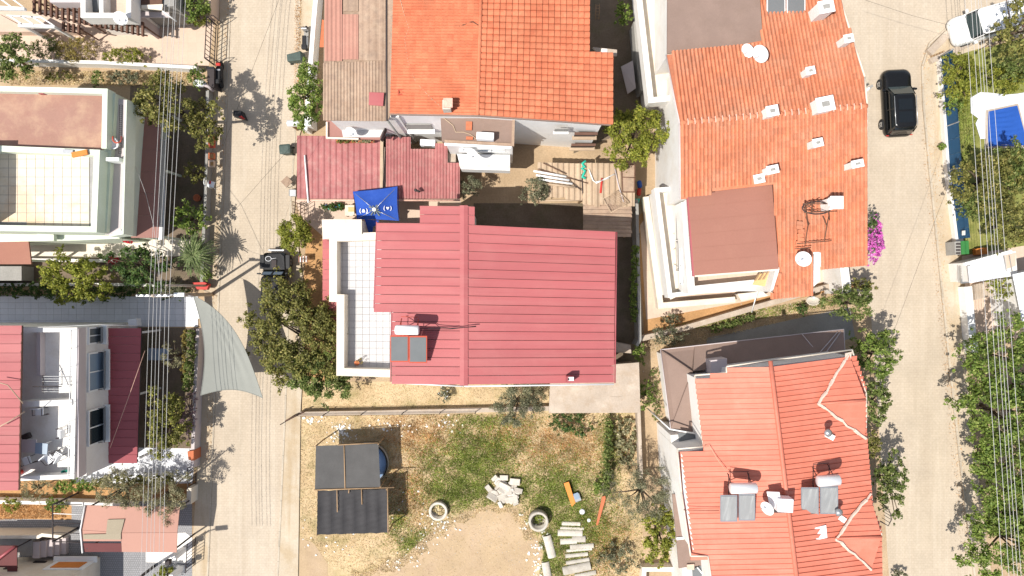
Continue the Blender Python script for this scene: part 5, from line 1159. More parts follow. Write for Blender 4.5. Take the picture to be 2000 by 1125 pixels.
MB().slab(PZ([(266, 22, 2.6), (330, 24, 2.6), (332, 34, 2.55), (266, 34, 2.55)]), .1).build('porch_roof', m_lil, h)
B = MB(); B.tube([P(317, 21, 3.3), P(345, 42, 2.6)], .05, 5); B.build('pipe', m_wp, h)
MB().prism(PP([(70, -90), (160, -90), (160, 6), (100, 6)], 3.2), 0, 3.3).build('wall', m_lil, h)
dish('white satellite dish on the corner of the white house at the top edge', 236, 35, 4.9, .42, math.radians(285), math.radians(50), m_wp, .7)
def pergola(label, us, v0, v1, z, m):
    t = T('pergola', label, 'pergola', (us[0] + us[-1]) / 2, v1(us[-1]))
    for u in us: MB().box(((P(u, v0(u), z) + P(u, v1(u), z)) / 2), (.12, P(u, v0(u), z).y - P(u, v1(u), z).y, .16)).build('rafter', m, t)
    for f in (.3, .85):
        a, b = us[0], us[-1]; B = MB(); B.tube([P(a - 4, v0(a) + (v1(a) - v0(a)) * f, z - .14), P(b + 9, v0(b) + (v1(b) - v0(b)) * f + 3, z - .14)], .05, 5); B.build('beam', m, t)
    for u in (us[0], us[-1]):
        q = P(u, v0(u) + 6, z); MB().box((q.x, q.y, z / 2 - .1), (.07, .07, z - .2)).build('post', m, t)
pergola('brown wooden pergola rafters over the pink courtyard, upper left group', [67 + 11.1 * k for k in range(9)], lambda u: -6 + (u - 67) * .22, lambda u: 26 + (u - 67) * .235, 2.4, m_brwood)
pergola('brown wooden pergola rafters over the pink courtyard, right group under the dish', [165.5 + 10.4 * k for k in range(11)] + [279], lambda u: 33 + (u - 165) * .09, lambda u: 48 + (u - 165) * .2, 2.3, m_brwood)
pergola('short brown pergola rafters below the white porch frame, lower group', [124, 134, 144, 154], lambda u: 43 + (u - 124) * .2, lambda u: 61 + (u - 124) * .15, 2.2, m_brwood)
h = T('porch', 'white slatted porch frame with a brown side wall at the top left', 'porch', 70, 45)
MB().slab(PZ([(-40, 9, 3.4), (47, 14, 3.4), (47, 19, 3.4), (-40, 18, 3.4)]), .25).build('fascia', m_wp, h)
B = MB(); B.slab(PZ([(12, 29, 3.0), (75, 32, 3.0), (80, 35, 3.0), (14, 31, 3.0)]), .15); B.slab(PZ([(35, 45, 3.0), (106, 49, 3.0), (106, 54, 3.0), (35, 52, 3.0)]), .25); B.build('frame', m_wp, h)
for u in (20, 42, 62, 78): MB().slab(PZ([(u - 4, 31, 3.0), (u, 31, 3.0), (u + 26, 48, 3.0), (u + 22, 48, 3.0)]), .12).build('slat', m_wp, h)
MB().slab(PZ([(1, 28, 2.8), (34, 45, 2.8), (34, 46, 2.8), (1, 29, 2.8)]), 2.6).build('side_wall', m_brwood, h)
for u in (-30, -8, 15): MB().slab(PZ([(u - 4, -10, 3.4), (u, -10, 3.4), (u + 30, 12, 3.4), (u + 26, 12, 3.4)]), .12).build('slat', m_wp, h)
for u, v in ((38, 47), (103, 51)): q = P(u, v, 2.9); MB().box((q.x, q.y, 1.4), (.15, .15, 2.8)).build('post', m_wp, h)
MB().prism(rect(X(-60, 1), X(150, 1), Y(62, .7), Y(56, .7)), 0, .7).build('low_wall', m_court, h)
# ================================================================== vehicles
m_scr = glass('windscreen_glass', (.035, .05, .05), .12)
def wheel(t, c, r=.35, w=.24):
    M3 = Matrix.Rotation(math.pi / 2, 3, 'Y'); prof = [(r * .6, -w / 2), (r * .93, -w / 2), (r, -w * .35), (r, w * .35), (r * .93, w / 2), (r * .6, w / 2)]
    ty = MB().lathe(c, prof, 24, M3).build('wheel', m_rub, t)
    B = MB(); B.lathe(c, [(r * .66, -w * .46), (r * .62, -w * .3), (r * .62, w * .3), (r * .66, w * .46)], 20, M3)
    sx = 1 if c[0] > wloc(t).x else -1
    for k in range(5): a = k * 1.2566; B.box(Vector(c) + Vector((sx * w * .47, math.cos(a) * r * .33, math.sin(a) * r * .33)), (.03, r * .5 if 0 else .09, r * .6), 0, Matrix.Rotation(-a, 3, 'X'))
    B.build('rim', m_steel, ty)
def car(label, cat, u, v, rot, Lc, Wc, Hc, paint, roofm, name='parked_car', van=False, cab=(-.30, .20), sun_roof=True):
    t = T3(name, label, cat, (0, 0, 0)); 
    hood = .98 if not van else 1.12
    rings = [rrect(Lc * k, Wc * q, rr, z) for k, q, rr, z in ((.94, .90, .35, .28), (.985, .97, .42, .42), (1.0, 1.0, .45, .62), (.99, .985, .45, .80), (.965, .95, .45, hood - .1), (.93, .90, .42, hood), (.80, .80, .4, hood + .05))]
    MB().loft(rings).build('body', paint, t, bevel=0)
    c0, c1 = cab[0] * Lc, cab[1] * Lc                      # cabin from c0 (rear) to c1 (windscreen foot)
    rl0 = c0 + (.34 if not van else .05) * 1.0; rl1 = c1 - (.72 if not van else .45)
    def cabin(z, f): 
        y0 = c0 + (rl0 - c0) * f; y1 = c1 + (rl1 - c1) * f; w = Wc * (.90 - .15 * f) if not van else Wc * (.94 - .06 * f); return rrect(y1 - y0, w, .28, z, 0, (y0 + y1) / 2)
    MB().loft([cabin(hood - .02, 0), cabin(hood + (Hc - hood) * .85, .85)]).build('glasshouse', m_cart, t)
    MB().loft([cabin(hood + (Hc - hood) * .84, .88), cabin(Hc - .04, .97), [p * 1.0 for p in [Vector((q.x * .9, (q.y - (rl0 + rl1) / 2) * .93 + (rl0 + rl1) / 2, Hc)) for q in cabin(Hc, 1)]]]).build('roof', roofm, t)
    wT = Wc * .5
    zb, ztp = hood - .03, hood + (Hc - hood) * .9
    for sx in (-1, 1):                                      # pillars and side trim
        for y0, y1, ww in ((c1 - .02, rl1 + .02, .06), ((c0 + c1) / 2 + .1, (c0 + c1) / 2 + .05, .09), (c0 + .25, rl0 + .12, .16)):
            B = MB(); xb, xt = sx * (wT * .90), sx * (wT * (.77 if not van else .885)); B.slab([Vector((xb - .02, y0 - ww, zb)), Vector((xb + .025, y0, zb)), Vector((xt + .025, y1, ztp)), Vector((xt - .02, y1 - ww, ztp))], .03); B.build('pillar', paint, t)
        m_ = MB().box((sx * (wT + .1), c1 - .25, hood + .05), (.24, .14, .16), 0).build('mirror', paint, t, bevel=.03)
        MB().tube([(sx * wT * .76, rl0 + .1, Hc + .03), (sx * wT * .76, rl1 - .1, Hc + .03)], .025, 6).build('roof_rail', m_steel, t)
        MB().slab([Vector((sx * wT * .62 - .18, Lc * .465, .72)), Vector((sx * wT * .62 + .18, Lc * .455, .72)), Vector((sx * wT * .62 + .18, Lc * .40, .84)), Vector((sx * wT * .62 - .18, Lc * .425, .84))], .06).build('headlight', m_wplas, t)
        MB().box((sx * wT * .78, -Lc * .478, .74), (.28, .05, .1)).build('tail_light', m_redp, t)
        for sy in (-.29, .31): wheel(t, (sx * (wT - .08), sy * Lc, .35))
    w0, w1 = c1 + .01, rl1 + .06; MB().slab([Vector((-wT * .80, w0, hood + .0)), Vector((wT * .80, w0, hood + .0)), Vector((wT * .70, w1, ztp + .02)), Vector((-wT * .70, w1, ztp + .02))], .02).build('windscreen', m_scr, t)
    if sun_roof: 
        ym = (rl0 + rl1) / 2
        for y, l in ((ym + .42, .72), (ym - .42, .72)): MB().box((0, y, Hc + .012), (Wc * .50, l, .02)).build('sunroof', m_cart, t, bevel=.008)
    B = MB(); B.tube([(-.55, Lc * .44, hood - .01), (-.62, c1 + .1, hood + .045)], .012, 4); B.tube([(.55, Lc * .44, hood - .01), (.62, c1 + .1, hood + .045)], .012, 4); B.build('bonnet_crease', paint, t)
    B = MB(); B.tube([(-.5, c1 - .05, hood + .03), (.1, c1 - .12, hood + .08)], .012, 4); B.tube([(.15, c1 - .05, hood + .03), (.6, c1 - .14, hood + .08)], .012, 4); B.build('wiper', m_black, t)
    t.location = P(u, v, 0); t.rotation_euler = (0, 0, rot); return t
car('black car with a panoramic glass roof on the right road', 'car', 1741, 207, math.radians(3), 4.55, 1.9, 1.66, m_blackp, m_blackp, cab=(-.475, .235))
van = car('white van parked half under the trees at the top right corner', 'van', 1911, 54, math.radians(90 + 16), 4.9, 1.95, 1.9, m_wp, m_wp, 'parked_van', True, (-.46, .32), False)
# black off-road vehicle under the big tree
t = T3('off_road_vehicle', 'black open off-road vehicle parked with its bonnet out from under the big tree', 'off-road car', (0, 0, 0))
MB().loft([rrect(3.7, 1.55, .15, .45), rrect(3.75, 1.6, .18, .75), rrect(3.7, 1.55, .2, .95)]).build('body', m_blackp, t)
MB().slab([Vector((-.72, .72, 1.06)), Vector((.72, .72, 1.06)), Vector((.66, 1.62, 1.02)), Vector((.40, 1.82, .98)), Vector((-.40, 1.82, .98)), Vector((-.66, 1.62, 1.02))], .12).build('bonnet', m_black, t, bevel=.03)
MB().box((.0, 1.1, 1.08), (.34, .55, .06)).build('bonnet_vent', m_iron, t, bevel=.02)
f = MB().slab([Vector((-.72, .60, 1.12)), Vector((.72, .60, 1.12)), Vector((.70, .34, 1.62)), Vector((-.70, .34, 1.62))], .04).build('windscreen_frame', m_black, t)
for sx in (-1, 1): MB().slab([Vector((sx * .36 - .3, .58, 1.2)), Vector((sx * .36 + .3, .58, 1.2)), Vector((sx * .36 + .29, .38, 1.58)), Vector((sx * .36 - .29, .38, 1.58))], .02).build('windscreen_pane', m_sky, f)
MB().loft([rrect(1.9, 1.46, .12, .96, 0, -.66), rrect(1.86, 1.44, .14, 1.45, 0, -.66), rrect(1.72, 1.34, .16, 1.68, 0, -.66), rrect(1.4, 1.1, .2, 1.73, 0, -.66)]).build('soft_top', m_black, t)
for y in (-.1, -.62, -1.15): MB().tube([(-.6, y, 1.70), (0, y, 1.755), (.6, y, 1.70)], .025, 5).build('roof_bow', m_iron, t)
for sx in (-.36, .36): MB().box((sx, -.35, .98), (.5, .5, .16)).build('seat', m_black, t, bevel=.04); MB().box((sx, -.65, 1.2), (.48, .14, .6)).build('seat_back', m_black, t, bevel=.04)
MB().box((0, 2.05, .62), (1.1, .14, .18)).build('bumper', m_steel, t, bevel=.03); MB().tube([(-.4, 2.12, .75), (.4, 2.12, .75)], .04, 6).build('winch_bar', m_iron, t)
for sx in (-1, 1):
    MB().box((sx * .86, 1.25, .92), (.3, .95, .08)).build('fender', m_black, t, bevel=.03); MB().box((sx * .86, -1.2, .92), (.3, .95, .08)).build('fender', m_black, t, bevel=.03)
    for sy in (1.25, -1.2): wheel(t, (sx * .78, sy, .4), .4, .28)
    MB().box((sx * .95, .45, 1.25), (.22, .1, .18)).build('mirror', m_black, t)
B = MB(); B.tube([(-.38 + .2 * math.cos(a), 1.45 + .16 * math.sin(a), 1.09) for a in np.linspace(0, 6.2, 14)] + [(.15, 1.5, 1.08)], .018, 5); B.build('rope', m_wplas, t)
t.location = P(546, 548, 0)
# motorbike by the gate
t = T3('motorbike', 'black motorbike with a red tail parked at the end of the iron gate', 'motorbike', (0, 0, 0))
for y in (.62, -.62): MB().lathe((0, y, .3), [(.16, -.06), (.28, -.06), (.3, -.03), (.3, .03), (.28, .06), (.16, .06)], 18, Matrix.Rotation(math.pi / 2, 3, 'Y')).build('wheel', m_rub, t)
MB().loft([rrect(1.0, .3, .1, .35), rrect(1.1, .42, .14, .6), rrect(.9, .3, .12, .82)]).build('body', m_black, t)
MB().box((0, -.2, .86), (.3, .7, .1)).build('seat', m_black, t, bevel=.04); MB().box((0, .55, .8), (.3, .2, .16)).build('tail', m_redp, t, bevel=.04)
MB().box((0, -.65, .95), (.34, .3, .25)).build('front_box', m_black, t, bevel=.05)
B = MB(); B.tube([(-.4, .68, 1.0), (-.2, .74, .98), (.2, .74, .98), (.4, .68, 1.0)], .022, 6); B.tube([(0, .74, .98), (0, .62, .3)], .04, 6); B.build('handlebar', m_iron, t)
for sx in (-1, 1): MB().box((sx * .36, .82, 1.12), (.1, .03, .07)).build('mirror', m_iron, t)
MB().box((0, .15, .92), (.36, .1, .04)).build('grab_rail', m_steel, t)
t.location = P(436, 149, 0)
t = T3('scooter', 'grey scooter parked against the long white street wall', 'scooter', (0, 0, 0))
for y in (.6, -.6): MB().lathe((0, y, .26), [(.14, -.05), (.24, -.05), (.26, 0), (.24, .05), (.14, .05)], 16, Matrix.Rotation(math.pi / 2, 3, 'Y')).build('wheel', m_rub, t)
MB().loft([rrect(.75, .3, .1, .3, 0, -.35), rrect(.8, .4, .14, .55, 0, -.35), rrect(.7, .28, .1, .74, 0, -.35)]).build('body', m_steel, t)
MB().box((0, -.3, .79), (.28, .62, .09)).build('seat', m_black, t, bevel=.03); MB().box((0, .2, .32), (.3, .4, .06)).build('footboard', m_grey, t); MB().box((0, .48, .6), (.36, .1, .6)).build('leg_shield', m_steel, t, bevel=.03)
B = MB(); B.tube([(-.34, .48, .98), (0, .54, .95), (.34, .48, .98)], .022, 6); B.tube([(0, .54, .95), (0, .62, .3)], .03, 6); B.build('handlebar', m_iron, t); MB().box((0, -.75, .75), (.36, .3, .3)).build('top_box', m_black, t, bevel=.04)
t.location = P(601, 78, .1)
# ================================================================== street things
def bin_(label, u, v, rot, m, lying=False, w=.62, l=.72, hh=1.0):
    t = T3('wheelie_bin', label, 'bin', (0, 0, 0), None); M3 = Matrix.Rotation(math.radians(82), 3, 'X') if lying else Matrix.Identity(3); o = Vector((0, 0, .36)) if lying else Vector((0, 0, 0))
    def w_(q): return o + M3 @ Vector(q)
    B = MB(); rs = [[w_(p) for p in rrect(l * k, w * k, .06, z)] for k, z in ((.78, .06), (.95, hh * .9), (1.0, hh * .92), (1.0, hh))]; B.loft(rs, False); B.build('body', m, t)
    lid = MB().loft([[w_(p) for p in rrect(l * 1.05, w * 1.05, .08, hh)], [w_(p) for p in rrect(l * 1.02, w * 1.02, .1, hh + .06)], [w_(p) for p in rrect(l * .7, w * .7, .1, hh + .11)]], False).build('lid', m, t)
    MB().tube([w_((-w * .4, -l * .6, hh)), w_((w * .4, -l * .6, hh))], .025, 6).build('handle', m_black, t)
    for sx in (-.25, .25): MB().lathe(w_((sx, -l * .42, .1)), [(.02, -.04), (.1, -.04), (.1, .04), (.02, .04)], 12, Matrix.Rotation(math.pi / 2, 3, 'Y')).build('wheel', m_rub, t)
    t.location = P(u, v, 0.004); t.rotation_euler = (0, 0, rot); return t
bin_('dark green-grey wheelie bin lying on its side near the long white street wall', 566, 119, math.radians(95), m_bin, True)
bin_('dark green-grey wheelie bin standing by the corner of the dusty red shed roof', 566, 297, math.radians(95), m_bin)
t = T('table', 'small square brown table on the left road beside the dusty red shed roof', 'table', 562, 356)
MB().box(P(560, 355, .72), (.56, .56, .05), .75).build('tabletop', m_rust, t)
for k in range(4): a = .75 + math.pi / 4 + k * math.pi / 2; q = P(560, 355, .7) + Vector((math.cos(a) * .32, math.sin(a) * .32, 0)); MB().tube([(q.x, q.y, 0), q], .02, 5).build('leg', m_iron, t)
t = T('crate', 'grey crate at the corner post of the dusty red shed roof', 'crate', 575, 376)
MB().box(P(572, 377, .3), (.42, .45, .5)).build('case', m_grey, t, bevel=.02); MB().box(P(572, 377, .56), (.4, .43, .03)).build('lid', m_steel, t)
t = T('water_tank', 'shiny cylindrical metal tank lying at the end of the long white street wall', 'water tank', 590, 240)
a, b = P(561, 241, 1.4), P(595, 241, 1.4); MB().lathe(a, [(.05, -.04), (.17, 0), (.22, .04), (.22, (b - a).length - .05), (.05, (b - a).length)], 18, (b - a).normalized().to_track_quat('Z', 'Y').to_matrix()).build('drum', m_alu, t)
for f in (.25, .75): q = a.lerp(b, f); MB().box((q.x, q.y, .6), (.06, .4, 1.2)).build('cradle', m_wood, t)
tag(MB().box(P(606, 241, .75), (.5, .7, 1.5)).build('gate_pillar', m_wp, None), 'white gate pillar between the metal tank and the dusty red shed', 'pillar')
# rust red person-size dark thing in the shade
t = T('covered_crate', 'small black covered crate with a dark red edge in tree shade on the road', 'crate', 462, 226)
MB().slab([P(u, v, .62) for u, v in ((456, 216), (471, 216), (478, 232), (463, 229), (455, 226))], .6).build('cover', m_black, t); MB().slab([P(u, v, .66) for u, v in ((466, 228), (472, 226), (478, 232), (474, 233))], .06).build('edge', m_redp, t)
t = T('bag', 'white plastic bag on the wall end next to the black motorbike', 'bag', 398, 166)
p = MB(); p.loft([[P(392, 164, .9) + Vector((math.cos(a) * r * 1.5 * random.uniform(.85, 1.1), math.sin(a) * r * random.uniform(.85, 1.1), z)) for a in np.linspace(0, 6.28, 13)[:-1]] for r, z in ((.2, 0), (.3, .12), (.28, .28), (.12, .36))]); p.build('sack', m_wplas, t)
MB().tube([P(398, 165, 1.1), P(408, 169, .9), P(416, 177, .5)], .12, 7).build('tail', m_lil, t)
t = T('gate_cabinet', 'black cabinet at the south end of the iron gate', 'cabinet', 411, 150)
MB().prism(PP([(404, 131), (418, 131), (418, 171), (406, 166)], 1.2), 0, 1.2).build('case', m_iron, t); MB().prism(PP([(403, 130), (418, 130), (418, 134), (403, 134)], 1.25), 1.2, 1.26).build('lid', m_black, t)
# iron gate (seen leaning because of its height)
t = T('iron_gate', 'dark iron sliding gate with rungs along the left road', 'gate', 421, 92)
g0, g1 = P(424, 50, 0), P(420, 128, 0); n = 9
for z in (.15, .85, 1.6): MB().tube([(g0.x, g0.y, z), (g1.x, g1.y, z)], .035, 6).build('rail', m_iron, t)
for k in range(n + 1):
    q = g0.lerp(g1, k / n); MB().tube([(q.x, q.y, .1), (q.x, q.y, 1.6)], .022 if k not in (0, n) else .05, 6).build('bar', m_iron, t)
for q, s_ in ((g0, 1), (g1, -1)): MB().tube([(q.x, q.y, 1.6), (q.x + .5, q.y, 1.75), (q.x + .55, q.y, .1)], .025, 5).build('brace', m_iron, t)
# planters on the grey street wall
for k, (v, c, lab) in enumerate(((277, m_redf, 'dark red planter box, northernmost of the three on the grey street wall'), (305, m_pot, 'terracotta planter box in the middle of the three on the grey street wall'), (320, m_court, 'pale peach planter box, southernmost of the three on the grey street wall'))):
    t = T('planter_box', lab, 'planter', 414, v, .7, 'planters on the grey street wall')
    MB().box(P(414, v, .85), (.36, .42 if k else .8, .3)).build('box', c, t, bevel=.02); MB().box(P(414, v, 1.01), (.20, .24 if k else .5, .04)).build('soil', m_soilr, t)
t = T('garden_chair', 'white plastic chair with red trim tipped over the grey street wall', 'chair', 409, 358, .6)
MB().box(P(412, 360, .95), (.45, .4, .05), -.2).build('seat', m_wplas, t); MB().tube([P(402 + 4 * math.cos(a), 355 + 8 * math.sin(a), 1.3) for a in np.linspace(1.2, 5.2, 10)], .03, 5).build('backrest', m_wp, t); MB().box(P(410, 356, 1.0), (.12, .2, .05)).build('trim', m_redp, t)
for u, v in ((407, 353), (418, 356), (407, 366), (418, 368)): q = P(u, v, .9); MB().tube([(q.x, q.y, .3), q], .018, 5).build('leg', m_wp, t)
tag(MB().lathe(P(390, 388, 0), [(.14, 0), (.24, .4), (.25, .45), (.2, .44), (.18, .3)], 14).build('flower_pot', m_pot, None), 'brown terracotta pot in the dark garden above the bright green bush', 'flower pot')
# red metal cart near the pole
t = T('red_cart', 'bright red handcart under the palm next to the power pole', 'cart', 393, 556)
MB().slab([P(u, v, .75) for u, v in ((376, 552), (398, 551), (408, 555), (404, 566), (385, 565))], .35).build('tray', m_redp, t); MB().lathe(P(400, 561, .2), [(.04, -.04), (.2, -.04), (.2, .04), (.04, .04)], 14, Matrix.Rotation(math.pi / 2, 3, 'Y')).build('wheel', m_rub, t); MB().tube([P(376, 553, .7), P(362, 549, .8)], .02, 5).build('handle', m_iron, t)
# power pole with lamp
t = T('power_pole', 'grey power pole with cross arm and street lamp near the tip of the shade sail', 'power pole', 414, 575)
base = P(414, 575, 0); MB().tube([base, (base.x, base.y, 7.8)], .13, 8, True, .09).build('pole', m_conc, t)
top = Vector((base.x, base.y, 7.6)); u_top = 1000 + base.x * F / (H - 7.6)
MB().box(top + Vector((-.1, 0, -.1)), (1.9, .12, .12)).build('cross_arm', m_steel, t)
for k in range(6): MB().lathe(top + Vector((-.95 + .34 * k, 0, -.04)), [(.03, 0), (.06, .05), (.06, .12), (.02, .16)], 8).build('insulator', m_wplas, t)
MB().tube([top + Vector((0, 0, -.9)), top + Vector((.9, .05, -.6))], .03, 6).build('lamp_arm', m_steel, t); MB().box(top + Vector((1.15, .05, -.6)), (.62, .24, .12)).build('lamp_head', m_wp, t, bevel=.04)
t2 = T('strut_pole', 'second thinner pole standing just above the power pole with the lamp', 'pole', 411, 558)
b2 = P(411, 558, 0); MB().tube([b2, (b2.x, b2.y, 6.0)], .08, 8, True, .06).build('pole', m_conc, t2); MB().box((b2.x, b2.y, 5.9), (.4, .08, .08)).build('bracket', m_iron, t2)
tp = T('street_lamp', 'tall street lamp at the bottom left yard, its long shadow reaching the road', 'street lamp', 301, 1106)
q = P(301, 1106, 0); MB().tube([q, (q.x, q.y, 7.8)], .10, 8, True, .06).build('pole', m_iron, tp); MB().tube([(q.x, q.y, 7.7), (q.x + .5, q.y + .1, 7.9)], .04, 6).build('arm', m_iron, tp); MB().box((q.x + .8, q.y + .15, 7.9), (.8, .3, .14), .1).build('lamp_head', m_iron, tp)
for (u, v, lab) in ((361, 1072, 'black lantern on the gate post, upper one beside the pinkish carport'), (357, 1108, 'black lantern on the gate post, lower one at the bottom edge')):
    t = T('gate_lantern', lab, 'lantern', u, v); q = P(u, v, 0); MB().box((q.x, q.y, .8), (.3, .3, 1.6)).build('post', m_wp, t); MB().tube([(q.x, q.y, 1.6), (q.x, q.y, 2.1)], .03, 6).build('stem', m_iron, t); MB().box((q.x, q.y, 2.25), (.3, .3, .36)).build('lamp', m_iron, t, bevel=.03)
t = T('iron_gate', 'white and black barred gate between the two lanterns at the bottom left road', 'gate', 384, 1090)
for k in range(9): q = P(383 - k * .3, 1050 + 6.5 * k, 0); MB().tube([(q.x, q.y, .05), (q.x, q.y, 1.3)], .02, 5).build('bar', m_iron, t)
for z in (.1, 1.3): MB().tube([P(383, 1048, 0) + Vector((0, 0, z)), P(380, 1104, 0) + Vector((0, 0, z))], .03, 5).build('rail', m_iron, t)
t = T('iron_gate', 'small dark iron gate between the terracotta pillar and the olive yard', 'gate', 381, 925)
for k in range(7): q = P(384, 905 + 6 * k, 0); MB().tube([(q.x, q.y, .05), (q.x, q.y, 1.3)], .025, 5).build('bar', m_iron, t)
for z in (.1, 1.3): MB().tube([P(384, 903, 0) + Vector((0, 0, z)), P(384, 943, 0) + Vector((0, 0, z))], .03, 5).build('rail', m_iron, t)
tag(MB().prism(PP([(366, 882), (378, 880), (378, 900), (368, 898)], 1.1), 0, 1.1).build('pillar', m_pot, None), 'terracotta pillar at the end of the pinkish street wall', 'pillar')
# power cables
L0 = [326, 335, 344, 347, 357, 366]; L1 = [292, 300, 307, 314, 323, 331]; L2 = [273, 283, 291, 297, 308, 316]; zc = 7.5
ord_ = ['leftmost', 'second from the left', 'third from the left', 'fourth from the left', 'fifth from the left', 'rightmost']
for k in range(6):
    pts = []
    for f in np.linspace(0, 1, 9): pts.append(P(L0[k] + (L1[k] - L0[k]) * ((f * 645 - 70 + 70) / 645) if 1 else 0, -70 + 645 * f, zc - .25 * 4 * f * (1 - f)))
    for f in np.linspace(0, 1, 9)[1:]: pts.append(P(L1[k] + (L2[k] - L1[k]) * f, 575 + 620 * f, zc - .25 * 4 * f * (1 - f)))
    cable('left side power cable over the gardens, %s of the six' % ord_[k], pts, .0125 if k % 2 else .010, None, 'power_cable', 'cable', 'power cables on the left side')
Rr0 = [1880, 1892, 1900, 1906, 1911, 1922]; Rr1 = [1962, 1975, 1985, 1992, 1999, 2014]
for k in range(6):
    pts = [P(Rr0[k] + (Rr1[k] - Rr0[k]) * f, -70 + 1260 * f, 7.2 - .3 * 4 * f * (1 - f)) for f in np.linspace(0, 1, 15)]
    cable('right edge power cable over the trees, %s of the six' % ord_[k], pts, .012, None, 'power_cable', 'cable', 'power cables on the right edge')
for lab, pts in (('thin shadow-dark line crossing the road from the power pole towards the white street wall', [P(325, 573, 7.3), P(430, 300, 6.8), P(560, -40, 7.2)]), ('thin line from the power pole to the mint green house', [P(330, 572, 7.2), P(290, 540, 6.4), P(245, 498, 6.0), P(236, 450, 5.8)]), ('thin shadow-dark line from the power pole towards the parapet of the red metal house', [P(335, 575, 7.2), P(450, 420, 6.2), P(585, 268, 5.0)])): cable(lab, pts, .007, m_blk)  # road-crossing lines are black to stand in for dark shadow lines
cable('thin line hanging from the mint green balcony to the street pole', [P(265, 325, 5.0), P(285, 380, 5.2), P(300, 440, 6.0), P(316, 572, 7.2)], .012)
for lab, pts in (('thin line crossing the top of the right road, upper one', [P(1690, 0, 7.0), P(1780, 30, 6.6), P(1895, 60, 7.0)]), ('thin line running along the right road to the orange house', [P(1900, 240, 7.0), P(1830, 420, 6.0), P(1730, 690, 6.0)])): cable(lab, pts, .007, m_blk)
# ================================================================== shade sail over the left road
t = T('shade_sail', 'grey-green triangular shade sail stretched over the left road', 'shade sail', 440, 690)
A_, Bc, Cc = P(378, 579, 3.6), P(392, 772, 2.9), P(513, 777, 2.7)
n = 44; rows = []
for i in range(n + 1):
    r = []
    for j in range(i + 1):
        f = i / n; g = j / i if i else 0
        l, rr = A_.lerp(Bc, f), A_.lerp(Cc, f); p = l.lerp(rr, g)
        p = p + Vector((.45 * math.sin(math.pi * f) * (1 - g) * 1.0, 0, 0))                        # scalloped edges
        p = p + Vector((.75, .55, 0)) * (math.sin(math.pi * f ** .8) * g * .98)
        p = p + Vector((0, .42, 0)) * (math.sin(math.pi * g) * f ** 6)
        w = math.sin(math.pi * g) * f; p.z += -.18 * w + .045 * math.sin(g * 34 + 1.5 * math.sin(f * 5)) * (1.15 - f) * min(1, f * 4) * math.exp(-((g - .7) / .26) ** 2)
        r.append(p)
    rows.append(r)
vs_, idx = [], {}
for i, r in enumerate(rows):
    for j, p in enumerate(r): idx[i, j] = len(vs_); vs_.append(p)
fs = []
for i in range(n):
    for j in range(i + 1):
        fs.append([idx[i, j], idx[i + 1, j], idx[i + 1, j + 1]])
        if j < i: fs.append([idx[i, j], idx[i + 1, j + 1], idx[i, j + 1]])
B = MB(); B.add(vs_, fs, True); B.build('cloth', m_sail, t)
B = MB(); B.tube([rows[i][0] for i in range(n + 1)], .02, 5); B.tube([rows[i][-1] for i in range(n + 1)], .02, 5); B.tube(rows[n], .02, 5); B.build('hem', m_sail, t)
B = MB(); B.tube([A_, (base.x, base.y, 3.8)], .012, 4); B.build('rope', m_wplas, t)
tag(MB().box(P(381, 605, 1.0), (.5, 1.2, .05), .08).build('board', m_wp, None), 'white board lying on the wall end under the upper corner of the shade sail', 'board')
# ================================================================== the vacant lot
def canopy(label, corners, bars, folds):
    t = T('shade_canopy', label, 'shade canopy', (corners[0][0] + corners[2][0]) / 2, corners[2][1]); q = PZ(corners); n = 30; B = MB(); vs_ = []
    for i in range(n + 1):
        for j in range(n + 1):
            p = q[0].lerp(q[1], j / n).lerp(q[3].lerp(q[2], j / n), i / n); p.z -= (.16 if folds > 1 else .05) * abs(math.sin(math.pi * j / n * folds)) * (.5 + .5 * math.sin(math.pi * (i + .4) / (n + 1))) + (.03 * math.sin(i * 1.7 + j * .9) if folds > 1 else 0); vs_.append(p)
    k = n + 1; fs = [[i * k + j, i * k + j + 1, (i + 1) * k + j + 1, (i + 1) * k + j] for i in range(n) for j in range(n)]; B.add(vs_, fs, True); B.add([p - Vector((0, 0, .012)) for p in vs_], fs, True); B.build('net', m_net2 if folds > 1 else m_net, t)
    for p in q: MB().tube([(p.x, p.y, 0), (p.x, p.y, p.z + .05)], .045, 6).build('post', m_wood, t)
    for a, b in bars: MB().tube([P(*a), P(*b)], .04, 6).build('pole', m_wood, t)
    return t
canopy('smooth dark grey shade net canopy over the round pool in the vacant lot', [(617, 871, 2.1), (739, 867, 2.25), (743, 951, 2.25), (615, 957, 2.1)], [((660, 869, 2.2), (738, 865, 2.3)), ((613, 957, 2.14), (770, 952, 2.3)), ((672, 870, 2.17), (674, 955, 2.17))], 1)
canopy('wrinkled dark grey shade net canopy below the smooth one in the vacant lot', [(620, 959, 1.9), (755, 956, 2.0), (758, 1041, 2.0), (619, 1045, 1.9)], [((757, 951, 2.05), (758, 1042, 2.05)), ((658, 952, 2.05), (659, 1000, 1.98)), ((706, 951, 2.06), (707, 985, 1.98)), ((682, 955, 2.0), (681, 963, 2.0))], 6)
t = T('round_pool', 'round above-ground pool with blue water half under the upper shade canopy', 'pool', 721, 905)
c = P(721, 901, 0); B = MB(); B.lathe((c.x, c.y, 0), [(1.38, .0), (1.42, .7), (1.36, .74), (1.30, .72), (1.3, .6)], 36); B.build('wall', m_grey, t); B = MB(); B.tube([(c.x + 1.37 * math.cos(k * math.pi / 24), c.y + 1.37 * math.sin(k * math.pi / 24), .75) for k in range(49)], .05, 6); B.build('rim', m_black, t); MB().lathe((c.x, c.y, .62), [(1.30, -.02), (1.30, .0)], 36).build('water', m_water, t)
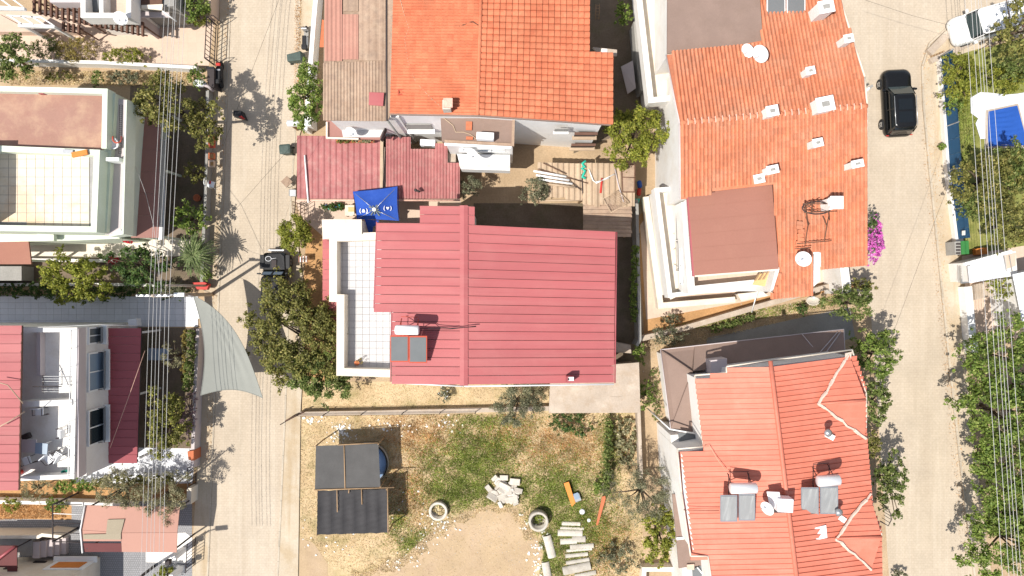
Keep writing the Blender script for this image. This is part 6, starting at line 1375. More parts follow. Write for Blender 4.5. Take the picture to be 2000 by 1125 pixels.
for k, (u, v, r, lab) in enumerate(((857, 995, 18, 'concrete well ring filled with weeds at the edge of the bare earth'), (1051, 1012, 19, 'concrete well ring with a deep shadow near the stacked gutter pieces'))):
    t = T('well_ring', lab, 'concrete ring', u, v, 0, 'concrete well rings'); c = P(u, v, 0); R_ = r / 28.5; hh = .45 if k == 0 else .75
    MB().lathe((c.x, c.y, 0), [(R_, 0), (R_, hh), (R_ - .03, hh + .02), (R_ - .13, hh + .02), (R_ - .16, hh), (R_ - .16, .02)], 32).build('ring', m_stone, t)
    p, nr, _ = cloud(c.x, c.y, .05, R_ * .6, R_ * .6, .2 if k else .12, .1, .8, .5); quads('weeds', p, nr, np.full(len(p), .1), np.full(len(p), .05), gr_grn if k else gr_dry, t, 'stuff')
t = T('rubble_pile', 'pile of broken white concrete in the middle of the vacant lot', 'rubble', 985, 965)
for _ in range(34):
    u, v = random.gauss(991, 15), random.gauss(962, 12); s_ = random.uniform(.22, .85); q = P(u, v, .1); MB().box((q.x, q.y, random.uniform(.08, .35)), (s_, .12 + s_ * random.uniform(.15, .45), .1 + s_ * random.uniform(.1, .25)), random.uniform(2.2, 3.4) if s_ > .5 else random.uniform(0, 3), Matrix.Rotation(random.uniform(-.5, .5), 3, 'X')).build('block', m_stone, t, bevel=.02)
for (u, v, r) in ((964, 966, .38), (983, 972, .36), (976, 944, .28)): q = P(u, v, .15); MB().lathe((q.x, q.y, .1), [(r, 0), (r, .16), (r * .9, .2), (.02, .2)], 18, Matrix.Rotation(.15, 3, 'X')).build('disc', m_stone, t)
# half-round concrete gutter pieces
gut = [(1115, 1022, 36, 8, -.03, 'short piece at the top of the stack'), (1117, 1031, 46, 6, -.04, 'narrow piece second from the top'), (1113, 1040, 48, 13, -.02, 'wide piece third from the top'), (1130, 1052, 26, 13, .02, 'short piece on the right in the middle'), (1110, 1056, 32, 12, .05, 'short overgrown piece left of the middle'), (1136, 1066, 46, 10, .06, 'piece with a shaded right end below the middle'), (1131, 1073, 50, 6, .08, 'thin piece lying against the one with the shaded end'), (1126, 1083, 44, 8, .1, 'piece with grass along both sides'), (1128, 1095, 46, 8, .16, 'tilted piece above the biggest one'), (1126, 1109, 55, 17, .2, 'biggest piece near the bottom edge'), (1143, 1121, 42, 9, .2, 'last piece at the bottom edge'), (1073, 1066, 44, 17, -1.32, 'upright piece left of the stack, upper'), (1068, 1116, 40, 16, -1.4, 'upright piece left of the stack, at the bottom edge')]
for (u, v, l, w, rot, lab) in gut:
    L_, W_ = l / 28.5, w / 28.5; B = MB(); n = 8; o_, i_ = [], []
    for s_ in (-1, 1):
        for k in range(n + 1):
            a = math.pi * k / n; o_.append((s_ * L_ / 2, -math.cos(a) * W_ / 2, .03 + math.sin(a) * W_ * .34)); i_.append((s_ * L_ / 2, -math.cos(a) * (W_ / 2 - .05), .0 + math.sin(a) * (W_ * .34 - .05)))
    k = n + 1; B.add(o_ + i_, [[j, j + 1, k + j + 1, k + j] for j in range(n)] + [[2 * k + j, 2 * k + j + 1, 3 * k + j + 1, 3 * k + j] for j in range(n)] + [[j, j + 1, 2 * k + j + 1, 2 * k + j] for j in range(n)] + [[k + j, k + j + 1, 3 * k + j + 1, 3 * k + j] for j in range(n)])
    o = B.build('concrete_gutter', m_stone, None, org=(0, 0, 0)); o.location = P(u, v, 0) + Vector((0, 0, .03)); o.rotation_euler = (random.uniform(-.06, .06), 0, rot); tag(o, 'half-round concrete gutter section, ' + lab, 'gutter piece', 'concrete gutter pieces on the vacant lot')
tag(MB().slab(PZ([(1101, 944, .25), (1111, 941, .35), (1118, 964, .35), (1124, 982, .3), (1117, 990, .2), (1110, 970, .25)]), .05).build('board', m_orange, None), 'broad orange board in the weeds next to a small grey box', 'board')
t = T('cooler_box', 'small grey open box beside the broad orange board', 'box', 1128, 970); MB().box(P(1127, 971, .15), (.42, .5, .3), .35).build('case', m_steel, t); MB().box(P(1126, 969, .31), (.34, .42, .02), .35).build('lining', m_sky, t)
tag(MB().slab(PZ([(1176, 970, .4), (1182, 968, .42), (1183, 974, .42), (1168, 1026, .12), (1164, 1026, .12)]), .06).build('board', m_pot, None), 'narrow rust orange plank leaning near the weedy hedge line', 'board')
tag(MB().lathe(P(1137, 998, 0), [(.16, 0), (.2, .12), (.14, .2), (.02, .22)], 14).build('stone', m_wplas, None), 'round white stone between the boards and the gutter stack', 'stone')
tag(MB().lathe(P(1150, 1015, 0), [(.1, 0), (.14, .1), (.1, .16), (.02, .18)], 10).build('stone', m_wplas, None), 'small white stone right of the gutter stack', 'stone')
t = T('fence', 'bent wire fence along the concrete wall of the vacant lot', 'fence', 780, 806)
prev = None
for k, u in enumerate((560, 590, 640, 712, 790, 862, 930)):
    v = 822 if k == 0 else 806 - (u - 590) * .014; q = P(u, v, 0); MB().tube([(q.x, q.y, 0), (q.x, q.y, 1.3)], .03, 6).build('post', m_iron, t)
    if prev is not None:
        for z in (.7, 1.25): MB().tube([(prev.x, prev.y, z), (q.x, q.y, z)], .014, 4).build('wire', m_iron, t)
    prev = q
t = T('corner_fence', 'dark solid fence piece at the corner where the lot wall meets the road', 'fence panel', 573, 815); MB().ribbon([P(557, 822, .9), P(592, 806, .9)], .06, 0, .95).build('panel', m_brwood, t)
# ================================================================== the yard behind the red metal house
h = T('lean_to', 'lean-to covered with pale corrugated sheets and a dark patched end', 'lean-to', 1190, 390)
vstrips(h, 'roof_sheet', [1050 + 10.9 * k for k in range(9)], lambda u: 317 + (u - 1050) * .03, lambda u: 388 + random.uniform(-3, 3), lambda v: 2.3, m_straw, .075, nrib=1)
vstrips(h, 'roof_sheet', [1138 + 11.3 * k for k in range(10)], lambda u: 318 + (u - 1138) * .02, lambda u: 400 + random.uniform(-3, 6), lambda v: 2.4, m_straw, .075, nrib=1)
for k in range(9): 
    v = 394 + 7.6 * k; MB().slab(PZ([(1139, v, 2.36), (1233, v + 1, 2.36), (1233 + random.uniform(-2, 3), v + 8, 2.33), (1139, v + 7, 2.33)]), .03).build('roof_sheet', m_rust, h)
B = MB(); B.tube([P(1052, 392, 2.2), P(1140, 391, 2.2)], .06, 6); B.build('edge_beam', m_straw, h)
for u, v in ((1054, 386), (1136, 320), (1136, 456), (1232, 322), (1230, 458), (1136, 388)): q = P(u, v, 2.3); MB().box((q.x, q.y, 1.1), (.1, .1, 2.2)).build('post', m_wood, h)
for k in range(4):
    m_ = (m_wp, m_wplas, m_wp, m_straw)[k]; tag(MB().tube([P(1042 + 5 * k, 334 + 8 * k, 2.5), P(1106 + 6 * k, 345 + 7 * k, 2.5)], .075, 8).build('pipe', m_, None), 'long pale pipe on the corrugated lean-to, %s of the bundle of four' % ('uppermost', 'second', 'third', 'lowest')[k], 'pipe')
for lab, a, b, m_ in (('red brown rod beside the pipe bundle on the lean-to, upper', (1060, 318), (1106, 340), m_rusti), ('red brown rod lying across the pipe bundle on the lean-to, lower', (1050, 330), (1148, 358), m_rusti), ('dark thin rod at the right end of the pipe bundle on the lean-to', (1110, 352), (1136, 372), m_iron), ('thin rod with a bend along the joint between both lean-to parts', (1136, 340), (1138, 378), m_iron)): tag(MB().tube([P(*a, 2.52), P(*b, 2.5)], .03, 5).build('rod', m_, None), lab, 'rod')
tag(MB().tube([P(1140 + 4 * math.cos(a * 2.1), 314 + 4.2 * k + 2 * math.sin(a), 2.55) for k, a in enumerate(np.linspace(0, 9, 9))], .085, 7).build('hose_bundle', m_teal, None), 'teal green coiled hose bundle hanging on the lean-to', 'hose')
tag(MB().tube([P(1176, 348, 2.5), P(1173, 377, 2.5)], .07, 8).build('pipe', m_redp, None), 'short bright red pipe on the right part of the lean-to', 'pipe')
for lab, pl in (('thin white bent frame tube on the lean-to, left one', [(1150, 330), (1158, 352), (1163, 356), (1190, 348)]), ('thin white frame tube on the lean-to crossing the red pipe', [(1164, 358), (1200, 340)]), ('pale purple tube on the lean-to, left of the wire mesh', [(1201, 330), (1208, 362), (1218, 395)])): tag(MB().tube([P(*q, 2.55) for q in pl], .04, 6).build('tube', m_wp if 'white' in lab else m_lil, None), lab, 'tube')
t = T('wire_mesh', 'tilted square wire mesh frame lying over the edge of the lean-to', 'wire mesh', 1203, 398, 2.4)
fr = [(1178, 388), (1207, 372), (1229, 396), (1193, 415)]; B = MB()
for a, b in zip(fr, fr[1:] + fr[:1]): B.tube([P(*a, 2.6), P(*b, 2.6)], .03, 5)
B.build('frame', m_straw, t); B = MB()
for k in range(1, 9): f = k / 9; l = lambda a, b: (a[0] + (b[0] - a[0]) * f, a[1] + (b[1] - a[1]) * f); B.tube([P(*l(fr[0], fr[1]), 2.6), P(*l(fr[3], fr[2]), 2.6)], .01, 4); B.tube([P(*l(fr[0], fr[3]), 2.6), P(*l(fr[1], fr[2]), 2.6)], .01, 4)
B.build('mesh', m_rust, t, kind='stuff')
t = T('screen_door', 'dark brown screen panel on the upper right corner of the lean-to', 'screen panel', 1226, 348, 2.5)
MB().slab(PZ([(1214, 320, 2.62), (1240, 322, 2.62), (1239, 375, 2.6), (1216, 375, 2.6)]), .03).build('screen', m_rust, t); B = MB(); B.ribbon([P(u, v, 2.66) for u, v in ((1214, 320), (1240, 322), (1239, 375), (1216, 375))], .06, 2.6, 2.66, True); B.tube([P(1215, 346, 2.66), P(1240, 347, 2.66)], .025, 5); B.build('frame', m_rusti, t)
tag(MB().prism(PP([(1235, 388), (1250, 388), (1248, 396), (1234, 397)], .9), 0, .9).build('barrel', m_teal, None), 'small teal container at the right corner of the lean-to', 'container')
t = T('inflatable', 'blue and red plastic toy behind the right edge of the lean-to', 'toy', 1249, 365); MB().box(P(1249, 360, .6), (.3, .5, .4), .2).build('blue_part', m_tarp, t, bevel=.1); MB().box(P(1248, 375, .6), (.28, .5, .3), -.1).build('red_part', m_redp, t, bevel=.1)
tag(MB().slab(PZ([(1213, 130, .6), (1236, 118, 1.3), (1242, 172, 1.3), (1226, 183, .6)]), .1).build('mattress', m_lil, None), 'grey mattress or boat hull leaning in the dark passage beside the bright tiled house', 'mattress')
t = T('ladder', 'short dark ladder lying in the dark passage at the top edge', 'ladder', 1167, 24)
for u in (1164, 1171): MB().tube([P(u, 8, .3), P(u - 1, 38, .2)], .03, 5).build('rail', m_wood, t)
for k in range(5): MB().tube([P(1164, 11 + 6 * k, .3), P(1171, 11 + 6 * k, .3)], .02, 5).build('rung', m_wood, t)
t = T('table', 'low wooden table next to the blue parasol, partly covered by it', 'table', 684, 412); MB().box(P(683, 411, .75), (.62, .72, .05)).build('tabletop', m_cream, t); MB().box(P(686, 409, .79), (.4, .3, .03)).build('tray', m_tan, t)
for u, v in ((675, 402), (692, 402), (675, 421), (692, 421)): q = P(u, v, .7); MB().tube([(q.x, q.y, 0), q], .025, 5).build('leg', m_wood, t)
t = T('flower_bed', 'bed of blue-green pots and plants beneath the red shed gutter', 'plants', 655, 405)
p, nr, _ = cloud(*P(655, 405, .3), 1.0, .28, .25, .1, 1, .5); quads('leaves', p, nr, np.full(len(p), .12), np.full(len(p), .07), lf_dk, t)
for k in range(6): MB().lathe(P(640 + 6 * k, 404 + 3 * (k % 2), 0), [(.08, 0), (.13, .3), (.1, .3)], 10).build('pot', (m_tarp, m_teal, m_pot)[k % 3], t)
t = T('iron_fence', 'rusty iron fence corner between the round bush and the shed', 'fence', 598, 420)
for a, b in (((583, 398), (583, 425)), ((583, 398), (598, 403)), ((598, 403), (598, 433))):
    for z in (.3, 1.2): MB().tube([P(*a, 0) + Vector((0, 0, z)), P(*b, 0) + Vector((0, 0, z))], .025, 5).build('rail', m_rusti, t)
    for k in range(5): q = P(*a, 0).lerp(P(*b, 0), k / 4); MB().tube([q, q + Vector((0, 0, 1.3))], .02, 5).build('bar', m_rusti, t)
t = T('striped_stool', 'small striped pink and white stool between the round bush and the big tree', 'stool', 593, 505)
for k in range(7): MB().box(P(584 + 2.8 * k, 506, .62), (.06, .42, .05)).build('slat', m_wp if k % 2 else m_pbrown, t)
for u, v in ((584, 500), (600, 500), (584, 513), (600, 513)): q = P(u, v, .6); MB().tube([(q.x, q.y, 0), q], .02, 5).build('leg', m_wood, t)
# ================================================================== right side of the right road
t = T('screen_fence', 'long blue screen fence on the white wall beside the right road', 'fence', 1850, 300)
fp = [(1829, 114), (1834, 170), (1840, 250), (1846, 335), (1855, 410), (1862, 468)]
for a, b in zip(fp[:-1], fp[1:]):
    n = 3
    for k in range(n):
        A_, B_ = P(*a, 0).lerp(P(*b, 0), k / n), P(*a, 0).lerp(P(*b, 0), (k + .99) / n); MB().slab([(A_.x, A_.y, .55), (B_.x, B_.y, .55), (B_.x, B_.y, 1.75), (A_.x, A_.y, 1.75)], .02).build('panel', m_bluef, t)
    MB().tube([P(*a, 0), P(*a, 0) + Vector((0, 0, 1.8))], .04, 6).build('post', m_steel, t)
tag(MB().box(P(1882, 455, 1.5), (.03, .3, .3)).build('notice', m_wp, None), 'small white and red notice on the lower end of the blue screen fence', 'notice')
deckp = sheet('pool_deck', [(1893, 192), (1912, 181), (1930, 182), (1962, 186), (1985, 184), (2060, 170), (2060, 330), (2012, 310), (2004, 290), (1928, 290), (1931, 272), (1912, 272), (1903, 242), (1908, 232), (1894, 222)], .13, m_slab)
t = T('pool', 'swimming pool under a rippled blue cover at the right edge', 'pool', 1970, 250)
q = [(1932, 217), (1986, 206), (2002, 278), (1975, 285), (1931, 275)]; B = MB(); n = 26; vs_ = []
a, b, c, d = [P(*k, .22) for k in ((1930, 218), (1987, 206), (2008, 284), (1930, 286))]
for i in range(n + 1):
    for j in range(9): p = a.lerp(b, j / 8).lerp(d.lerp(c, j / 8), i / n); p.z += .05 * math.sin(i * 1.9 + j * .35 + math.sin(j)) * math.sin(math.pi * j / 8); vs_.append(p)
B.add(vs_, [[i * 9 + j, i * 9 + j + 1, (i + 1) * 9 + j + 1, (i + 1) * 9 + j] for i in range(n) for j in range(8)], True); B.build('cover', m_tarp, t)
B = MB(); B.ribbon([a, b, c, d], .25, .1, .18, True); B.build('pool_edge', m_conc, t)
t = T('dumpster', 'green metal dumpster with a grey lid at the kerb of the right road', 'dumpster', 1878, 486)
MB().prism(PP([(1864, 472), (1891, 470), (1892, 496), (1866, 498)], 1.1), .12, 1.1).build('body', m_grey, t); MB().slab(PZ([(1877, 471, 1.2), (1892, 470, 1.25), (1893, 496, 1.25), (1878, 497, 1.2)]), .05).build('lid', m_green, t)
for k in range(4): MB().slab(PZ([(1868, 475 + 6 * k, 1.16), (1876, 475 + 6 * k, 1.18), (1876, 478 + 6 * k, 1.18), (1868, 478 + 6 * k, 1.16)]), .05).build('slot_bar', m_iron, t)
for u, v in ((1868, 474), (1888, 473), (1868, 495), (1888, 494)): MB().lathe(P(u, v, .12), [(.03, -.05), (.1, -.05), (.1, .05), (.03, .05)], 10, Matrix.Rotation(math.pi / 2, 3, 'Y')).build('wheel', m_rub, t)
t = T('crate', 'bright orange crate beside the green dumpster', 'crate', 1913, 492); MB().box(P(1914, 491, .3), (.66, .45, .55), .1).build('box', m_orange, t, bevel=.02); MB().box(P(1914, 491, .58), (.56, .36, .03), .1).build('filling', m_orange, t)
h = T('garage', 'white garage entrance block with a barred gate at the right edge below the dumpster', 'garage', 1930, 525)
MB().prism(PP([(1896, 513), (1984, 490), (1988, 538), (1900, 550)], 2.4), 0, 2.38).build('wall', m_white, h); MB().slab(PZ([(1884, 513, 2.55), (1975, 488, 2.55), (1980, 493, 2.55), (1886, 519, 2.55)]), .2).build('parapet', m_wp, h)
MB().slab(PZ([(1890, 520, 2.42), (1962, 500, 2.42), (1966, 540, 2.42), (1894, 553, 2.42)]), .03).build('roof', m_slab, h); MB().slab(PZ([(1962, 499, 2.44), (1984, 494, 2.44), (1984, 519, 2.44), (1965, 526, 2.44)]), .03).build('roof_patch', m_court, h)
for k in range(2): B = MB(); B.tube([P(1960 + 11 * k, 499, 2.5), P(1966 + 11 * k, 530, 2.5)], .03, 5); B.build('rail', m_grey, h)
for k in range(8): q = P(1874 + 2.4 * k, 520, 1.5); MB().box((q.x, q.y - .55, 1.4), (.02, 1.1, .03)).build('gate_bar', m_steel, h)
for k in range(6): q = P(1883, 520 + 5 * k, 1.4); MB().box((q.x, q.y, 1.42), (.62, .02, .03)).build('gate_bar', m_steel, h)
MB().slab(PZ([(1876, 546, 1.4), (1894, 546, 1.4), (1896, 552, 1.2), (1877, 554, 1.2)]), .1).build('gate_box', m_steel, h)
h = T('storage_roof', 'white corrugated roof cut off by the right edge', 'roof', 1995, 600)
wallmass(h, [(1982, 545), (2080, 520), (2080, 640), (2000, 640)], 2.7, 0, m_white)
v = 532
while v < 650:
    MB().slab(PZ([(1978 + (v - 532) * .2, v + 4, 3.0), (2090, v - 20, 3.05), (2090, v - 13, 3.0), (1979 + (v - 532) * .2, v + 11, 2.95)]), .03).build('roof_sheet', m_wplas, h); v += 7.2
wallmass(T('planter_wall', 'beige walled planting bed below the garage entrance', 'planting bed', 1930, 568), [(1903, 556), (1966, 540), (1968, 570), (1905, 586)], .4, 0, m_conc)
# concrete beams lying by the corner
for lab, pl, w in (('long grey concrete kerb beam lying at the road corner by the van, upper one', [(1813, 104), (1850, 66)], .5), ('long grey beam lying along the trees by the road corner, lower one', [(1815, 121), (1900, 82), (1945, 66)], .35)): tag(MB().ribbon([P(*q, .2) for q in pl], w, .1, .38).build('beam', m_conc, None), lab, 'beam')
for k in range(5): tag(MB().box(P(1820 + 5.4 * k, 110 - 2.2 * k, .2), (.12, .1, .16), .4).build('paving_stone', m_wood, None), 'small dark stone beside the lower concrete beam, %s in its row from the left' % ('first', 'second', 'third', 'fourth', 'last')[k], 'stone', 'row of small stones beside the concrete beam')
t = T('street_sign', 'small grey and white fitting sticking out from the roof edge towards the black car', 'fitting', 1693, 172, 5.0); MB().tube([P(1690, 178, 6.5), P(1700, 170, 6.5)], .09, 8).build('arm', m_wp, t); MB().box(P(1701, 169, 6.55), (.22, .14, .1), .5).build('lamp', m_grey, t)
t = T('pallet', 'yellowish wooden pallet beside the white van', 'pallet', 1874, 82)
for k in range(5): MB().box(P(1868 + 3.4 * k, 82, .2), (.07, .55, .04), .3).build('slat', m_straw, t)
for d_ in (-6, 6): MB().box(P(1875, 82 + d_, .14), (.55, .06, .08), .3).build('bearer', m_wood, t)
# ================================================================== plants
a = plant
# left side
a('tree', 'large olive green tree under the power cables, right of the mint green house', 'tree', 322, 202, 50, 62, 5.2, 1.4, lf_am, .15, 1.15, .24, .4)
a('tree', 'smaller olive green tree on the grey street wall with its shadow on the road', 'tree', 402, 240, 36, 46, 4.2, 1.1, lf_am, .15, 1.1, .26, .4, base=(P(402, 238, 0).x, P(402, 238, 0).y))
a('shrub', 'small bright green shrub beside the black motorbike', 'shrub', 386, 150, 17, 20, 1.2, .7, lf_br, .12, 1, .35)
a('tree', 'dark green tree at the left edge above the mint green house', 'tree', 28, 118, 40, 48, 2.6, 1.1, lf_md, .16, 1.1, .28)
a('ornamental_grass', 'yellow clump of tall dry grass by the pink courtyard, the larger one', 'grass clump', 150, 98, 42, 24, .8, .6, lf_dr, .22, 1.4, .34, .2, None, False, .16)
a('ornamental_grass', 'green and brown grass clump between the dark tree and the yellow grass', 'grass clump', 92, 96, 32, 22, .8, .6, lf_md, .2, 1.2, .34, .2, None, False, .2)
a('ornamental_grass', 'yellow-green grass clump on the courtyard edge, the smaller one to the right', 'grass clump', 248, 110, 42, 16, .8, .55, lf_ye, .2, 1.4, .36, .2, None, False, .2)
a('shrub', 'grey-green shrub in the weedy strip right of the middle', 'shrub', 245, 152, 32, 13, .7, .4, lf_gr, .12, .9, .4, .3, None, False)
a('shrub', 'green shrub in the weedy strip next to the dark shadow', 'shrub', 192, 156, 14, 14, .7, .5, lf_md, .12, .9, .4, .3, None, False)
a('shrub', 'low dark green shrub between the courtyard wall and the mint green house', 'shrub', 120, 150, 25, 10, .6, .4, lf_am, .12, .6, .4, .3, None, False)
a('vine', 'bright green climbing vine at the top edge left of the road', 'vine', 385, 8, 24, 34, 1.8, .8, lf_br, .15, 1.1, .3, .3)
a('shrub', 'yellow-green low grass shrub below the climbing vine', 'shrub', 388, 42, 22, 9, .4, .3, lf_ye, .14, 1, .4, .3, None, False, .25)
a('shrub', 'bright round-leaved bush on the street wall above the palm', 'shrub', 374, 424, 32, 32, 2.0, .9, lf_br, .17, 1.0, .26, .35)
a('shrub', 'small green bush on the street wall near the garden chair', 'shrub', 380, 338, 18, 22, 1.3, .7, lf_am, .13, .8, .35, .4)
# feathery palm
t = T('palm_tree', 'feathery light green palm by the street, above the power pole', 'palm', 385, 503)
c = P(380, 500, 2.4); MB().tube([(P(386, 504, 0).x, P(386, 504, 0).y, 0), (c.x, c.y, 2.3)], .14, 8, True, .1).build('trunk', m_bark, t)
cc, nn_, ll, ww, aa = [], [], [], [], []
for k in range(90):
    th = k * 2.39996; r = rng.uniform(.5, 1.7); dz = rng.uniform(-.3, .9); d = np.array([math.cos(th) * .82, math.sin(th) * 1.05, 0]); pr = np.array([-d[1], d[0], 0])
    for i in range(26):
        f = (i + 1) / 26; p = np.array(c) + d * r * f + np.array([0, 0, .2 + dz * f - .9 * f * f])
        for s_ in (-1, 1): cc.append(p + pr * s_ * .09); nn_.append(np.array([0, 0, 1]) + rng.normal(size=3) * .3); ll.append(.26 * (1 - .5 * f)); ww.append(.05); aa.append(d * .75 + pr * s_ * .65)
nn_ = np.array(nn_); nn_ /= np.linalg.norm(nn_, axis=1)[:, None]; quads('fronds', np.array(cc), nn_, ll, ww, leafmat('leaf_palm', (.10, .15, .05), (.20, .25, .10), (.3, .33, .16)), t, ang=np.array(aa))
a('tree', 'dark leathery green tree under the power cables beside the palm', 'tree', 278, 520, 54, 44, 3.0, 1.1, lf_dk, .17, 1.1, .22, .4)
a('tree', 'yellow-green dense tree above the white paved path', 'tree', 152, 545, 66, 50, 2.8, 1.2, lf_ye, .14, 1.2, .25, .35)
strip_plant('hedge', 'dark green shaded hedge along the white paved path', 'hedge', [(-30, 566), (60, 566), (150, 574), (225, 570), (320, 566), (360, 568)], 20, .8, .45, lf_dk, .13, .9)
a('bougainvillea', 'small red flowering bush on the white wall below the mint green house', 'flowering bush', 222, 508, 10, 8, 1.0, .3, lf_rd, .1, .9, .4, .3, None, False)
a('bougainvillea', 'tiny red flowers at the corner of the brown canopy', 'flowers', 251, 471, 9, 4, 1.4, .2, lf_rd, .1, .9, .45, .3, None, False)
a('shrub', 'dry grey twiggy bush left of the power pole', 'shrub', 335, 566, 30, 14, 1.2, .5, lf_gr, .1, .9, .35, .4)
a('shrub', 'small green bush between the palm and the red handcart', 'shrub', 405, 535, 13, 10, .8, .5, lf_br, .12, .9, .4)
a('olive_tree', 'young grey olive tree beside the pale blue garden table', 'olive tree', 340, 695, 22, 30, 2.0, .8, lf_ol, .1, .6, .3, .5, None, True, .4)
strip_plant('hedge', 'green hedge inside the pinkish street wall', 'hedge', [(376, 645), (372, 700), (370, 765)], 11, 1.2, .5, lf_md, .12, 1.0)
strip_plant('vine', 'yellow vine left of the street wall hedge', 'vine', [(362, 645), (361, 700), (360, 745)], 5, .7, .3, lf_dr, .1, .9)
a('tree', 'small-leaved tree in the yard between the power cables and the street wall', 'tree', 326, 828, 42, 62, 2.4, 1.1, lf_am, .12, 1.15, .24, .4, extra=(lf_ye, 900, .11))
a('bougainvillea', 'pale pink flowering branches hanging over the pinkish street wall', 'flowering bush', 370, 812, 16, 44, 1.7, .5, leafmat('leaf_mauve', (.16, .10, .12), (.38, .26, .30), (.1, .12, .04)), .1, .75, .35, .4, None, True)
a('olive_tree', 'grey olive tree by the white paved yard, left of the two large ones', 'olive tree', 240, 955, 52, 40, 2.5, 1.0, lf_ol, .12, .95, .24, .45, None, True, .32)
a('olive_tree', 'grey olive tree reaching over the pinkish carport, right of the two large ones', 'olive tree', 320, 965, 54, 46, 2.7, 1.1, lf_ol, .12, 1.05, .24, .45, None, True, .32)
strip_plant('hedge', 'bright green hedge between the white house and the white wall', 'hedge', [(110, 950), (185, 948)], 15, .8, .5, lf_br, .13, 1.0)
strip_plant('hedge', 'brown-green mixed hedge left of the large olive trees', 'hedge', [(188, 944), (230, 940), (340, 938)], 14, .9, .5, lf_am, .12, .9)
a('olive_tree', 'small grey olive tree at the left, next to the bright green hedge', 'olive tree', 70, 952, 34, 26, 1.6, .8, lf_ol, .12, .9, .28, .4, None, True, .34)
a('shrub', 'small green bush in the red soil bed, left one', 'shrub', 26, 984, 18, 13, .7, .5, lf_ye, .12, .9, .35)
a('shrub', 'small green bush by the black steel frame, right one', 'shrub', 112, 984, 22, 14, .9, .6, lf_br, .13, 1, .35)
a('shrub', 'yellow-green plant in the dark bed at the bottom of the carport yard', 'shrub', 325, 1122, 22, 14, .6, .5, lf_ye, .14, 1, .4)
# centre
a('tree', 'bright green street tree overhanging the long white street wall', 'tree', 602, 188, 33, 62, 3.0, 1.2, lf_br, .15, 1.3, .27, .3)
a('shrub', 'round clipped green bush at the kerb above the black off-road vehicle', 'shrub', 578, 457, 30, 39, 1.8, 1.0, lf_ye, .11, 1.5, .3, .12)
a('tree', 'biggest tree of the middle, broad crown over the parked off-road vehicle', 'tree', 580, 655, 94, 108, 2.9, 1.5, lf_am, .155, 1.3, .16, .35, base=(P(618, 650, 0).x, P(618, 650, 0).y))
a('tree', 'green lower part tree south of the biggest tree, near the lot wall', 'tree', 630, 728, 74, 54, 2.6, 1.2, lf_md, .15, 1.25, .2, .4, base=(P(640, 735, 0).x, P(640, 735, 0).y))
a('shrub', 'small bush with white flowers below the red metal roof', 'shrub', 868, 770, 13, 13, .7, .5, lf_gr, .1, 1, .4, .3, None, True, .6, None, (m_wplas, 30, .08))
a('olive_tree', 'grey-green olive tree at the corner of the flat concrete outbuilding', 'olive tree', 1012, 785, 50, 44, 2.4, 1.1, lf_gr, .11, 1.25, .24, .35, None, True, .34)
a('olive_tree', 'silvery olive branch crown above the other, beside the white gutter', 'olive tree', 1040, 768, 28, 22, 2.6, .7, lf_ol, .11, 1, .28, .35, None, True, .34)
a('shrub', 'dark weedy shrub below the flat concrete outbuilding', 'shrub', 1116, 828, 44, 26, .6, .45, lf_dk, .12, .8, .3, .4, None, False)
strip_plant('hedge', 'narrow green hedge line along the bean patch', 'hedge', [(1188, 818), (1187, 870), (1184, 960)], 10, .7, .45, lf_md, .12, .9)
a('bean_patch', 'bed of yellow-green bean plants right of the narrow hedge line', 'bean plants', 1222, 862, 22, 46, .3, .25, lf_ol, .17, .75, .3, .2, None, False, .9)
a('bean_patch', 'clump of bright leaves at the lower end of the narrow hedge line', 'bean plants', 1175, 945, 16, 18, .4, .35, lf_br, .15, .8, .35, .3, None, False, .9)
a('olive_tree', 'large twiggy grey-green olive tree between the vacant lot and the orange roof', 'olive tree', 1254, 958, 60, 62, 2.8, 1.2, lf_gr, .12, 1.0, .2, .4, None, True, .26)
a('shrub', 'bright yellow-green leafy bush below the large twiggy olive tree', 'shrub', 1288, 1042, 36, 54, 2.2, .9, lf_ye, .17, 1.2, .25, .3)
a('shrub', 'dark weeds at the bottom edge left of the small yard', 'shrub', 1210, 1090, 40, 30, .5, .4, lf_gr, .12, .7, .3, .4, None, False)
strip_plant('vine', 'green vine climbing the shaded wall right of the red metal house', 'vine', [(1240, 480), (1238, 540), (1236, 600), (1236, 625)], 9, 1.4, .5, lf_br, .12, .7)
a('shrub', 'small green vine at the wall end by the concrete step', 'shrub', 1250, 690, 12, 24, 1.0, .5, lf_br, .12, .8, .35)
a('shrub', 'green shrub in the narrow garden right of the concrete outbuilding', 'shrub', 1259, 772, 16, 28, .9, .5, lf_br, .12, .9, .35)
a('olive_tree', 'grey-green young olive tree at the top left corner of the brown roof', 'olive tree', 1305, 655, 34, 20, 1.8, .7, lf_gr, .11, 1.0, .3, .4, None, True, .4)
a('shrub', 'grey shrub against the sloping cream wall', 'shrub', 1310, 622, 18, 10, .8, .4, lf_gr, .1, .8, .35)
strip_plant('hedge', 'sparse green plants along the sloping cream wall', 'hedge', [(1390, 645), (1430, 632), (1470, 620)], 9, .5, .35, lf_md, .11, .7)
a('shrub', 'small dark green bush on the dry strip near the pink satellite dish', 'shrub', 1566, 605, 10, 11, .6, .4, lf_dk, .11, .9, .4)
strip_plant('vegetable_bed', 'rows of low vegetable plants beside the brown roof', 'vegetable bed', [(1276, 720), (1280, 770), (1284, 820)], 14, .25, .2, lf_md, .1, .5)
a('tree', 'large bright green tree between the bright tiled house and the weathered roof', 'tree', 1237, 268, 58, 62, 3.4, 1.5, lf_ye, .15, 1.35, .2, .35)
a('shrub', 'small bright tree in the dark passage at the top edge', 'shrub', 1218, 28, 15, 24, 1.8, .7, lf_br, .14, 1, .35)
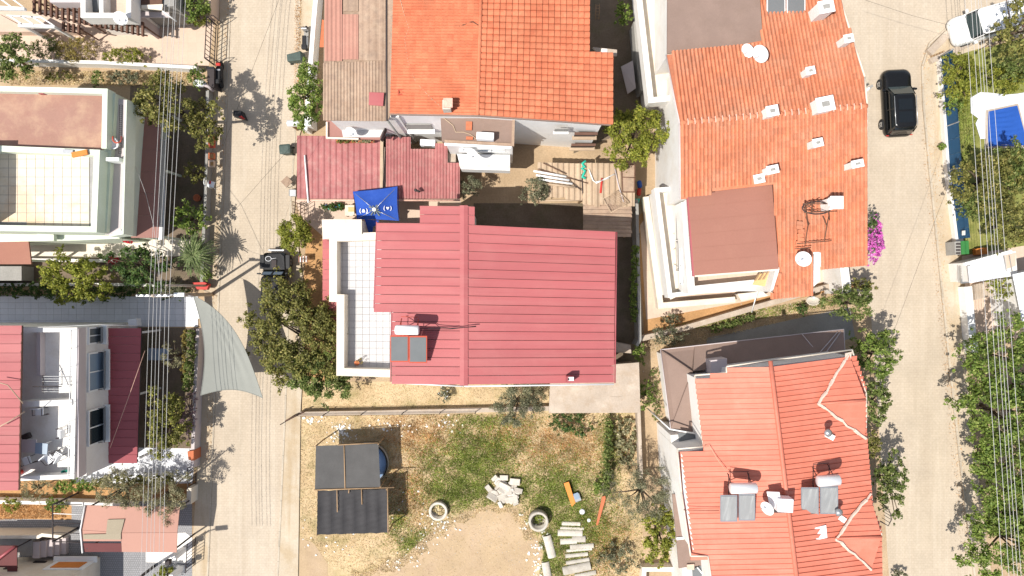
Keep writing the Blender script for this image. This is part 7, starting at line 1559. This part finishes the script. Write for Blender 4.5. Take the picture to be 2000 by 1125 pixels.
a('olive_tree', 'small grey-green tree at the end of the dusty red shed roof', 'olive tree', 918, 366, 20, 24, 2.0, .8, lf_gr, .11, 1.1, .3, .3, None, True, .4)
a('olive_tree', 'round grey-green tree in front of the pale corrugated lean-to', 'olive tree', 1046, 374, 28, 28, 2.2, .9, lf_gr, .11, 1.25, .26, .3, None, True, .4)
# right road trees
a('tree', 'street tree at the corner north of the orange house', 'tree', 1655, 592, 44, 36, 2.6, 1.0, lf_md, .14, 1.1, .26, .4)
a('tree', 'street tree with a wide bulge over the right road, beside the upper gable', 'tree', 1708, 690, 42, 54, 2.8, 1.2, lf_br, .14, 1.15, .24, .4)
a('tree', 'narrow street tree below the wide one, beside the upper gable', 'tree', 1708, 782, 24, 46, 2.6, 1.0, lf_md, .14, 1.1, .28, .4)
a('tree', 'round street tree beside the lower gable of the orange house', 'tree', 1736, 940, 32, 54, 3.0, 1.2, lf_md, .14, 1.1, .24, .4)
a('shrub', 'small tree between the two gables at the street side', 'shrub', 1703, 868, 12, 26, 2.2, .8, lf_am, .13, .9, .3)
a('shrub', 'low bush by the kerb at the bottom of the orange house', 'shrub', 1755, 1122, 14, 8, .5, .4, lf_gr, .12, .9, .4)
a('bougainvillea', 'bright pink bougainvillea at the edge of the weathered roof', 'flowering bush', 1706, 475, 14, 40, 2.4, .9, lf_pk, .11, 1.05, .3, .4, None, True, .8)
a('shrub', 'dark green branch tips above the pink bougainvillea', 'shrub', 1700, 440, 14, 18, 2.6, .6, lf_dk, .14, .6, .35, .5)
a('shrub', 'grey-green bush by the white wall fin south of the weathered roof', 'shrub', 1682, 555, 22, 14, 2.0, .6, lf_am, .13, .7, .3, .5)
# far right
a('tree', 'dark tall tree in the top right corner behind the white van', 'tree', 1990, 60, 46, 56, 4.0, 1.6, lf_am, .17, 1.1, .2, .4)
a('tree', 'dark tree at the right edge in the shade of the corner tree', 'tree', 1985, 128, 30, 30, 3.0, 1.0, lf_md, .15, 1.0, .25, .4)
a('shrub', 'light green hedge bush behind the top of the blue fence', 'shrub', 1872, 155, 32, 56, 2.2, .9, lf_ye, .13, 1.2, .22, .35)
a('shrub', 'pale green bush along the white pool deck', 'shrub', 1958, 155, 46, 26, 1.4, .7, lf_ye, .13, 1.2, .28, .3)
a('shrub', 'green bush leaning over the middle of the blue fence', 'shrub', 1862, 205, 18, 18, 2.3, .5, lf_br, .12, .8, .35, .4)
a('shrub', 'lone small round bush on the pavement of the right road', 'shrub', 1839, 287, 6, 7, .5, .3, lf_br, .1, 1.2, .45, .2)
a('tree', 'large olive brown tree beside the blue fence, below the pool', 'tree', 1930, 355, 66, 66, 3.2, 1.5, lf_am, .15, 1.15, .18, .4)
a('tree', 'green tree at the right edge below the blue pool cover', 'tree', 1990, 330, 40, 54, 3.4, 1.3, lf_md, .15, 1.1, .22, .4)
a('tree', 'tree with pale leaves in front of the garage entrance', 'tree', 1965, 440, 48, 48, 2.8, 1.2, lf_am, .15, 1.05, .22, .4)
a('shrub', 'green bush at the lower end of the blue fence', 'shrub', 1892, 400, 22, 30, 2.0, .8, lf_md, .13, 1, .28, .4)
a('shrub', 'sparse light bush in front of the white corrugated roof', 'shrub', 1955, 560, 30, 22, 1.8, .7, lf_ye, .13, .8, .28, .4)
a('tree', 'large glossy tree at the right edge, northernmost of the four along the lower right road', 'tree', 1940, 690, 66, 70, 3.4, 1.5, lf_br, .17, 1.1, .17, .5)
a('tree', 'second large glossy tree along the lower right road', 'tree', 1950, 800, 80, 78, 3.6, 1.6, lf_br, .18, 1.15, .17, .5)
a('tree', 'third large glossy tree along the lower right road', 'tree', 1954, 922, 76, 76, 3.4, 1.5, lf_br, .17, 1.15, .17, .5)
a('tree', 'southernmost large tree in the bottom right corner', 'tree', 1966, 1050, 84, 82, 3.6, 1.5, lf_br, .17, 1.15, .17, .5)
a('tree', 'tree half cut off by the right edge behind the four large ones', 'tree', 2020, 760, 44, 90, 4.0, 1.4, lf_dk, .18, .9, .2, .4)
a('tree', 'another tree cut off by the right edge, further down', 'tree', 2030, 980, 44, 110, 4.0, 1.4, lf_am, .18, .8, .2, .4)
print('leaves', NLEAF, 'objects', len(bpy.data.objects))
